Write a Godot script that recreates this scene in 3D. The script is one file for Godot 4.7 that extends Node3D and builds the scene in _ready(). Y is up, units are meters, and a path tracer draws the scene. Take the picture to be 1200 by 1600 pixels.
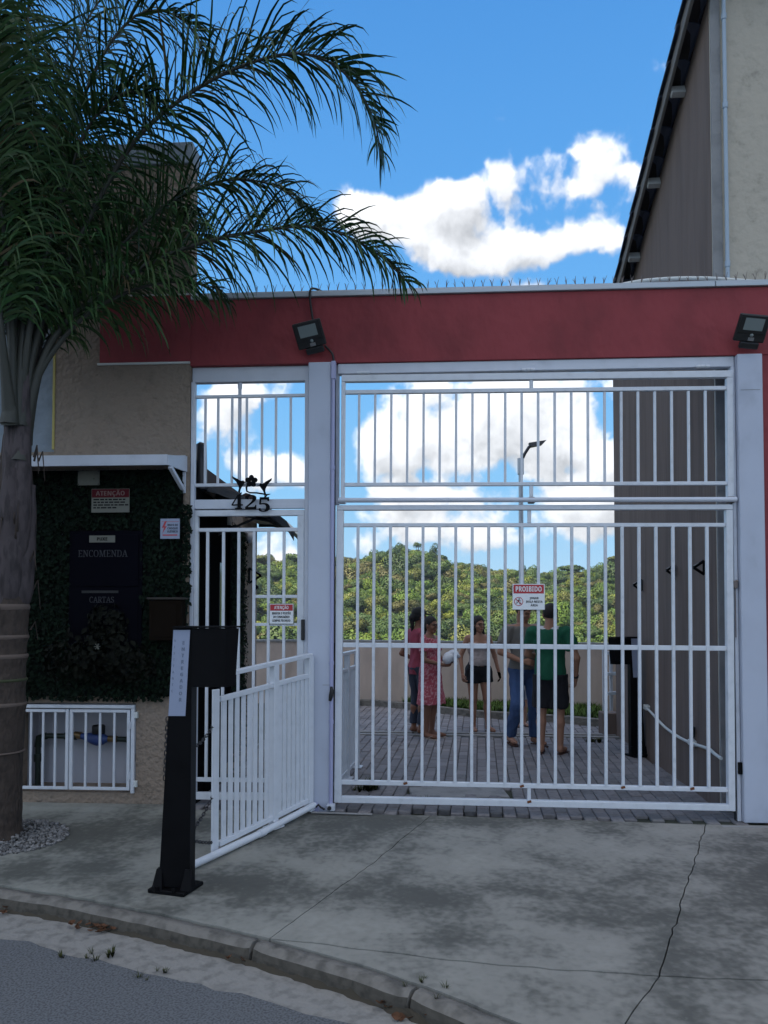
extends Node3D
# A condominium entrance: white barred gates under a red beam, a gatehouse and a palm on the left, a house on the right, a wooded hill behind.
# Metres, y up, the camera looks along -z. The gate plane is turned a little; G(u, v, o) is u along it, v up, o metres behind it.

const YAW := 0.05993
var M := {}
var org := {}
var names := {}
var meshes := {}
var rng := RandomNumberGenerator.new()

func G(u: float, v: float, o := 0.0) -> Vector3:
	return Vector3(-0.5 + u * cos(YAW) + o * sin(YAW), v, -(6.1 - u * sin(YAW) + o * cos(YAW)))

# height of the paved ground: a slight ramp up to the gate line
func gh(x: float, z: float) -> float:
	var dx := x + 0.5
	var dd := -z - 6.1
	var s := dx * sin(YAW) + dd * cos(YAW)
	var u := dx * cos(YAW) - dd * sin(YAW)
	var r := clampf(1.0 + s / 1.15, 0.0, 1.0) if s < 0.0 else clampf(1.0 - (s - 0.1) / 1.2, 0.0, 1.0)
	return 0.065 * r * clampf((3.1 - u) / 3.3, 0.0, 1.0)

func numbered(called: String) -> String:
	var n: int = names.get(called, 0)
	names[called] = n + 1
	return called if n == 0 else "%s_%03d" % [called, n]

func tag(o: Node3D, label: String, category := "", group := "", kind := "") -> Node3D:
	if label: o.set_meta("label", label)
	if category: o.set_meta("category", category)
	if group: o.set_meta("group", group)
	if kind: o.set_meta("kind", kind)
	return o

# a thing: a Node3D at its base whose children are its parts; origin is its place in the frame in which the parts are given
func thing(called: String, label: String, category: String, at: Vector3, turn := 0.0, group := "", origin := Vector3.ZERO) -> Node3D:
	var o := Node3D.new()
	o.name = numbered(called)
	add_child(o)
	o.position = at
	o.rotation.y = turn
	org[o] = origin
	tag(o, label, category, group)
	return o

# a thing on the gate plane: parts are given as (u, v, towards the street)
func thing_g(called: String, label: String, category: String, u: float, v: float, z := 0.0, group := "") -> Node3D:
	return thing(called, label, category, G(u, v, -z), -YAW, group, Vector3(u, v, z))

func put(called: String, mesh: Mesh, m: Material, parent: Node3D, at := Vector3.ZERO, b := Basis.IDENTITY) -> MeshInstance3D:
	var o := MeshInstance3D.new()
	o.name = numbered(called) if parent == self else called
	o.mesh = mesh
	o.material_override = m
	parent.add_child(o, true)
	o.position = at - org.get(parent, Vector3.ZERO)
	o.basis = b
	org[o] = at
	return o

func struct(called: String, mesh: Mesh, m: Material, label := "") -> MeshInstance3D:
	var o := put(called, mesh, m, self)
	tag(o, label, "", "", "structure")
	return o

# ---------- shapes
func begin() -> SurfaceTool:
	var st := SurfaceTool.new()
	st.begin(Mesh.PRIMITIVE_TRIANGLES)
	st.set_smooth_group(-1)
	return st

func done(st: SurfaceTool) -> ArrayMesh:
	st.generate_normals()
	return st.commit()

func tri(st: SurfaceTool, a: Vector3, b: Vector3, c: Vector3) -> void:   # anticlockwise from outside
	st.add_vertex(a); st.add_vertex(c); st.add_vertex(b)

func quad(st: SurfaceTool, a: Vector3, b: Vector3, c: Vector3, d: Vector3) -> void:
	tri(st, a, b, c); tri(st, a, c, d)

func face(st: SurfaceTool, pts: Array, centre: Vector3) -> void:   # a convex face, turned away from centre
	var n: Vector3 = (pts[1] - pts[0]).cross(pts[2] - pts[0])
	if n.dot(pts[0] - centre) < 0.0:
		pts = pts.duplicate(); pts.reverse()
	for i in range(1, pts.size() - 1):
		tri(st, pts[0], pts[i], pts[i + 1])

func hexa(st: SurfaceTool, p: Array) -> void:   # eight corners: four below, the four above them
	var c := Vector3.ZERO
	for q in p: c += q / 8.0
	face(st, [p[0], p[1], p[2], p[3]], c); face(st, [p[4], p[5], p[6], p[7]], c)
	for i in 4:
		var j := (i + 1) % 4
		face(st, [p[i], p[j], p[j + 4], p[i + 4]], c)

func box(st: SurfaceTool, c: Vector3, s: Vector3, b := Basis.IDENTITY, ch := 0.0) -> void:
	var h := s / 2.0
	ch = minf(ch, minf(h.x, minf(h.y, h.z)) * 0.45)
	if ch <= 0.0:
		var p := []
		for y in [-1, 1]:
			for q in [[-1, -1], [1, -1], [1, 1], [-1, 1]]:
				p.append(c + b * Vector3(q[0] * h.x, y * h.y, q[1] * h.z))
		hexa(st, p)
		return
	var V := func(sx, sy, sz, k):
		var v := Vector3(sx * h.x, sy * h.y, sz * h.z)
		for i in 3:
			if i != k: v[i] -= signf(v[i]) * ch
		return c + b * v
	for k in 3:
		var l := (k + 1) % 3
		var m := (k + 2) % 3
		for s1 in [-1, 1]:
			var pts := []
			for q in [[-1, -1], [1, -1], [1, 1], [-1, 1]]:
				var sg := [0, 0, 0]
				sg[k] = s1; sg[l] = q[0]; sg[m] = q[1]
				pts.append(V.call(sg[0], sg[1], sg[2], k))
			face(st, pts, c)
			for s2 in [-1, 1]:
				var e := []
				for q in [[-1, k], [1, k], [1, l], [-1, l]]:
					var sg := [0, 0, 0]
					sg[k] = s1; sg[l] = s2; sg[m] = q[0]
					e.append(V.call(sg[0], sg[1], sg[2], q[1]))
				face(st, e, c)
	for sx in [-1, 1]:
		for sy in [-1, 1]:
			for sz in [-1, 1]:
				face(st, [V.call(sx, sy, sz, 0), V.call(sx, sy, sz, 1), V.call(sx, sy, sz, 2)], c)

func box_mesh(s: Vector3, ch := 0.003) -> ArrayMesh:
	var key := "b%s/%s" % [s.snapped(Vector3.ONE * 0.0001), ch]
	if not meshes.has(key):
		var st := begin()
		box(st, Vector3.ZERO, s, Basis.IDENTITY, ch)
		meshes[key] = done(st)
	return meshes[key]

# a box part given by its extents in the frame of its thing
func rect(parent: Node3D, called: String, u0: float, u1: float, v0: float, v1: float, z0: float, z1: float, m: Material, ch := 0.003) -> MeshInstance3D:
	var s := Vector3(absf(u1 - u0), absf(v1 - v0), absf(z1 - z0))
	return put(called, box_mesh(s, ch), m, parent, Vector3((u0 + u1) / 2, (v0 + v1) / 2, (z0 + z1) / 2))

# a square or flat bar between two points
func beam(st: SurfaceTool, a: Vector3, b: Vector3, w: float, t: float, ch := 0.002, side := Vector3.UP) -> void:
	var z := (b - a).normalized()
	var x := side.cross(z)
	if x.length() < 0.01: x = Vector3.RIGHT
	x = x.normalized()
	box(st, (a + b) / 2, Vector3(w, t, a.distance_to(b)), Basis(x, z.cross(x), z), ch)

func tube(st: SurfaceTool, pts: Array, r, n := 10, group := 1) -> void:
	var rings := []
	var side := Vector3.ZERO
	for i in pts.size():
		var t: Vector3 = (pts[mini(i + 1, pts.size() - 1)] - pts[maxi(i - 1, 0)]).normalized()
		if side == Vector3.ZERO:
			side = t.cross(Vector3(0.13, 0.21, 1.0)).normalized()
			if side.length() < 0.5: side = Vector3.RIGHT
		side = (side - t * side.dot(t)).normalized()
		var up := t.cross(side)
		var rr: float = r[i] if r is Array else r
		var ring := []
		for k in n:
			var a := TAU * k / n
			ring.append(pts[i] + (side * cos(a) + up * sin(a)) * rr)
		rings.append(ring)
	st.set_smooth_group(group)
	for i in rings.size() - 1:
		for k in n:
			var l := (k + 1) % n
			quad(st, rings[i][k], rings[i][l], rings[i + 1][l], rings[i + 1][k])
	st.set_smooth_group(-1)
	var last := rings.size() - 1
	for k in range(1, n - 1):
		tri(st, rings[0][0], rings[0][k + 1], rings[0][k])
		tri(st, rings[last][0], rings[last][k], rings[last][k + 1])

func lathe(st: SurfaceTool, prof: Array, n := 20, at := Vector3.ZERO, b := Basis.IDENTITY, group := 1) -> void:   # prof: (radius, height)
	st.set_smooth_group(group)
	for i in prof.size() - 1:
		for k in n:
			var a0 := TAU * k / n
			var a1 := TAU * (k + 1) / n
			var p: Vector2 = prof[i]
			var q: Vector2 = prof[i + 1]
			quad(st, at + b * Vector3(p.x * cos(a0), p.y, -p.x * sin(a0)), at + b * Vector3(p.x * cos(a1), p.y, -p.x * sin(a1)), at + b * Vector3(q.x * cos(a1), q.y, -q.x * sin(a1)), at + b * Vector3(q.x * cos(a0), q.y, -q.x * sin(a0)))
	st.set_smooth_group(-1)

func prism(st: SurfaceTool, poly: PackedVector2Array, z0: float, z1: float) -> void:   # an outline in x, y given depth along z
	if Geometry2D.is_polygon_clockwise(poly):
		poly = poly.duplicate(); poly.reverse()
	var ix := Geometry2D.triangulate_polygon(poly)
	for i in range(0, ix.size(), 3):
		var a := poly[ix[i]]
		var b := poly[ix[i + 1]]
		var c := poly[ix[i + 2]]
		if (b - a).cross(c - a) < 0.0:
			var t := b
			b = c; c = t
		tri(st, Vector3(a.x, a.y, z1), Vector3(b.x, b.y, z1), Vector3(c.x, c.y, z1))
		tri(st, Vector3(a.x, a.y, z0), Vector3(c.x, c.y, z0), Vector3(b.x, b.y, z0))
	for i in poly.size():
		var a := poly[i]
		var b := poly[(i + 1) % poly.size()]
		quad(st, Vector3(a.x, a.y, z0), Vector3(b.x, b.y, z0), Vector3(b.x, b.y, z1), Vector3(a.x, a.y, z1))

func ribbon(pts: Array, w: Array) -> PackedVector2Array:   # an outline of varying width round a line in x, y
	var l := PackedVector2Array()
	var r := PackedVector2Array()
	for i in pts.size():
		var t: Vector2 = (pts[mini(i + 1, pts.size() - 1)] - pts[maxi(i - 1, 0)]).normalized()
		var n: Vector2 = Vector2(-t.y, t.x) * w[i] * 0.5
		l.append(pts[i] + n); r.append(pts[i] - n)
	r.reverse()
	l.append_array(r)
	return l

func spline(pts: Array, n: int) -> Array:
	var c := Curve3D.new()
	for i in pts.size():
		var t: Vector3 = (pts[mini(i + 1, pts.size() - 1)] - pts[maxi(i - 1, 0)]) / 6.0
		c.add_point(pts[i], -t, t)
	var out := []
	for i in n + 1:
		out.append(c.sample_baked(c.get_baked_length() * i / n, true))
	return out

func pieces(called: String, mesh: Mesh, m: Material, xf: Array, parent: Node3D, cols = null) -> MultiMeshInstance3D:   # uncountable small pieces
	var mm := MultiMesh.new()
	mm.transform_format = MultiMesh.TRANSFORM_3D
	mm.use_colors = cols != null
	mm.mesh = mesh
	mm.instance_count = xf.size()
	for i in xf.size():
		mm.set_instance_transform(i, xf[i])
		if cols != null: mm.set_instance_color(i, cols[i])
	var o := MultiMeshInstance3D.new()
	o.name = numbered(called) if parent == self else called
	o.multimesh = mm
	o.material_override = m
	o.set_meta("kind", "stuff")
	parent.add_child(o, true)
	return o

func text(parent: Node3D, words: String, size: float, at: Vector3, m: Material, font := "Droid Sans", bold := true, width := 0.0, called := "lettering") -> MeshInstance3D:
	var f := SystemFont.new()
	f.font_names = PackedStringArray([font])
	f.font_weight = 700 if bold else 400
	var t := TextMesh.new()
	t.text = words
	t.font = f
	t.font_size = 32
	t.pixel_size = size / 23.0          # size is the height of a capital
	t.depth = 0.002
	t.curve_step = 2.0
	var o := put(called, t, m, parent, at)
	if width > 0.0:
		var wide := t.get_aabb().size.x
		if wide > 0.0: o.scale = Vector3(width / wide, 1, 1)
	return o

# ---------- materials
func lin(r: float, g: float, b: float) -> Color:
	return Color(r, g, b).linear_to_srgb()

func mat(called: String, r: float, g: float, b: float, rough := 0.6, metal := 0.0) -> StandardMaterial3D:
	var m := StandardMaterial3D.new()
	m.resource_name = called
	m.albedo_color = lin(r, g, b)
	m.roughness = rough
	m.metallic = metal
	M[called] = m
	return m

func noise(sd: int, freq: float, oct := 5, type := FastNoiseLite.TYPE_SIMPLEX_SMOOTH) -> FastNoiseLite:
	var n := FastNoiseLite.new()
	n.seed = sd
	n.noise_type = type
	n.frequency = freq
	n.fractal_type = FastNoiseLite.FRACTAL_FBM if oct > 1 else FastNoiseLite.FRACTAL_NONE
	n.fractal_octaves = oct
	return n

func noise_tex(n: FastNoiseLite, size: int, stops: Array) -> NoiseTexture2D:   # stops: [offset, linear grey or colour] ...
	var g := Gradient.new()
	var off := PackedFloat32Array()
	var col := PackedColorArray()
	for s in stops:
		off.append(s[0])
		col.append(lin(s[1], s[1], s[1]) if s[1] is float else lin(s[1].r, s[1].g, s[1].b))
	g.offsets = off
	g.colors = col
	var t := NoiseTexture2D.new()
	t.width = size
	t.height = size
	t.seamless = true
	t.noise = n
	t.color_ramp = g
	return t

func skin_with(m: StandardMaterial3D, tex: Texture2D, scale: Vector3, bump: Texture2D = null, relief := 0.0, world := true) -> void:
	m.uv1_triplanar = true
	m.uv1_world_triplanar = world
	m.uv1_scale = scale
	if tex: m.albedo_texture = tex
	if bump:
		m.heightmap_enabled = true
		m.heightmap_texture = bump
		m.heightmap_scale = relief

func _ready() -> void:
	rng.seed = 425
	make_camera_and_light()
	make_materials()
	make_ground()
	make_terrain()
	make_gatehouse()
	make_portal()
	make_house()
	make_back_wall()
	make_vehicle_gate()
	make_pedestrian_gate()
	make_guard_rails()
	make_passage()
	make_totems()
	make_gatehouse_front()
	make_signs()
	make_lamps()
	make_palm()
	make_people()
	make_small_things()

func make_camera_and_light() -> void:
	var c := Camera3D.new()
	c.name = "camera"
	c.projection = Camera3D.PROJECTION_FRUSTUM
	c.near = 0.05
	c.far = 4000.0
	c.size = 0.05 * 2.0 * 800.0 / 1200.0
	c.frustum_offset = Vector2(0, 0.05 * 115.2 / 1200.0)
	c.position = Vector3(0, 1.6, 0)
	c.rotation.x = deg_to_rad(1.9)
	add_child(c)
	c.current = true
	var e := Environment.new()
	e.background_mode = Environment.BG_SKY
	e.tonemap_mode = Environment.TONE_MAPPER_LINEAR
	e.tonemap_exposure = 1.4
	e.fog_enabled = true
	e.fog_light_color = Color(0.80, 0.88, 1.0)
	e.fog_density = 0.00022
	e.sdfgi_enabled = true
	e.ssao_enabled = true
	e.ssil_enabled = true
	var s := Sky.new()
	var p := PanoramaSkyMaterial.new()
	p.panorama = ImageTexture.create_from_image(sky_image())
	s.sky_material = p
	e.sky = s
	var w := WorldEnvironment.new()
	w.name = "world"
	w.environment = e
	add_child(w)
	var sun := DirectionalLight3D.new()
	sun.name = "sun"
	sun.light_energy = 1.55
	sun.light_color = Color(1.0, 0.95, 0.87)
	sun.light_angular_distance = 0.5
	sun.shadow_enabled = true
	add_child(sun)
	sun.look_at_from_position(SUN_DIR * 10.0, Vector3.ZERO, Vector3.UP)

var SUN_DIR := Vector3(-0.42, 0.80, 0.42).normalized()

# ---------- the sky: blue that pales towards the horizon and fair-weather clouds, by direction
const SW := 4096
const SH := 2048

func sky_blue(up: float) -> Color:   # linear, by the sine of the elevation
	var stops := [[0.0, Color(0.42, 0.60, 0.70)], [0.05, Color(0.31, 0.51, 0.68)], [0.16, Color(0.19, 0.43, 0.69)], [0.32, Color(0.118, 0.345, 0.67)], [0.5, Color(0.080, 0.275, 0.61)], [0.7, Color(0.050, 0.205, 0.52)], [1.0, Color(0.03, 0.14, 0.41)]]
	for i in stops.size() - 1:
		if up <= stops[i + 1][0]:
			return stops[i][1].lerp(stops[i + 1][1], (up - stops[i][0]) / (stops[i + 1][0] - stops[i][0]))
	return stops[-1][1]

func sky_image() -> Image:
	# everywhere: broken cumulus on a plane overhead
	var lw := 1024
	var lh := 512
	var n := noise(11, 0.9, 6)
	var low := PackedFloat32Array()
	low.resize(lw * lh * 3)
	for j in lh:
		var el := PI / 2 - PI * (j + 0.5) / lh
		var up := sin(el)
		var base := sky_blue(maxf(up, 0.0))
		for i in lw:
			var c := base
			if up > 0.0:
				var az := TAU * ((i + 0.5) / lw - 0.5)
				var d := Vector3(sin(az) * cos(el), up, -cos(az) * cos(el))
				var p := d / (up + 0.22) * 1.15
				var v := n.get_noise_3d(p.x, p.y * 0.3, p.z) * 1.6
				var a := smoothstep(-0.20, 0.22, v + 0.02)
				if a > 0.0:
					var shade := n.get_noise_3d(p.x + 0.05, p.y * 0.3, p.z - 0.09) * 1.6
					var l := clampf(1.02 + (v - shade) * 1.1 - 0.25 * smoothstep(0.3, 0.9, v), 0.6, 1.3)
					c = c.lerp(Color(l * 0.965, l * 0.99, l * 1.045) * 0.92, a * 0.95)
			else:
				c = Color(0.30, 0.34, 0.36)
			var k := (j * lw + i) * 3
			low[k] = c.r; low[k + 1] = c.g; low[k + 2] = c.b
	var im := Image.create_from_data(lw, lh, false, Image.FORMAT_RGBF, low.to_byte_array())
	im.resize(SW, SH, Image.INTERPOLATE_CUBIC)
	# over the hill: the clouds of that day, finer
	var x0 := int(SW * (0.5 - 52.0 / 360.0))
	var x1 := int(SW * (0.5 + 52.0 / 360.0))
	var y0 := int(SH * (0.5 - 58.0 / 180.0))
	var y1 := SH / 2
	var w := x1 - x0
	var h := y1 - y0
	var banks := cloud_banks()
	var step := 8
	var gw := w / step + 2
	var gh_ := h / step + 2
	var shape := PackedFloat32Array()
	shape.resize(gw * gh_)
	for j in gh_:
		var el := PI / 2 - PI * (y0 + j * step) / SH
		for i in gw:
			var az := TAU * (float(x0 + i * step) / SW - 0.5)
			var ax := rad_to_deg(az)
			var ay := rad_to_deg(el)
			var s := -1.05
			for b in banks:
				var q := Vector2((ax - b[0]) / (b[2] * 1.12), (ay - b[1]) / (b[3] * 1.12)).length_squared()
				if q < 5.0: s += b[4] * exp(-q * 1.25) * (1.5 if b[1] > 20.0 else 1.22)
			shape[j * gw + i] = minf(s, 0.85)
	var fn := noise(5, 0.012, 7)
	fn.fractal_gain = 0.54
	fn.domain_warp_enabled = true
	fn.domain_warp_amplitude = 22.0
	fn.domain_warp_frequency = 0.02
	var fine := fn.get_image(w, h, false, false, true).get_data()
	var wide := noise(23, 0.0045, 3).get_image(w, h, false, false, true).get_data()
	var old := im.get_region(Rect2i(x0, y0, w, h)).get_data().to_float32_array()
	var dens := PackedFloat32Array()
	dens.resize(w * h)
	for j in h:
		var gj := j / step
		var fj := float(j % step) / step
		for i in w:
			var gi := i / step
			var fi := float(i % step) / step
			var k := gj * gw + gi
			var s := lerpf(lerpf(shape[k], shape[k + 1], fi), lerpf(shape[k + gw], shape[k + gw + 1], fi), fj)
			dens[j * w + i] = s * 0.85 + (fine[j * w + i] / 127.5 - 1.0) * 1.05 + (wide[j * w + i] / 127.5 - 1.0) * 0.2
	for j in h:
		var el := PI / 2 - PI * (y0 + j + 0.5) / SH
		var blue := sky_blue(sin(el))
		var deg := rad_to_deg(el)
		var whiteness := 1.0 - 0.12 * exp(-deg / 6.0)
		var fade_v := smoothstep(58.0, 48.0, deg)
		for i in w:
			var k := j * w + i
			var d := dens[k]
			var c := blue
			var a := smoothstep(-0.16, 0.42, d)
			if a > 0.0:
				var above := dens[maxi(j - 16, 0) * w + maxi(i - 7, 0)]
				var near := dens[maxi(j - 5, 0) * w + maxi(i - 2, 0)]
				var l := 0.93 + (d - above) * 0.20 + (d - near) * 0.14 - 0.14 * smoothstep(0.30, 1.3, above) + (wide[k] / 127.5 - 1.0) * 0.10
				l = clampf(l, 0.5, 1.1) * 0.86 * whiteness
				c = blue.lerp(Color(l * 0.985, l * 0.995, l * 1.015), a * (0.93 if d > 0.1 else 0.86))
			var m := fade_v * smoothstep(0.0, 60.0, float(mini(i, w - 1 - i)))
			k *= 3
			old[k] = lerpf(old[k], c.r, m); old[k + 1] = lerpf(old[k + 1], c.g, m); old[k + 2] = lerpf(old[k + 2], c.b, m)
	im.blit_rect(Image.create_from_data(w, h, false, Image.FORMAT_RGBF, old.to_byte_array()), Rect2i(0, 0, w, h), Vector2i(x0, y0))
	# a panorama begins in the direction of -z
	var out := Image.create_empty(SW, SH, false, Image.FORMAT_RGBF)
	out.blit_rect(im, Rect2i(SW / 2, 0, SW / 2, SH), Vector2i(0, 0))
	out.blit_rect(im, Rect2i(0, 0, SW / 2, SH), Vector2i(SW / 2, 0))
	return out

# azimuth and elevation in degrees, half widths, strength
func cloud_banks() -> Array:
	return [
		[13.5, 29.8, 3.7, 1.9, 1.15], [15.4, 29.7, 2.2, 1.4, 1.00], [11.0, 29.1, 2.3, 1.5, 1.00], [8.5, 28.6, 3.6, 1.7, 1.00], [5.8, 28.2, 2.9, 1.5, 0.90], [1.9, 27.9, 3.6, 1.6, 1.05],
		[-1.9, 28.0, 2.2, 1.5, 0.95], [0.0, 26.9, 3.4, 1.2, 0.80], [8.5, 25.5, 4.5, 1.7, 1.00], [5.8, 25.4, 2.9, 1.4, 0.85], [15.4, 25.7, 2.7, 1.4, 0.95], [12.4, 25.1, 2.3, 1.1, 0.80],
		[3.4, 24.3, 2.4, 1.0, 0.45], [18.4, 28.7, 0.7, 0.6, 0.55], [10.5, 22.8, 1.8, 0.4, 0.90], [-2.9, 23.6, 2.9, 0.7, 0.60], [8.0, 30.5, 0.5, 0.5, 0.50], [1.9, 24.8, 1.5, 0.8, 0.40],
		[-0.5, 13.9, 2.9, 2.5, 1.00], [1.9, 12.5, 2.9, 2.5, 1.00], [4.3, 14.8, 3.6, 2.5, 1.10], [9.1, 16.2, 6.1, 1.4, 1.10], [8.1, 13.3, 5.2, 3.2, 1.00], [11.8, 12.3, 4.6, 3.2, 1.05],
		[13.7, 14.4, 3.2, 2.7, 1.00], [16.8, 16.2, 2.6, 1.1, 1.00], [16.3, 10.0, 1.8, 1.6, 0.90], [18.6, 12.3, 1.3, 2.6, 0.80], [4.8, 11.1, 3.3, 1.6, 0.70], [0.0, 11.4, 2.4, 1.6, 0.75],
		[5.7, 8.3, 6.6, 1.2, 0.85], [2.4, 8.8, 2.9, 0.7, 0.90], [15.0, 7.6, 5.4, 1.0, 0.70], [13.2, 5.8, 3.2, 2.1, 0.90], [15.9, 6.2, 2.7, 1.8, 0.85], [4.8, 5.7, 2.9, 1.4, 0.60],
		[8.6, 5.2, 2.8, 1.6, 0.75], [1.0, 6.0, 3.3, 1.9, 0.80], [-1.9, 5.0, 1.9, 1.2, 0.70], [-0.5, 7.4, 2.9, 0.9, 0.60], [-12.1, 15.2, 3.4, 2.0, 1.05], [-9.5, 16.4, 3.7, 1.3, 0.95],
		[-12.8, 12.2, 2.7, 2.7, 0.95], [-9.5, 10.8, 2.6, 1.8, 0.90], [-7.0, 15.8, 1.9, 1.0, 0.70], [-6.2, 11.1, 1.7, 1.4, 0.60], [-8.6, 5.0, 2.8, 1.9, 0.80], [-7.6, 3.5, 1.9, 1.2, 0.80],
		[-11.4, 7.2, 3.7, 1.9, 0.70], [-4.6, 16.6, 1.4, 1.3, 0.40], [21.9, 11.2, 5.0, 3.4, 0.90], [26.8, 14.9, 5.4, 2.4, 0.90], [-20.7, 13.5, 5.0, 2.6, 0.90], [-26.7, 10.8, 4.6, 3.3, 0.90],
		[-18.5, 7.0, 5.2, 1.8, 0.70], [24.7, 5.9, 4.7, 1.7, 0.80],
	]

func make_materials() -> void:
	var m: StandardMaterial3D
	var dirt := noise_tex(noise(3, 0.012, 6), 512, [[0.0, 0.80], [0.3, 0.95], [0.6, 1.0], [1.0, 1.0]])
	m = mat("white_paint", 0.58, 0.61, 0.68, 0.38); skin_with(m, dirt, Vector3.ONE * 0.7)
	m = mat("white_bar", 0.64, 0.67, 0.72, 0.35); skin_with(m, dirt, Vector3.ONE * 1.3)
	m = mat("pillar_paint", 0.47, 0.51, 0.61, 0.45); skin_with(m, dirt, Vector3(0.4, 0.3, 0.4))
	m = mat("lavender_pipe", 0.36, 0.37, 0.56, 0.4)
	m = mat("rust", 0.16, 0.055, 0.02, 0.9)
	m = mat("rusty_steel", 0.16, 0.13, 0.12, 0.7)
	m = mat("galvanised", 0.42, 0.46, 0.50, 0.45, 0.35)
	m = mat("pale_pvc", 0.62, 0.64, 0.62, 0.4)
	m = mat("blue_pvc", 0.34, 0.43, 0.52, 0.35)
	m = mat("black_paint", 0.005, 0.005, 0.006, 0.5); m.metallic_specular = 0.2; skin_with(m, noise_tex(noise(8, 0.02, 5), 256, [[0.0, 0.7], [0.55, 1.0], [0.75, 1.0], [1.0, 1.8]]), Vector3.ONE * 1.1)
	m = mat("black_plastic", 0.012, 0.012, 0.013, 0.5)
	m = mat("chain_steel", 0.05, 0.05, 0.055, 0.5, 0.7)
	m = mat("plate_blue", 0.27, 0.31, 0.42, 0.45)
	m = mat("plate_text", 0.14, 0.17, 0.23, 0.6)
	m = mat("lamp_glass", 0.20, 0.24, 0.24, 0.15)
	m = mat("grey_plastic", 0.2, 0.2, 0.2, 0.5)
	m = mat("sign_white", 0.74, 0.76, 0.78, 0.4)
	m = mat("sign_red", 0.42, 0.022, 0.03, 0.4)
	m = mat("sign_black", 0.008, 0.008, 0.009, 0.6); m.metallic_specular = 0.1
	m = mat("sign_cream", 0.24, 0.24, 0.19, 0.6)
	m = mat("shaded_red", 0.085, 0.014, 0.018, 0.8); m.metallic_specular = 0.1  # sign red with the shade under the canopy mixed into it
	m = mat("shaded_letter", 0.16, 0.10, 0.09, 0.8)  # lettering for the same notice, its white darkened for canopy shade
	m = mat("shaded_plate", 0.14, 0.14, 0.115, 0.7)  # pale plates and flower below the canopy, shade put into the colour
	m = mat("navy_panel", 0.004, 0.004, 0.007, 0.7); m.metallic_specular = 0.08
	m = mat("silver_letter", 0.03, 0.03, 0.036, 0.7)
	m = mat("dark_wood", 0.010, 0.007, 0.005, 0.8); m.metallic_specular = 0.1
	m = mat("door_dark", 0.008, 0.008, 0.008, 0.9); m.metallic_specular = 0.0
	m = mat("bronze_glass", 0.10, 0.11, 0.12, 0.12)
	m = mat("white_ball", 0.7, 0.7, 0.72, 0.25)
	m = mat("awning_frame", 0.03, 0.03, 0.034, 0.4)
	m = mat("awning_sheet", 0.018, 0.016, 0.018, 0.3)
	m = mat("brown_tile", 0.05, 0.026, 0.02, 0.85)
	m = mat("pipe_green", 0.012, 0.022, 0.016, 0.45)
	m = mat("meter_blue", 0.03, 0.06, 0.20, 0.4)
	m = mat("brass", 0.20, 0.13, 0.06, 0.4, 0.6)
	m = mat("pebble", 1, 1, 1, 0.7); m.vertex_color_use_as_albedo = true
	m = mat("leaf_tint", 1, 1, 1, 0.5); m.metallic_specular = 0.3; m.vertex_color_use_as_albedo = true; m.backlight = Color(0.16, 0.2, 0.08)
	m = mat("hedge_leaf", 1, 1, 1, 0.75); m.metallic_specular = 0.25; m.vertex_color_use_as_albedo = true
	m = mat("wood_leaf", 1, 1, 1, 0.6); m.vertex_color_use_as_albedo = true; m.backlight = Color(0.25, 0.3, 0.12)
	m = mat("dry_leaf", 0.10, 0.042, 0.018, 0.85)
	m = mat("bark_far", 0.16, 0.14, 0.11, 0.9)
	m = mat("cloud_white", 0.85, 0.86, 0.88, 1.0)
	m = mat("yellow_paint", 0.42, 0.34, 0.10, 0.6)
	m = mat("flower_white", 0.5, 0.52, 0.5, 0.6)
	# rendered walls
	var grain := noise_tex(noise(31, 0.06, 4), 512, [[0.0, 0.0], [1.0, 1.0]])
	var rake := noise_tex(noise(37, 0.03, 4), 512, [[0.0, 0.0], [1.0, 1.0]])
	var cloudy := noise_tex(noise(33, 0.006, 7), 1024, [[0.0, 0.70], [0.3, 0.88], [0.55, 1.0], [1.0, 1.08]])
	var sn := noise(34, 0.007, 9)
	sn.fractal_gain = 0.72
	var stucco := noise_tex(sn, 1024, [[0.0, 0.62], [0.3, 0.90], [0.5, 1.0], [0.7, 1.06], [1.0, 1.15]])
	m = mat("beige_render", 0.265, 0.208, 0.162, 0.9); skin_with(m, stucco, Vector3.ONE * 0.6, grain, 1.6)
	m = mat("grey_render", 0.22, 0.26, 0.30, 0.9); skin_with(m, cloudy, Vector3.ONE * 0.45, grain, 0.8)
	m = mat("red_render", 0.265, 0.040, 0.047, 0.8); skin_with(m, cloudy, Vector3(0.3, 0.2, 0.3), grain, 0.7)
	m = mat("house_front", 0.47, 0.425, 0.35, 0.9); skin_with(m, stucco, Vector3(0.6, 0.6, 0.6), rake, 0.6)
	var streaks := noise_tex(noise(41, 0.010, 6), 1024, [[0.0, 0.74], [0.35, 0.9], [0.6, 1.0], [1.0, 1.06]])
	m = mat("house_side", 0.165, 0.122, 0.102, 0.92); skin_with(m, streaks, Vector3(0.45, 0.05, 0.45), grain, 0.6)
	m = mat("pilaster", 0.27, 0.27, 0.27, 0.85); skin_with(m, cloudy, Vector3.ONE * 0.5, grain, 0.5)
	m = mat("back_render", 0.56, 0.45, 0.385, 0.9); skin_with(m, cloudy, Vector3(0.35, 0.12, 0.35), grain, 0.5)
	m = mat("soffit", 0.035, 0.028, 0.024, 0.9)
	m = mat("barge_board", 0.17, 0.16, 0.15, 0.8)
	m = mat("rafter_end", 0.42, 0.43, 0.42, 0.7)
	m = mat("roof_tile", 0.075, 0.09, 0.13, 0.45)
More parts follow.
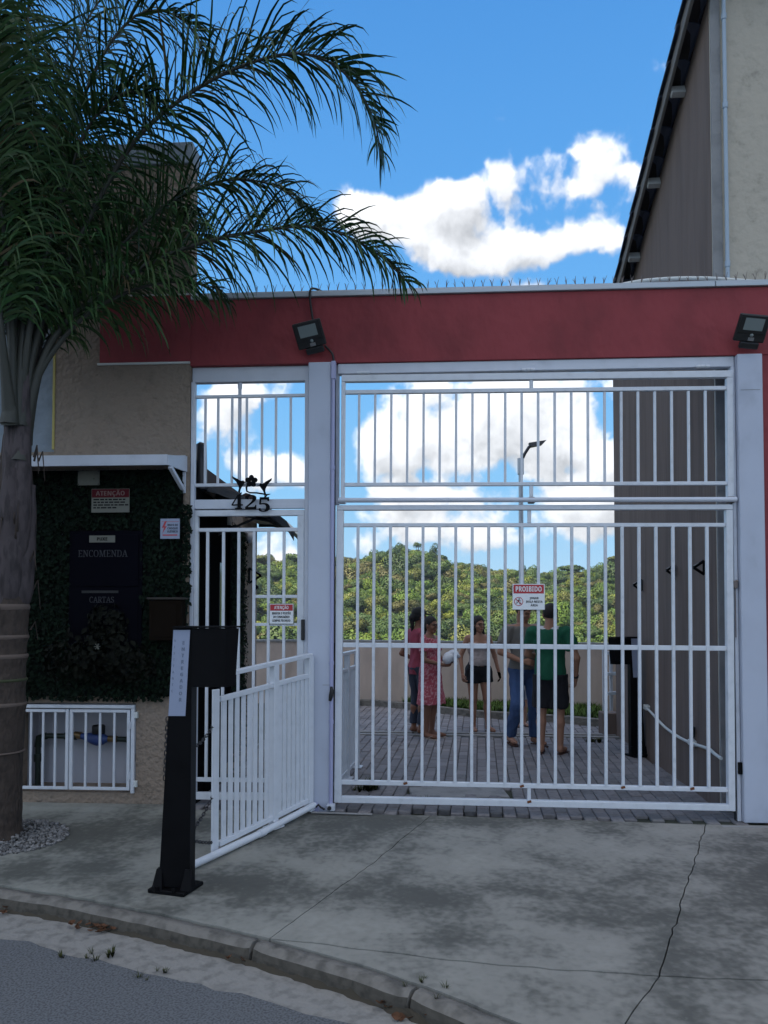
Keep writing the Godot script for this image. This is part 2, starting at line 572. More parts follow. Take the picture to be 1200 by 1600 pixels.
	m = mat("niche_white", 0.45, 0.45, 0.50, 0.8)
	# ground
	var speck := noise_tex(noise(51, 0.22, 3), 512, [[0.0, 0.35], [0.42, 0.7], [0.52, 1.0], [0.62, 1.7], [0.8, 2.6], [1.0, 3.2]])
	m = mat("asphalt", 0.125, 0.131, 0.140, 0.9); skin_with(m, speck, Vector3.ONE * 0.62, noise_tex(noise(52, 0.2, 3), 512, [[0.0, 0.0], [1.0, 1.0]]), 0.35)
	m = mat("old_concrete", 0.185, 0.172, 0.152, 0.92); skin_with(m, noise_tex(noise(53, 0.012, 8), 1024, [[0.0, 0.32], [0.36, 0.66], [0.5, 0.92], [0.7, 1.1], [1.0, 1.25]]), Vector3.ONE * 0.6, grain, 1.0)
	m = mat("gutter_concrete", 0.25, 0.24, 0.222, 0.92); skin_with(m, noise_tex(noise(54, 0.014, 8), 1024, [[0.0, 0.6], [0.36, 0.84], [0.5, 0.97], [0.7, 1.08], [1.0, 1.2]]), Vector3.ONE * 0.7, grain, 0.5)
	m = mat("strip_concrete", 0.27, 0.265, 0.26, 0.92); skin_with(m, cloudy, Vector3.ONE * 0.7, grain, 0.6)
	m = mat("slab_concrete", 1, 1, 1, 0.9)
	m.albedo_texture = ImageTexture.create_from_image(stain_map())
	m.heightmap_enabled = true; m.heightmap_texture = m.albedo_texture; m.heightmap_scale = 0.5
	for i in 4:
		m = mat("paver_%d" % i, [0.185, 0.215, 0.165, 0.20][i], [0.172, 0.198, 0.158, 0.19][i], [0.175, 0.20, 0.16, 0.195][i], 0.85)
		skin_with(m, noise_tex(noise(60 + i, 0.03, 6), 256, [[0.0, 0.6], [0.5, 1.0], [1.0, 1.3]]), Vector3.ONE * 1.7)
	m = mat("earth", 0.05, 0.042, 0.03, 1.0)
	m = mat("hill_soil", 0.05, 0.062, 0.022, 1.0)
	m = mat("moss_earth", 0.05, 0.052, 0.032, 1.0); skin_with(m, speck, Vector3.ONE * 0.9)

# stains of the concrete apron, laid out on the ground: x -6 to 6, z -8 to 2 (metres)
func stain_map() -> Image:
	var w := 1536
	var h := 1280
	var bn := noise(71, 0.0055, 9)
	bn.fractal_gain = 0.66
	var big := bn.get_image(w, h, false, false, true).get_data()
	var mid := noise(72, 0.03, 5).get_image(w, h, false, false, false).get_data()
	var fine := noise(73, 0.12, 4).get_image(w, h, false, false, false).get_data()
	var out := PackedByteArray()
	out.resize(w * h * 3)
	# worn and sooty patches: x, z, half sizes, darkness
	var spots := [[0.45, -4.6, 0.55, 0.28, 0.75], [-0.1, -4.35, 0.4, 0.25, 0.6], [0.8, -5.35, 0.45, 0.2, 0.55], [0.2, -5.2, 0.35, 0.18, 0.6], [0.1, -3.75, 0.35, 0.12, 0.7], [1.3, -5.0, 0.3, 0.25, 0.45],
		[2.3, -4.6, 0.55, 1.0, 1.0], [2.4, -3.8, 0.7, 0.5, 0.9], [3.4, -4.6, 0.9, 1.3, 1.0], [2.5, -5.3, 0.35, 0.35, 0.8], [-0.3, -5.6, 0.4, 0.35, 0.75], [-0.75, -5.25, 0.35, 0.5, 0.85], [-0.75, -4.6, 0.3, 0.5, 0.65],
		[-1.8, -5.5, 0.9, 0.35, 0.75], [-2.2, -4.9, 0.5, 0.2, 0.5], [0.9, -3.2, 0.3, 0.3, 0.55], [1.6, -3.0, 0.5, 0.4, 0.7], [0.5, -5.75, 0.6, 0.12, 0.5], [-1.3, -4.6, 0.35, 0.2, 0.5]]
	var field := PackedFloat32Array()
	var fw := w / 8
	field.resize(fw * (h / 8))
	for j in h / 8:
		var z := -8.0 + 10.0 * (j * 8 + 4) / h
		for i in fw:
			var x := -6.0 + 12.0 * (i * 8 + 4) / w
			var s := 0.0
			for q in spots:
				var dx: float = (x - q[0]) / q[2]
				var dz: float = (z - q[1]) / q[3]
				var r := dx * dx + dz * dz
				if r < 4.0: s = maxf(s, q[4] * exp(-r * 0.8))
			field[j * fw + i] = s
	for j in h:
		var fj := (j / 8) * fw
		for i in w:
			var k := j * w + i
			var b := big[k] / 255.0
			var m := mid[k] / 255.0
			var f := fine[k] / 255.0
			var s := field[fj + i / 8]
			var dark := smoothstep(-0.05, 1.0, s * 0.50 + (b - 0.5) * 1.8 + (m - 0.5) * 0.3 + (f - 0.5) * 0.9 + 0.28)
			var v := lerpf(0.315, 0.11, dark) * (0.84 + 0.22 * m + 0.30 * (f - 0.5))
			if f > 0.80 and dark > 0.5: v += 0.05
			var g := (1.0 - i * 2.0 / w) * 0.05 + dark * 0.015
			v = sqrt(clampf(v, 0.02, 1.0))      # close to the sRGB curve
			k *= 3
			out[k] = int(255.0 * v * (1.0 - 0.4 * g)); out[k + 1] = int(255.0 * v * (0.99 + 0.2 * g)); out[k + 2] = int(255.0 * v * (0.94 - 0.1 * g))
	return Image.create_from_data(w, h, false, Image.FORMAT_RGB8, out)

# ---------- the ground in front
const SEAM := [[-9.0, 6.35], [-6.0, 5.65], [-3.6, 4.96], [-2.224, 4.534], [-1.636, 4.324], [-1.207, 4.134], [-0.835, 3.952], [-0.576, 3.815], [-0.268, 3.632], [0.009, 3.461], [0.268, 3.267], [0.497, 3.066], [0.95, 2.66], [1.6, 2.05], [3.0, 0.85], [6.0, -1.6]]
var seam := []

func jag(a: Vector2, b: Vector2, amount: float, sd: int) -> Array:   # a cracked edge from a to b
	var n := noise(sd, 1.0, 3)
	var out := []
	var k := maxi(2, int(a.distance_to(b) / 0.07))
	var t := (b - a).normalized()
	for i in k:
		var p := a.lerp(b, float(i) / k)
		var e := amount * clampf(minf(i, k - i) / 3.0, 0, 1)
		out.append(p + Vector2(-t.y, t.x) * n.get_noise_1d(p.distance_to(a) * 6.0) * e * 2.0)
	return out

func joined(lines: Array) -> PackedVector2Array:
	var out := PackedVector2Array()
	for l in lines:
		for p in l:
			if out.is_empty() or out[-1].distance_to(p) > 0.004: out.append(p)
	if out[0].distance_to(out[-1]) < 0.004: out.remove_at(out.size() - 1)
	return out

func ground_sheet(poly: PackedVector2Array, lift: float, skirt: float, with_uv := true) -> ArrayMesh:   # poly in (x, distance)
	var st := SurfaceTool.new()
	st.begin(Mesh.PRIMITIVE_TRIANGLES)
	st.set_smooth_group(-1)
	var V := func(p: Vector2, dy := 0.0):
		if with_uv: st.set_uv(Vector2((p.x + 6.0) / 12.0, (-p.y + 8.0) / 10.0))
		st.add_vertex(Vector3(p.x, (gh(p.x, -p.y) if lift > -0.05 else 0.0) + lift + dy, -p.y))
	if Geometry2D.is_polygon_clockwise(poly): poly.reverse()
	# cut along the foot of the ramp so that the sheet bends there
	var parts := [poly]
	if lift > -0.05:
		var n := Vector2(sin(YAW), cos(YAW))
		var t := Vector2(cos(YAW), -sin(YAW))
		for s in [-1.15, -0.75, -0.35]:
			var o: Vector2 = Vector2(-0.5, 6.1) + n * s
			var near := PackedVector2Array([o - t * 40, o + t * 40, o + t * 40 - n * 40, o - t * 40 - n * 40])
			var next := []
			for p in parts:
				next.append_array(Geometry2D.intersect_polygons(p, near))
				next.append_array(Geometry2D.clip_polygons(p, near))
			parts = next
	for p in parts:
		var ix := Geometry2D.triangulate_polygon(p)
		for i in range(0, ix.size(), 3):
			var a: Vector2 = p[ix[i]]
			var b: Vector2 = p[ix[i + 1]]
			var c: Vector2 = p[ix[i + 2]]
			if (b - a).cross(c - a) > 0.0:
				var q := b
				b = c; c = q
			V.call(a); V.call(b); V.call(c)
	for i in poly.size():
		var a := poly[i]
		var b := poly[(i + 1) % poly.size()]
		V.call(a); V.call(b); V.call(b, -skirt); V.call(a); V.call(b, -skirt); V.call(a, -skirt)
	return done(st)

func pts2(a: Array) -> Array:
	var out := []
	for p in a: out.append(Vector2(p[0], p[1]))
	return out

func gd(u: float, o: float) -> Vector2:   # a point of the gate plane on the ground, as (x, distance)
	var g := G(u, 0, o)
	return Vector2(g.x, -g.z)

func seam_part(x0: float, x1: float) -> Array:
	var out := []
	for p in seam:
		if p.x >= x0 - 0.001 and p.x <= x1 + 0.001: out.append(p)
	return out

func make_ground() -> void:
	var wob := noise(81, 1.0, 3)
	var raw := pts2(SEAM)
	for i in raw.size() - 1:
		var k := maxi(1, int(raw[i].distance_to(raw[i + 1]) / 0.09)) if absf(raw[i].x) < 4.0 else 3
		for j in k:
			var p: Vector2 = raw[i].lerp(raw[i + 1], float(j) / k)
			seam.append(p + Vector2(0.4, 0.9) * wob.get_noise_1d(p.x * 5.0) * 0.014)
	seam.append(raw[-1])
	var S := func(x: float) -> Vector2:
		for i in seam.size() - 1:
			if seam[i + 1].x >= x: return seam[i].lerp(seam[i + 1], (x - seam[i].x) / (seam[i + 1].x - seam[i].x))
		return seam[-1]
	# the concrete apron, in slabs divided by joints
	var ap := Node3D.new()
	ap.name = "pavement"
	add_child(ap)
	ap.set_meta("kind", "structure")
	var j0: Vector2 = S.call(-0.56)
	var jt := gd(0.87, -0.12)
	var k0 := Vector2(1.018, 3.033)
	var k1 := Vector2(1.208, 3.425)
	var kt := gd(2.92, -0.12)
	var kb: Vector2 = S.call(0.78)
	var J1 := jag(j0, jt, 0.005, 1)
	var J2 := jag(k1, kt, 0.009, 2)
	var J2b := jag(kb, k1, 0.008, 3)
	var J3 := jag(j0, Vector2(0.0, 3.666), 0.010, 4) + jag(Vector2(0.0, 3.666), Vector2(0.521, 3.529), 0.012, 5) + jag(Vector2(0.521, 3.529), k1, 0.012, 6)
	var J3r := jag(k1, Vector2(2.2, 3.33), 0.014, 7) + [Vector2(2.2, 3.33), Vector2(7.0, 3.1)]
	var rev := func(a: Array):
		var b := a.duplicate()
		b.reverse()
		return b
	var slabs := [
		joined([seam_part(-9, -0.57), [j0], J1, [jt, gd(-1.06, -0.12), gd(-1.06, -0.005), gd(-9.0, -0.005)]]),
		joined([[j0], J3, [k1], J2, [kt, jt], rev.call(J1)]),
		joined([[j0], seam_part(-0.55, 0.775), [kb], J2b, [k1], rev.call(J3)]),
		joined([[k1], J3r, [gd(6.8, -0.12), kt], rev.call(J2)]),
		joined([[kb], seam_part(0.79, 6.0), [Vector2(7.0, -1.0), Vector2(7.0, 3.1)], rev.call(J3r), [k1], rev.call(J2b)])]
	var shades := ["", "", "", "", ""]
	for i in slabs.size():
		var inset := Geometry2D.offset_polygon(slabs[i], -0.0035)
		if inset.is_empty(): continue
		inset.sort_custom(func(a, b): return a.size() > b.size())
		put("concrete_slab", ground_sheet(inset[0], [0.0, 0.001, -0.002, 0.002, -0.001][i], 0.07), M.slab_concrete, ap)
	# bedding that shows at the bottom of the joints
	struct("bedding", ground_sheet(joined([seam_part(-9, 6.0), [Vector2(7.0, -1.0), gd(7.0, -0.12), gd(-9, -0.0)]]), -0.055, 0.05), M.earth)
	# the kerb, in stones
	var kerb := Node3D.new()
	kerb.name = "kerb"
	add_child(kerb)
	kerb.set_meta("kind", "structure")
	var kd := mat("kerb_face_tone", 0.085, 0.076, 0.062, 0.95)  # darker tone for the upright face of the kerb
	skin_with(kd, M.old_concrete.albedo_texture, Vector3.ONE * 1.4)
	for r in [[-9.0, -3.4], [-3.38, -0.61], [-0.585, 0.145], [0.165, 1.05], [1.07, 6.0]]:
		var st := begin()
		var sf := begin()
		var line := []
		var x: float = r[0]
		while x < r[1]:
			line.append(S.call(x))
			x += 0.05 if absf(x) < 3.5 else 0.3
		line.append(S.call(r[1]))
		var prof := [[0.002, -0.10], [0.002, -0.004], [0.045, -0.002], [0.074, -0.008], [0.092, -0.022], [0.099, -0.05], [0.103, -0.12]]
		var last := []
		for i in line.size():
			var t: Vector2 = (line[mini(i + 1, line.size() - 1)] - line[maxi(i - 1, 0)]).normalized()
			var n := Vector2(t.y, -t.x)
			if n.y > 0.0: n = -n
			var ring := []
			var chip := wob.get_noise_1d(line[i].x * 14.0 + 40.0) * 0.008
			var round_ := 0.02 * exp(-minf(i, line.size() - 1 - i) * 1.4)
			for q in prof:
				var p: Vector2 = line[i] + n * (0.012 + q[0] + chip * (1.0 if q[0] > 0.05 else 0.0) - (round_ if q[0] > 0.06 else 0.0))
				ring.append(Vector3(p.x, q[1] - 0.002 + (chip * 0.5 if q[0] > 0.02 else 0.0), -p.y))
			if last:
				st.set_smooth_group(1)
				for k in ring.size() - 1:
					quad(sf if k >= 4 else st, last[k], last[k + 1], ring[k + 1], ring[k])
				st.set_smooth_group(-1)
			if i == 0 or i == line.size() - 1:
				for k in range(1, ring.size() - 1):
					tri(st, ring[0], ring[k], ring[k + 1])
			last = ring
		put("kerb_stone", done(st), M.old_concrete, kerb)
		put("dark_face", done(sf), M.kerb_face_tone, kerb)
	# soil and moss gathered along the foot of the kerb
	var dirt := begin()
	var prev := []
	var sx := -4.5
	while sx < 1.6:
		var p: Vector2 = S.call(sx)
		var w := 0.004 + 0.022 * clampf(wob.get_noise_1d(sx * 9.0 + 7.0) + 0.35, 0.0, 1.0)
		var n := Vector2(-0.45, -0.89)
		var a := p + n * 0.105
		var b := p + n * (0.118 + w)
		var hgt := 0.012 + 0.03 * clampf(wob.get_noise_1d(sx * 13.0 + 90.0) + 0.2, 0.0, 1.0)
		var cur := [Vector3(a.x, -0.085 + hgt, -a.y), Vector3((a.x + b.x) / 2, -0.083 + hgt * 0.3, -(a.y + b.y) / 2), Vector3(b.x, -0.089, -b.y)]
		if prev:
			for k in 2: quad(dirt, prev[k], prev[k + 1], cur[k + 1], cur[k])
		prev = cur
		sx += 0.025
	tag(put("soil_line", done(dirt), M.earth, self), "", "", "", "structure")
	# gutter and street
	var low := []
	var edge := []
	var ragged := noise(83, 1.0, 4)
	for p in seam:
		var t := 0.42 if p.x < -1 else lerpf(0.42, 0.32, clampf((p.x + 1) / 1.0, 0, 1))
		low.append(p - Vector2(0.4, 0.9) * 0.05)
		edge.append(p + Vector2(-0.43, -0.9) * (t + ragged.get_noise_1d(p.x * 4.0) * 0.05 + ragged.get_noise_1d(p.x * 21.0) * 0.02))
	var back := edge.duplicate()
	back.reverse()
	var wide := []
	for p in back: wide.append(p + Vector2(-0.2, -0.45) * 0.35)
	struct("gutter", ground_sheet(joined([low, wide]), -0.088, 0.02, false), M.gutter_concrete)
	struct("street", ground_sheet(joined([edge, [Vector2(30, -20), Vector2(30, -40), Vector2(-40, -40), Vector2(-40, 12)]]), -0.079, 0.012, false), M.asphalt)
	make_court()

func make_court() -> void:
	# pavers of the yard: the nearest as pieces, the rest together
	var court := Node3D.new()
	court.name = "courtyard_paving"
	add_child(court)
	court.set_meta("kind", "structure")
	var meshes_ := [box_mesh(Vector3(0.096, 0.06, 0.196), 0.006), box_mesh(Vector3(0.097, 0.062, 0.195), 0.008)]
	var turn := deg_to_rad(-7.0)
	var ax := Vector2(cos(turn), sin(turn))        # across, in (x, distance)
	var al := Vector2(-sin(turn), cos(turn))
	var spots := []
	for i in range(-24, 46):
		for j in range(-6, 60):
			var p := Vector2(0.6, 6.3) + ax * (i * 0.102) + al * (j * 0.203 + (0.1 if i % 2 else 0.0))
			var off := (p.x + 0.5) * sin(YAW) + (p.y - 6.1) * cos(YAW)
			if off < -0.02 or p.x < -1.5 or p.x > 2.75 + (p.y - 6) * 0.06 or p.y > 13.4 - maxf(0, p.x - 0.2) * 0.95: continue
			if p.x > 0.22 and p.x < 1.08 and p.y > 6.6 and p.y < 7.0: continue      # a concrete patch
			if absf(p.y - (10.14 - p.x * 0.075)) < 0.16: continue                   # the drain
			spots.append(p)
	spots.sort_custom(func(a, b): return a.y < b.y)
	var far := [[], []]
	var cols := [[], []]
	for k in spots.size():
		var p: Vector2 = spots[k]
		var b := Basis(Vector3.UP, turn) * Basis(Vector3.RIGHT, rng.randfn(0, 0.008)) * Basis(Vector3.BACK, rng.randfn(0, 0.008))
		var y := gh(p.x, -p.y) - 0.034 + rng.randfn(0, 0.0022)
		var kind := rng.randi() % 2
		if k < 299:
			put("paver", meshes_[kind], M["paver_%d" % (rng.randi() % 4)], court, Vector3(p.x, y, -p.y), b)
		else:
			far[kind].append(Transform3D(b, Vector3(p.x, y, -p.y)))
			var t := rng.randf_range(0.8, 1.15)
			cols[kind].append(Color(0.20 * t, 0.186 * t, 0.19 * t))
	var m := mat("paver_far", 1, 1, 1, 0.85)
	m.vertex_color_use_as_albedo = true
	for k in 2: pieces("far_pavers", meshes_[k], m, far[k], court, cols[k])
	var bed := ground_sheet(PackedVector2Array([gd(-6, -0.125), gd(6, -0.125), Vector2(6.5, 14.5), Vector2(-6, 15.5)]), -0.03, 0.05, false)
	struct("courtyard_ground", bed, M.moss_earth)
	var st := begin()
	box(st, Vector3(0.65, gh(0.65, -6.8) - 0.035, -6.8), Vector3(0.84, 0.07, 0.38), Basis(Vector3.UP, 0.04), 0.008)
	tag(put("concrete_patch", done(st), M.strip_concrete, self), "grey concrete patch among the pavers just inside the vehicle gate", "patch", "", "structure")
	# a drain across the yard
	st = begin()
	for s in [-1, 1]:
		beam(st, Vector3(-1.4, -0.02, -(10.245 + s * 0.10)), Vector3(3.0, -0.02, -(9.915 + s * 0.10)), 0.09, 0.06, 0.006)
	var ch := thing("drain_channel", "pale concrete drain channel with slotted cover crossing the yard behind the people", "drain", Vector3.ZERO)
	put("channel_edge", done(st), M.strip_concrete, ch)
	var slot := box_mesh(Vector3(0.05, 0.03, 0.09), 0.004)
	for i in 60:
		put("grate_bar", slot, M.rusty_steel, ch, Vector3(-1.35 + i * 0.073, -0.02, -(10.241 - i * 0.073 * 0.075)))

# ---------- the land: a level terrace, a valley, the wooded hill
var crest := [[-0.9, 13.0], [-0.45, 12.0], [-0.165, 12.0], [-0.10, 11.5], [-0.05, 10.2], [0.0, 14.6], [0.040, 15.6], [0.083, 11.6], [0.166, 7.6], [0.225, 7.4], [0.258, 8.4], [0.30, 10.6], [0.4, 14.0], [0.9, 22.0]]
var land_noise: FastNoiseLite

func land(x: float, z: float) -> float:
	var d := -z
	var flat := smoothstep(15.6, 60.0, d) if d > 0 else 0.0
	var t := x / maxf(d, 30.0)
	var c := 12.0
	for i in crest.size() - 1:
		if t >= crest[i][0]:
			c = lerpf(crest[i][1], crest[i + 1][1], clampf((t - crest[i][0]) / (crest[i + 1][0] - crest[i][0]), 0, 1))
	var y := -0.13 - 14.0 * flat
	if d > 70.0:
		y = lerpf(-14.1, c, smoothstep(80.0, 262.0, d) * 0.55 + clampf((d - 100.0) / 145.0, 0, 1) * 0.45)
		y += land_noise.get_noise_2d(x, z) * 3.0 * smoothstep(80, 140, d) * (1.0 - smoothstep(205.0, 240.0, d))
		y -= smoothstep(262.0, 420.0, d) * (c + 8.0)
		y += smoothstep(600.0, 1500.0, d) * 6.0
	return y

func make_terrain() -> void:
	land_noise = noise(91, 0.022, 3)
	var xs := []
	var zs := []
	for i in range(-34, 35):
		xs.append(signf(i) * (absf(i) * 4.0 + pow(absf(i) / 34.0, 4.0) * 1700.0))
	var z := 120.0
	while z > -2400.0:
		zs.append(z)
		var d := -z
		z -= 40.0 if d < -20 else (4.0 if d < 70 else (6.0 if d < 300 else 120.0))
	var st := SurfaceTool.new()
	st.begin(Mesh.PRIMITIVE_TRIANGLES)
	st.set_smooth_group(1)
	for j in zs.size() - 1:
		for i in xs.size() - 1:
			var p := []
			for q in [[0, 0], [1, 0], [1, 1], [0, 1]]:
				p.append(Vector3(xs[i + q[0]], land(xs[i + q[0]], zs[j + q[1]]), zs[j + q[1]]))
			quad(st, p[0], p[1], p[2], p[3])
	struct("ground", done(st), M.hill_soil)
	make_wood()
	make_shade_cloud()

# a crown of leaf clumps round a few lobes; centre at the origin, radius about 1
func crown_mesh(sd: int, lobes: int, leaves: int, size: float, flatness: float) -> ArrayMesh:
	var r := RandomNumberGenerator.new()
	r.seed = sd
	var centres := []
	for i in lobes:
		var a := r.randf() * TAU
		var e := r.randf_range(-0.35, 0.9)
		centres.append([Vector3(cos(a) * r.randf_range(0.3, 0.62), e * 0.45 * flatness, sin(a) * r.randf_range(0.3, 0.62)), r.randf_range(0.30, 0.48)])
	centres.append([Vector3(0, 0.12 * flatness, 0), 0.55])
	var v := PackedVector3Array()
	var nn := PackedVector3Array()
	var cc := PackedColorArray()
	for k in leaves:
		var c = centres[r.randi() % centres.size()]
		var dir := Vector3(r.randfn(), r.randfn() * 0.8 + 0.25, r.randfn()).normalized()
		var p: Vector3 = c[0] + dir * c[1] * r.randf_range(0.80, 1.05) * Vector3(1, flatness * 0.85, 1)
		var n := (dir * 0.7 + Vector3(r.randfn(), r.randfn(), r.randfn()) * 0.45 + Vector3(0, 0.35, 0)).normalized()
		var t := n.cross(Vector3(r.randfn(), r.randfn(), r.randfn())).normalized()
		var b := n.cross(t)
		var s := size * r.randf_range(0.6, 1.3)
		var tone := r.randf_range(0.88, 1.12)
		var col := Color(tone * r.randf_range(0.9, 1.15), tone, tone * 0.9)
		var q := [p - t * s - b * s * 0.35, p + t * s * 0.1 - b * s * 0.75, p + t * s + n * s * -0.3, p + t * s * 0.1 + b * s * 0.75]
		for i in [0, 2, 1, 0, 3, 2]:
			v.append(q[i]); nn.append((n * 0.35 + dir + c[0] * 0.6).normalized()); cc.append(col)
	return raw_mesh(v, nn, cc)

const GREENS := [[0.062, 0.115, 0.018], [0.088, 0.145, 0.018], [0.046, 0.090, 0.020], [0.105, 0.125, 0.030], [0.075, 0.130, 0.017], [0.130, 0.165, 0.020], [0.100, 0.103, 0.038], [0.060, 0.105, 0.028], [0.036, 0.072, 0.020]]

func make_wood() -> void:
	var kinds := [crown_mesh(1, 8, 2100, 0.062, 0.9), crown_mesh(2, 11, 2300, 0.055, 0.7), crown_mesh(3, 6, 1900, 0.062, 1.25), crown_mesh(4, 10, 2500, 0.05, 0.95)]
	var xf := [[], [], [], []]
	var cols := [[], [], [], []]
	var r := RandomNumberGenerator.new()
	r.seed = 77
	var patch := noise(95, 0.03, 3)
	var d := 88.0
	while d < 262.0:
		var step := 3.3
		var x := -0.62 * d - 22.0
		while x < 0.66 * d + 26.0:
			var p := Vector2(x + r.randf_range(-2.0, 2.0), d + r.randf_range(-2.0, 2.0))
			x += step
			var k := r.randi() % 4
			var s := lerpf(1.4, 3.9, pow(r.randf(), 1.7)) * (0.88 if d > 235.0 else 1.0)
			if r.randf() < 0.07: s *= 1.35
			var hgt := r.randf_range(3.4, 6.0)
			var y := land(p.x, -p.y) + hgt
			xf[k].append(Transform3D(Basis(Vector3.UP, r.randf() * TAU).scaled(Vector3(s, s * r.randf_range(0.8, 1.15), s)), Vector3(p.x, y, -p.y)))
			var g = GREENS[clampi(int((patch.get_noise_2d(p.x, p.y) * 1.3 + 0.5 + r.randfn(0, 0.22)) * GREENS.size()), 0, GREENS.size() - 1)]
			var t := r.randf_range(0.8, 1.2)
			cols[k].append(Color(g[0] * t * 1.32, g[1] * t * 1.25, g[2] * t))
		d += 3.0
	for k in 4:
		var o := pieces("forest_canopy", kinds[k], M.wood_leaf, xf[k], self, cols[k])
		tag(o, ["broad rounded trees massed over the green hillside", "low spreading tree crowns between others on the hillside", "taller narrow trees rising among the hillside wood", "dense small-leaved trees filling the hillside wood"][k], "wood")
	# trees that stand out against the sky, one by one: bearing, distance, height above the ground there, half width, flatness, tone, label
	for t in [[0.243, 236.0, 8.6, 4.6, 0.42, 2, "flat-topped spreading tree alone on the skyline right of the lamp post"], [0.302, 238.0, 8.6, 3.4, 0.6, 3, "thin pale-crowned tree on the skyline beside the brown house wall"],
		[0.064, 250.0, 9.0, 2.2, 1.7, 8, "dark pointed tree standing up from the crest behind the gate middle"], [0.181, 246.0, 8.2, 1.5, 1.9, 2, "small dark conifer on the skyline just behind the lamp post"],
		[-0.160, 226.0, 8.2, 4.2, 0.5, 3, "round open-crowned tree on the skyline seen through the small gate"], [-0.112, 228.0, 8.4, 4.6, 0.55, 0, "tall domed tree above the warning notice of the small gate"],
		[-0.046, 240.0, 8.2, 4.0, 0.5, 6, "brownish broad tree on the crest at the left end of the big gate"], [0.045, 252.0, 8.6, 1.9, 0.9, 7, "ragged emergent tree at the very top of the hill"]]:
		var at := Vector3(t[0] * t[1], 0, -t[1])
		at.y = land(at.x, at.z)
		var o := thing("hill_tree", t[6], "tree", at, 0.0, "trees standing out on the skyline")
		var st := begin()
		var top := Vector3(0, t[2] - t[3] * t[4] * 0.5, 0)
		tube(st, [Vector3.ZERO, Vector3(0.1, top.y * 0.5, 0.1), top], [0.22, 0.16, 0.08], 7)
		for i in 6:
			var a: float = TAU * i / 6.0 + t[1]
			tube(st, [Vector3(0.1, top.y * 0.62, 0.1), top + Vector3(cos(a) * t[3] * 0.55, -0.2 + 0.5 * (i % 3), sin(a) * t[3] * 0.55)], [0.09, 0.03], 5)
		put("trunk", done(st), M.bark_far, o)
		var g = GREENS[t[5]]
		var cm := crown_mesh(200 + int(t[1]) + t[5], 9, 1500, 0.06, t[4])
		var m := mat("crown_%s" % o.name, g[0], g[1], g[2], 0.6)
		m.vertex_color_use_as_albedo = true
		m.backlight = Color(0.25, 0.3, 0.12)
		var c := put("crown", cm, m, o, Vector3(0, t[2] - t[3] * t[4] * 0.3, 0))
		c.scale = Vector3.ONE * t[3]

# an unseen cloud, added to keep direct sun off the entrance
func make_shade_cloud() -> void:
	var st := SurfaceTool.new()
	st.begin(Mesh.PRIMITIVE_TRIANGLES)
	st.set_smooth_group(1)
	var n := noise(97, 0.02, 4)
	var puffs := [[0, 0, 0, 26], [20, -2, 8, 22], [-22, -3, -4, 20], [6, 2, -22, 22], [-8, 0, 22, 22], [30, -6, -12, 15], [-30, -6, 14, 15], [2, 12, 2, 20]]
	for p in puffs:
		var c := Vector3(p[0], p[1], p[2])
		var V := func(i: int, j: int):
			var a := TAU * i / 20.0
			var e := PI * (j / 12.0 - 0.5)
			var d := Vector3(cos(a) * cos(e), sin(e), sin(a) * cos(e))
			var q: Vector3 = c + d * p[3] * (1.0 + 0.35 * n.get_noise_3dv(c + d * p[3] * 2.0))
			q.y = maxf(q.y, -9.0 + 2.0 * n.get_noise_2d(q.x * 3.0, q.z * 3.0))
			return q
		for j in 12:
			for i in 20:
				quad(st, V.call(i + 1, j), V.call(i, j), V.call(i, j + 1), V.call(i + 1, j + 1))
	var o := put("cloud", done(st), M.cloud_white, self, Vector3(1.0, 0, 25.0) + SUN_DIR * 900.0)
	tag(o, "unseen white cloud added between the sun and the entrance", "cloud", "", "stuff")

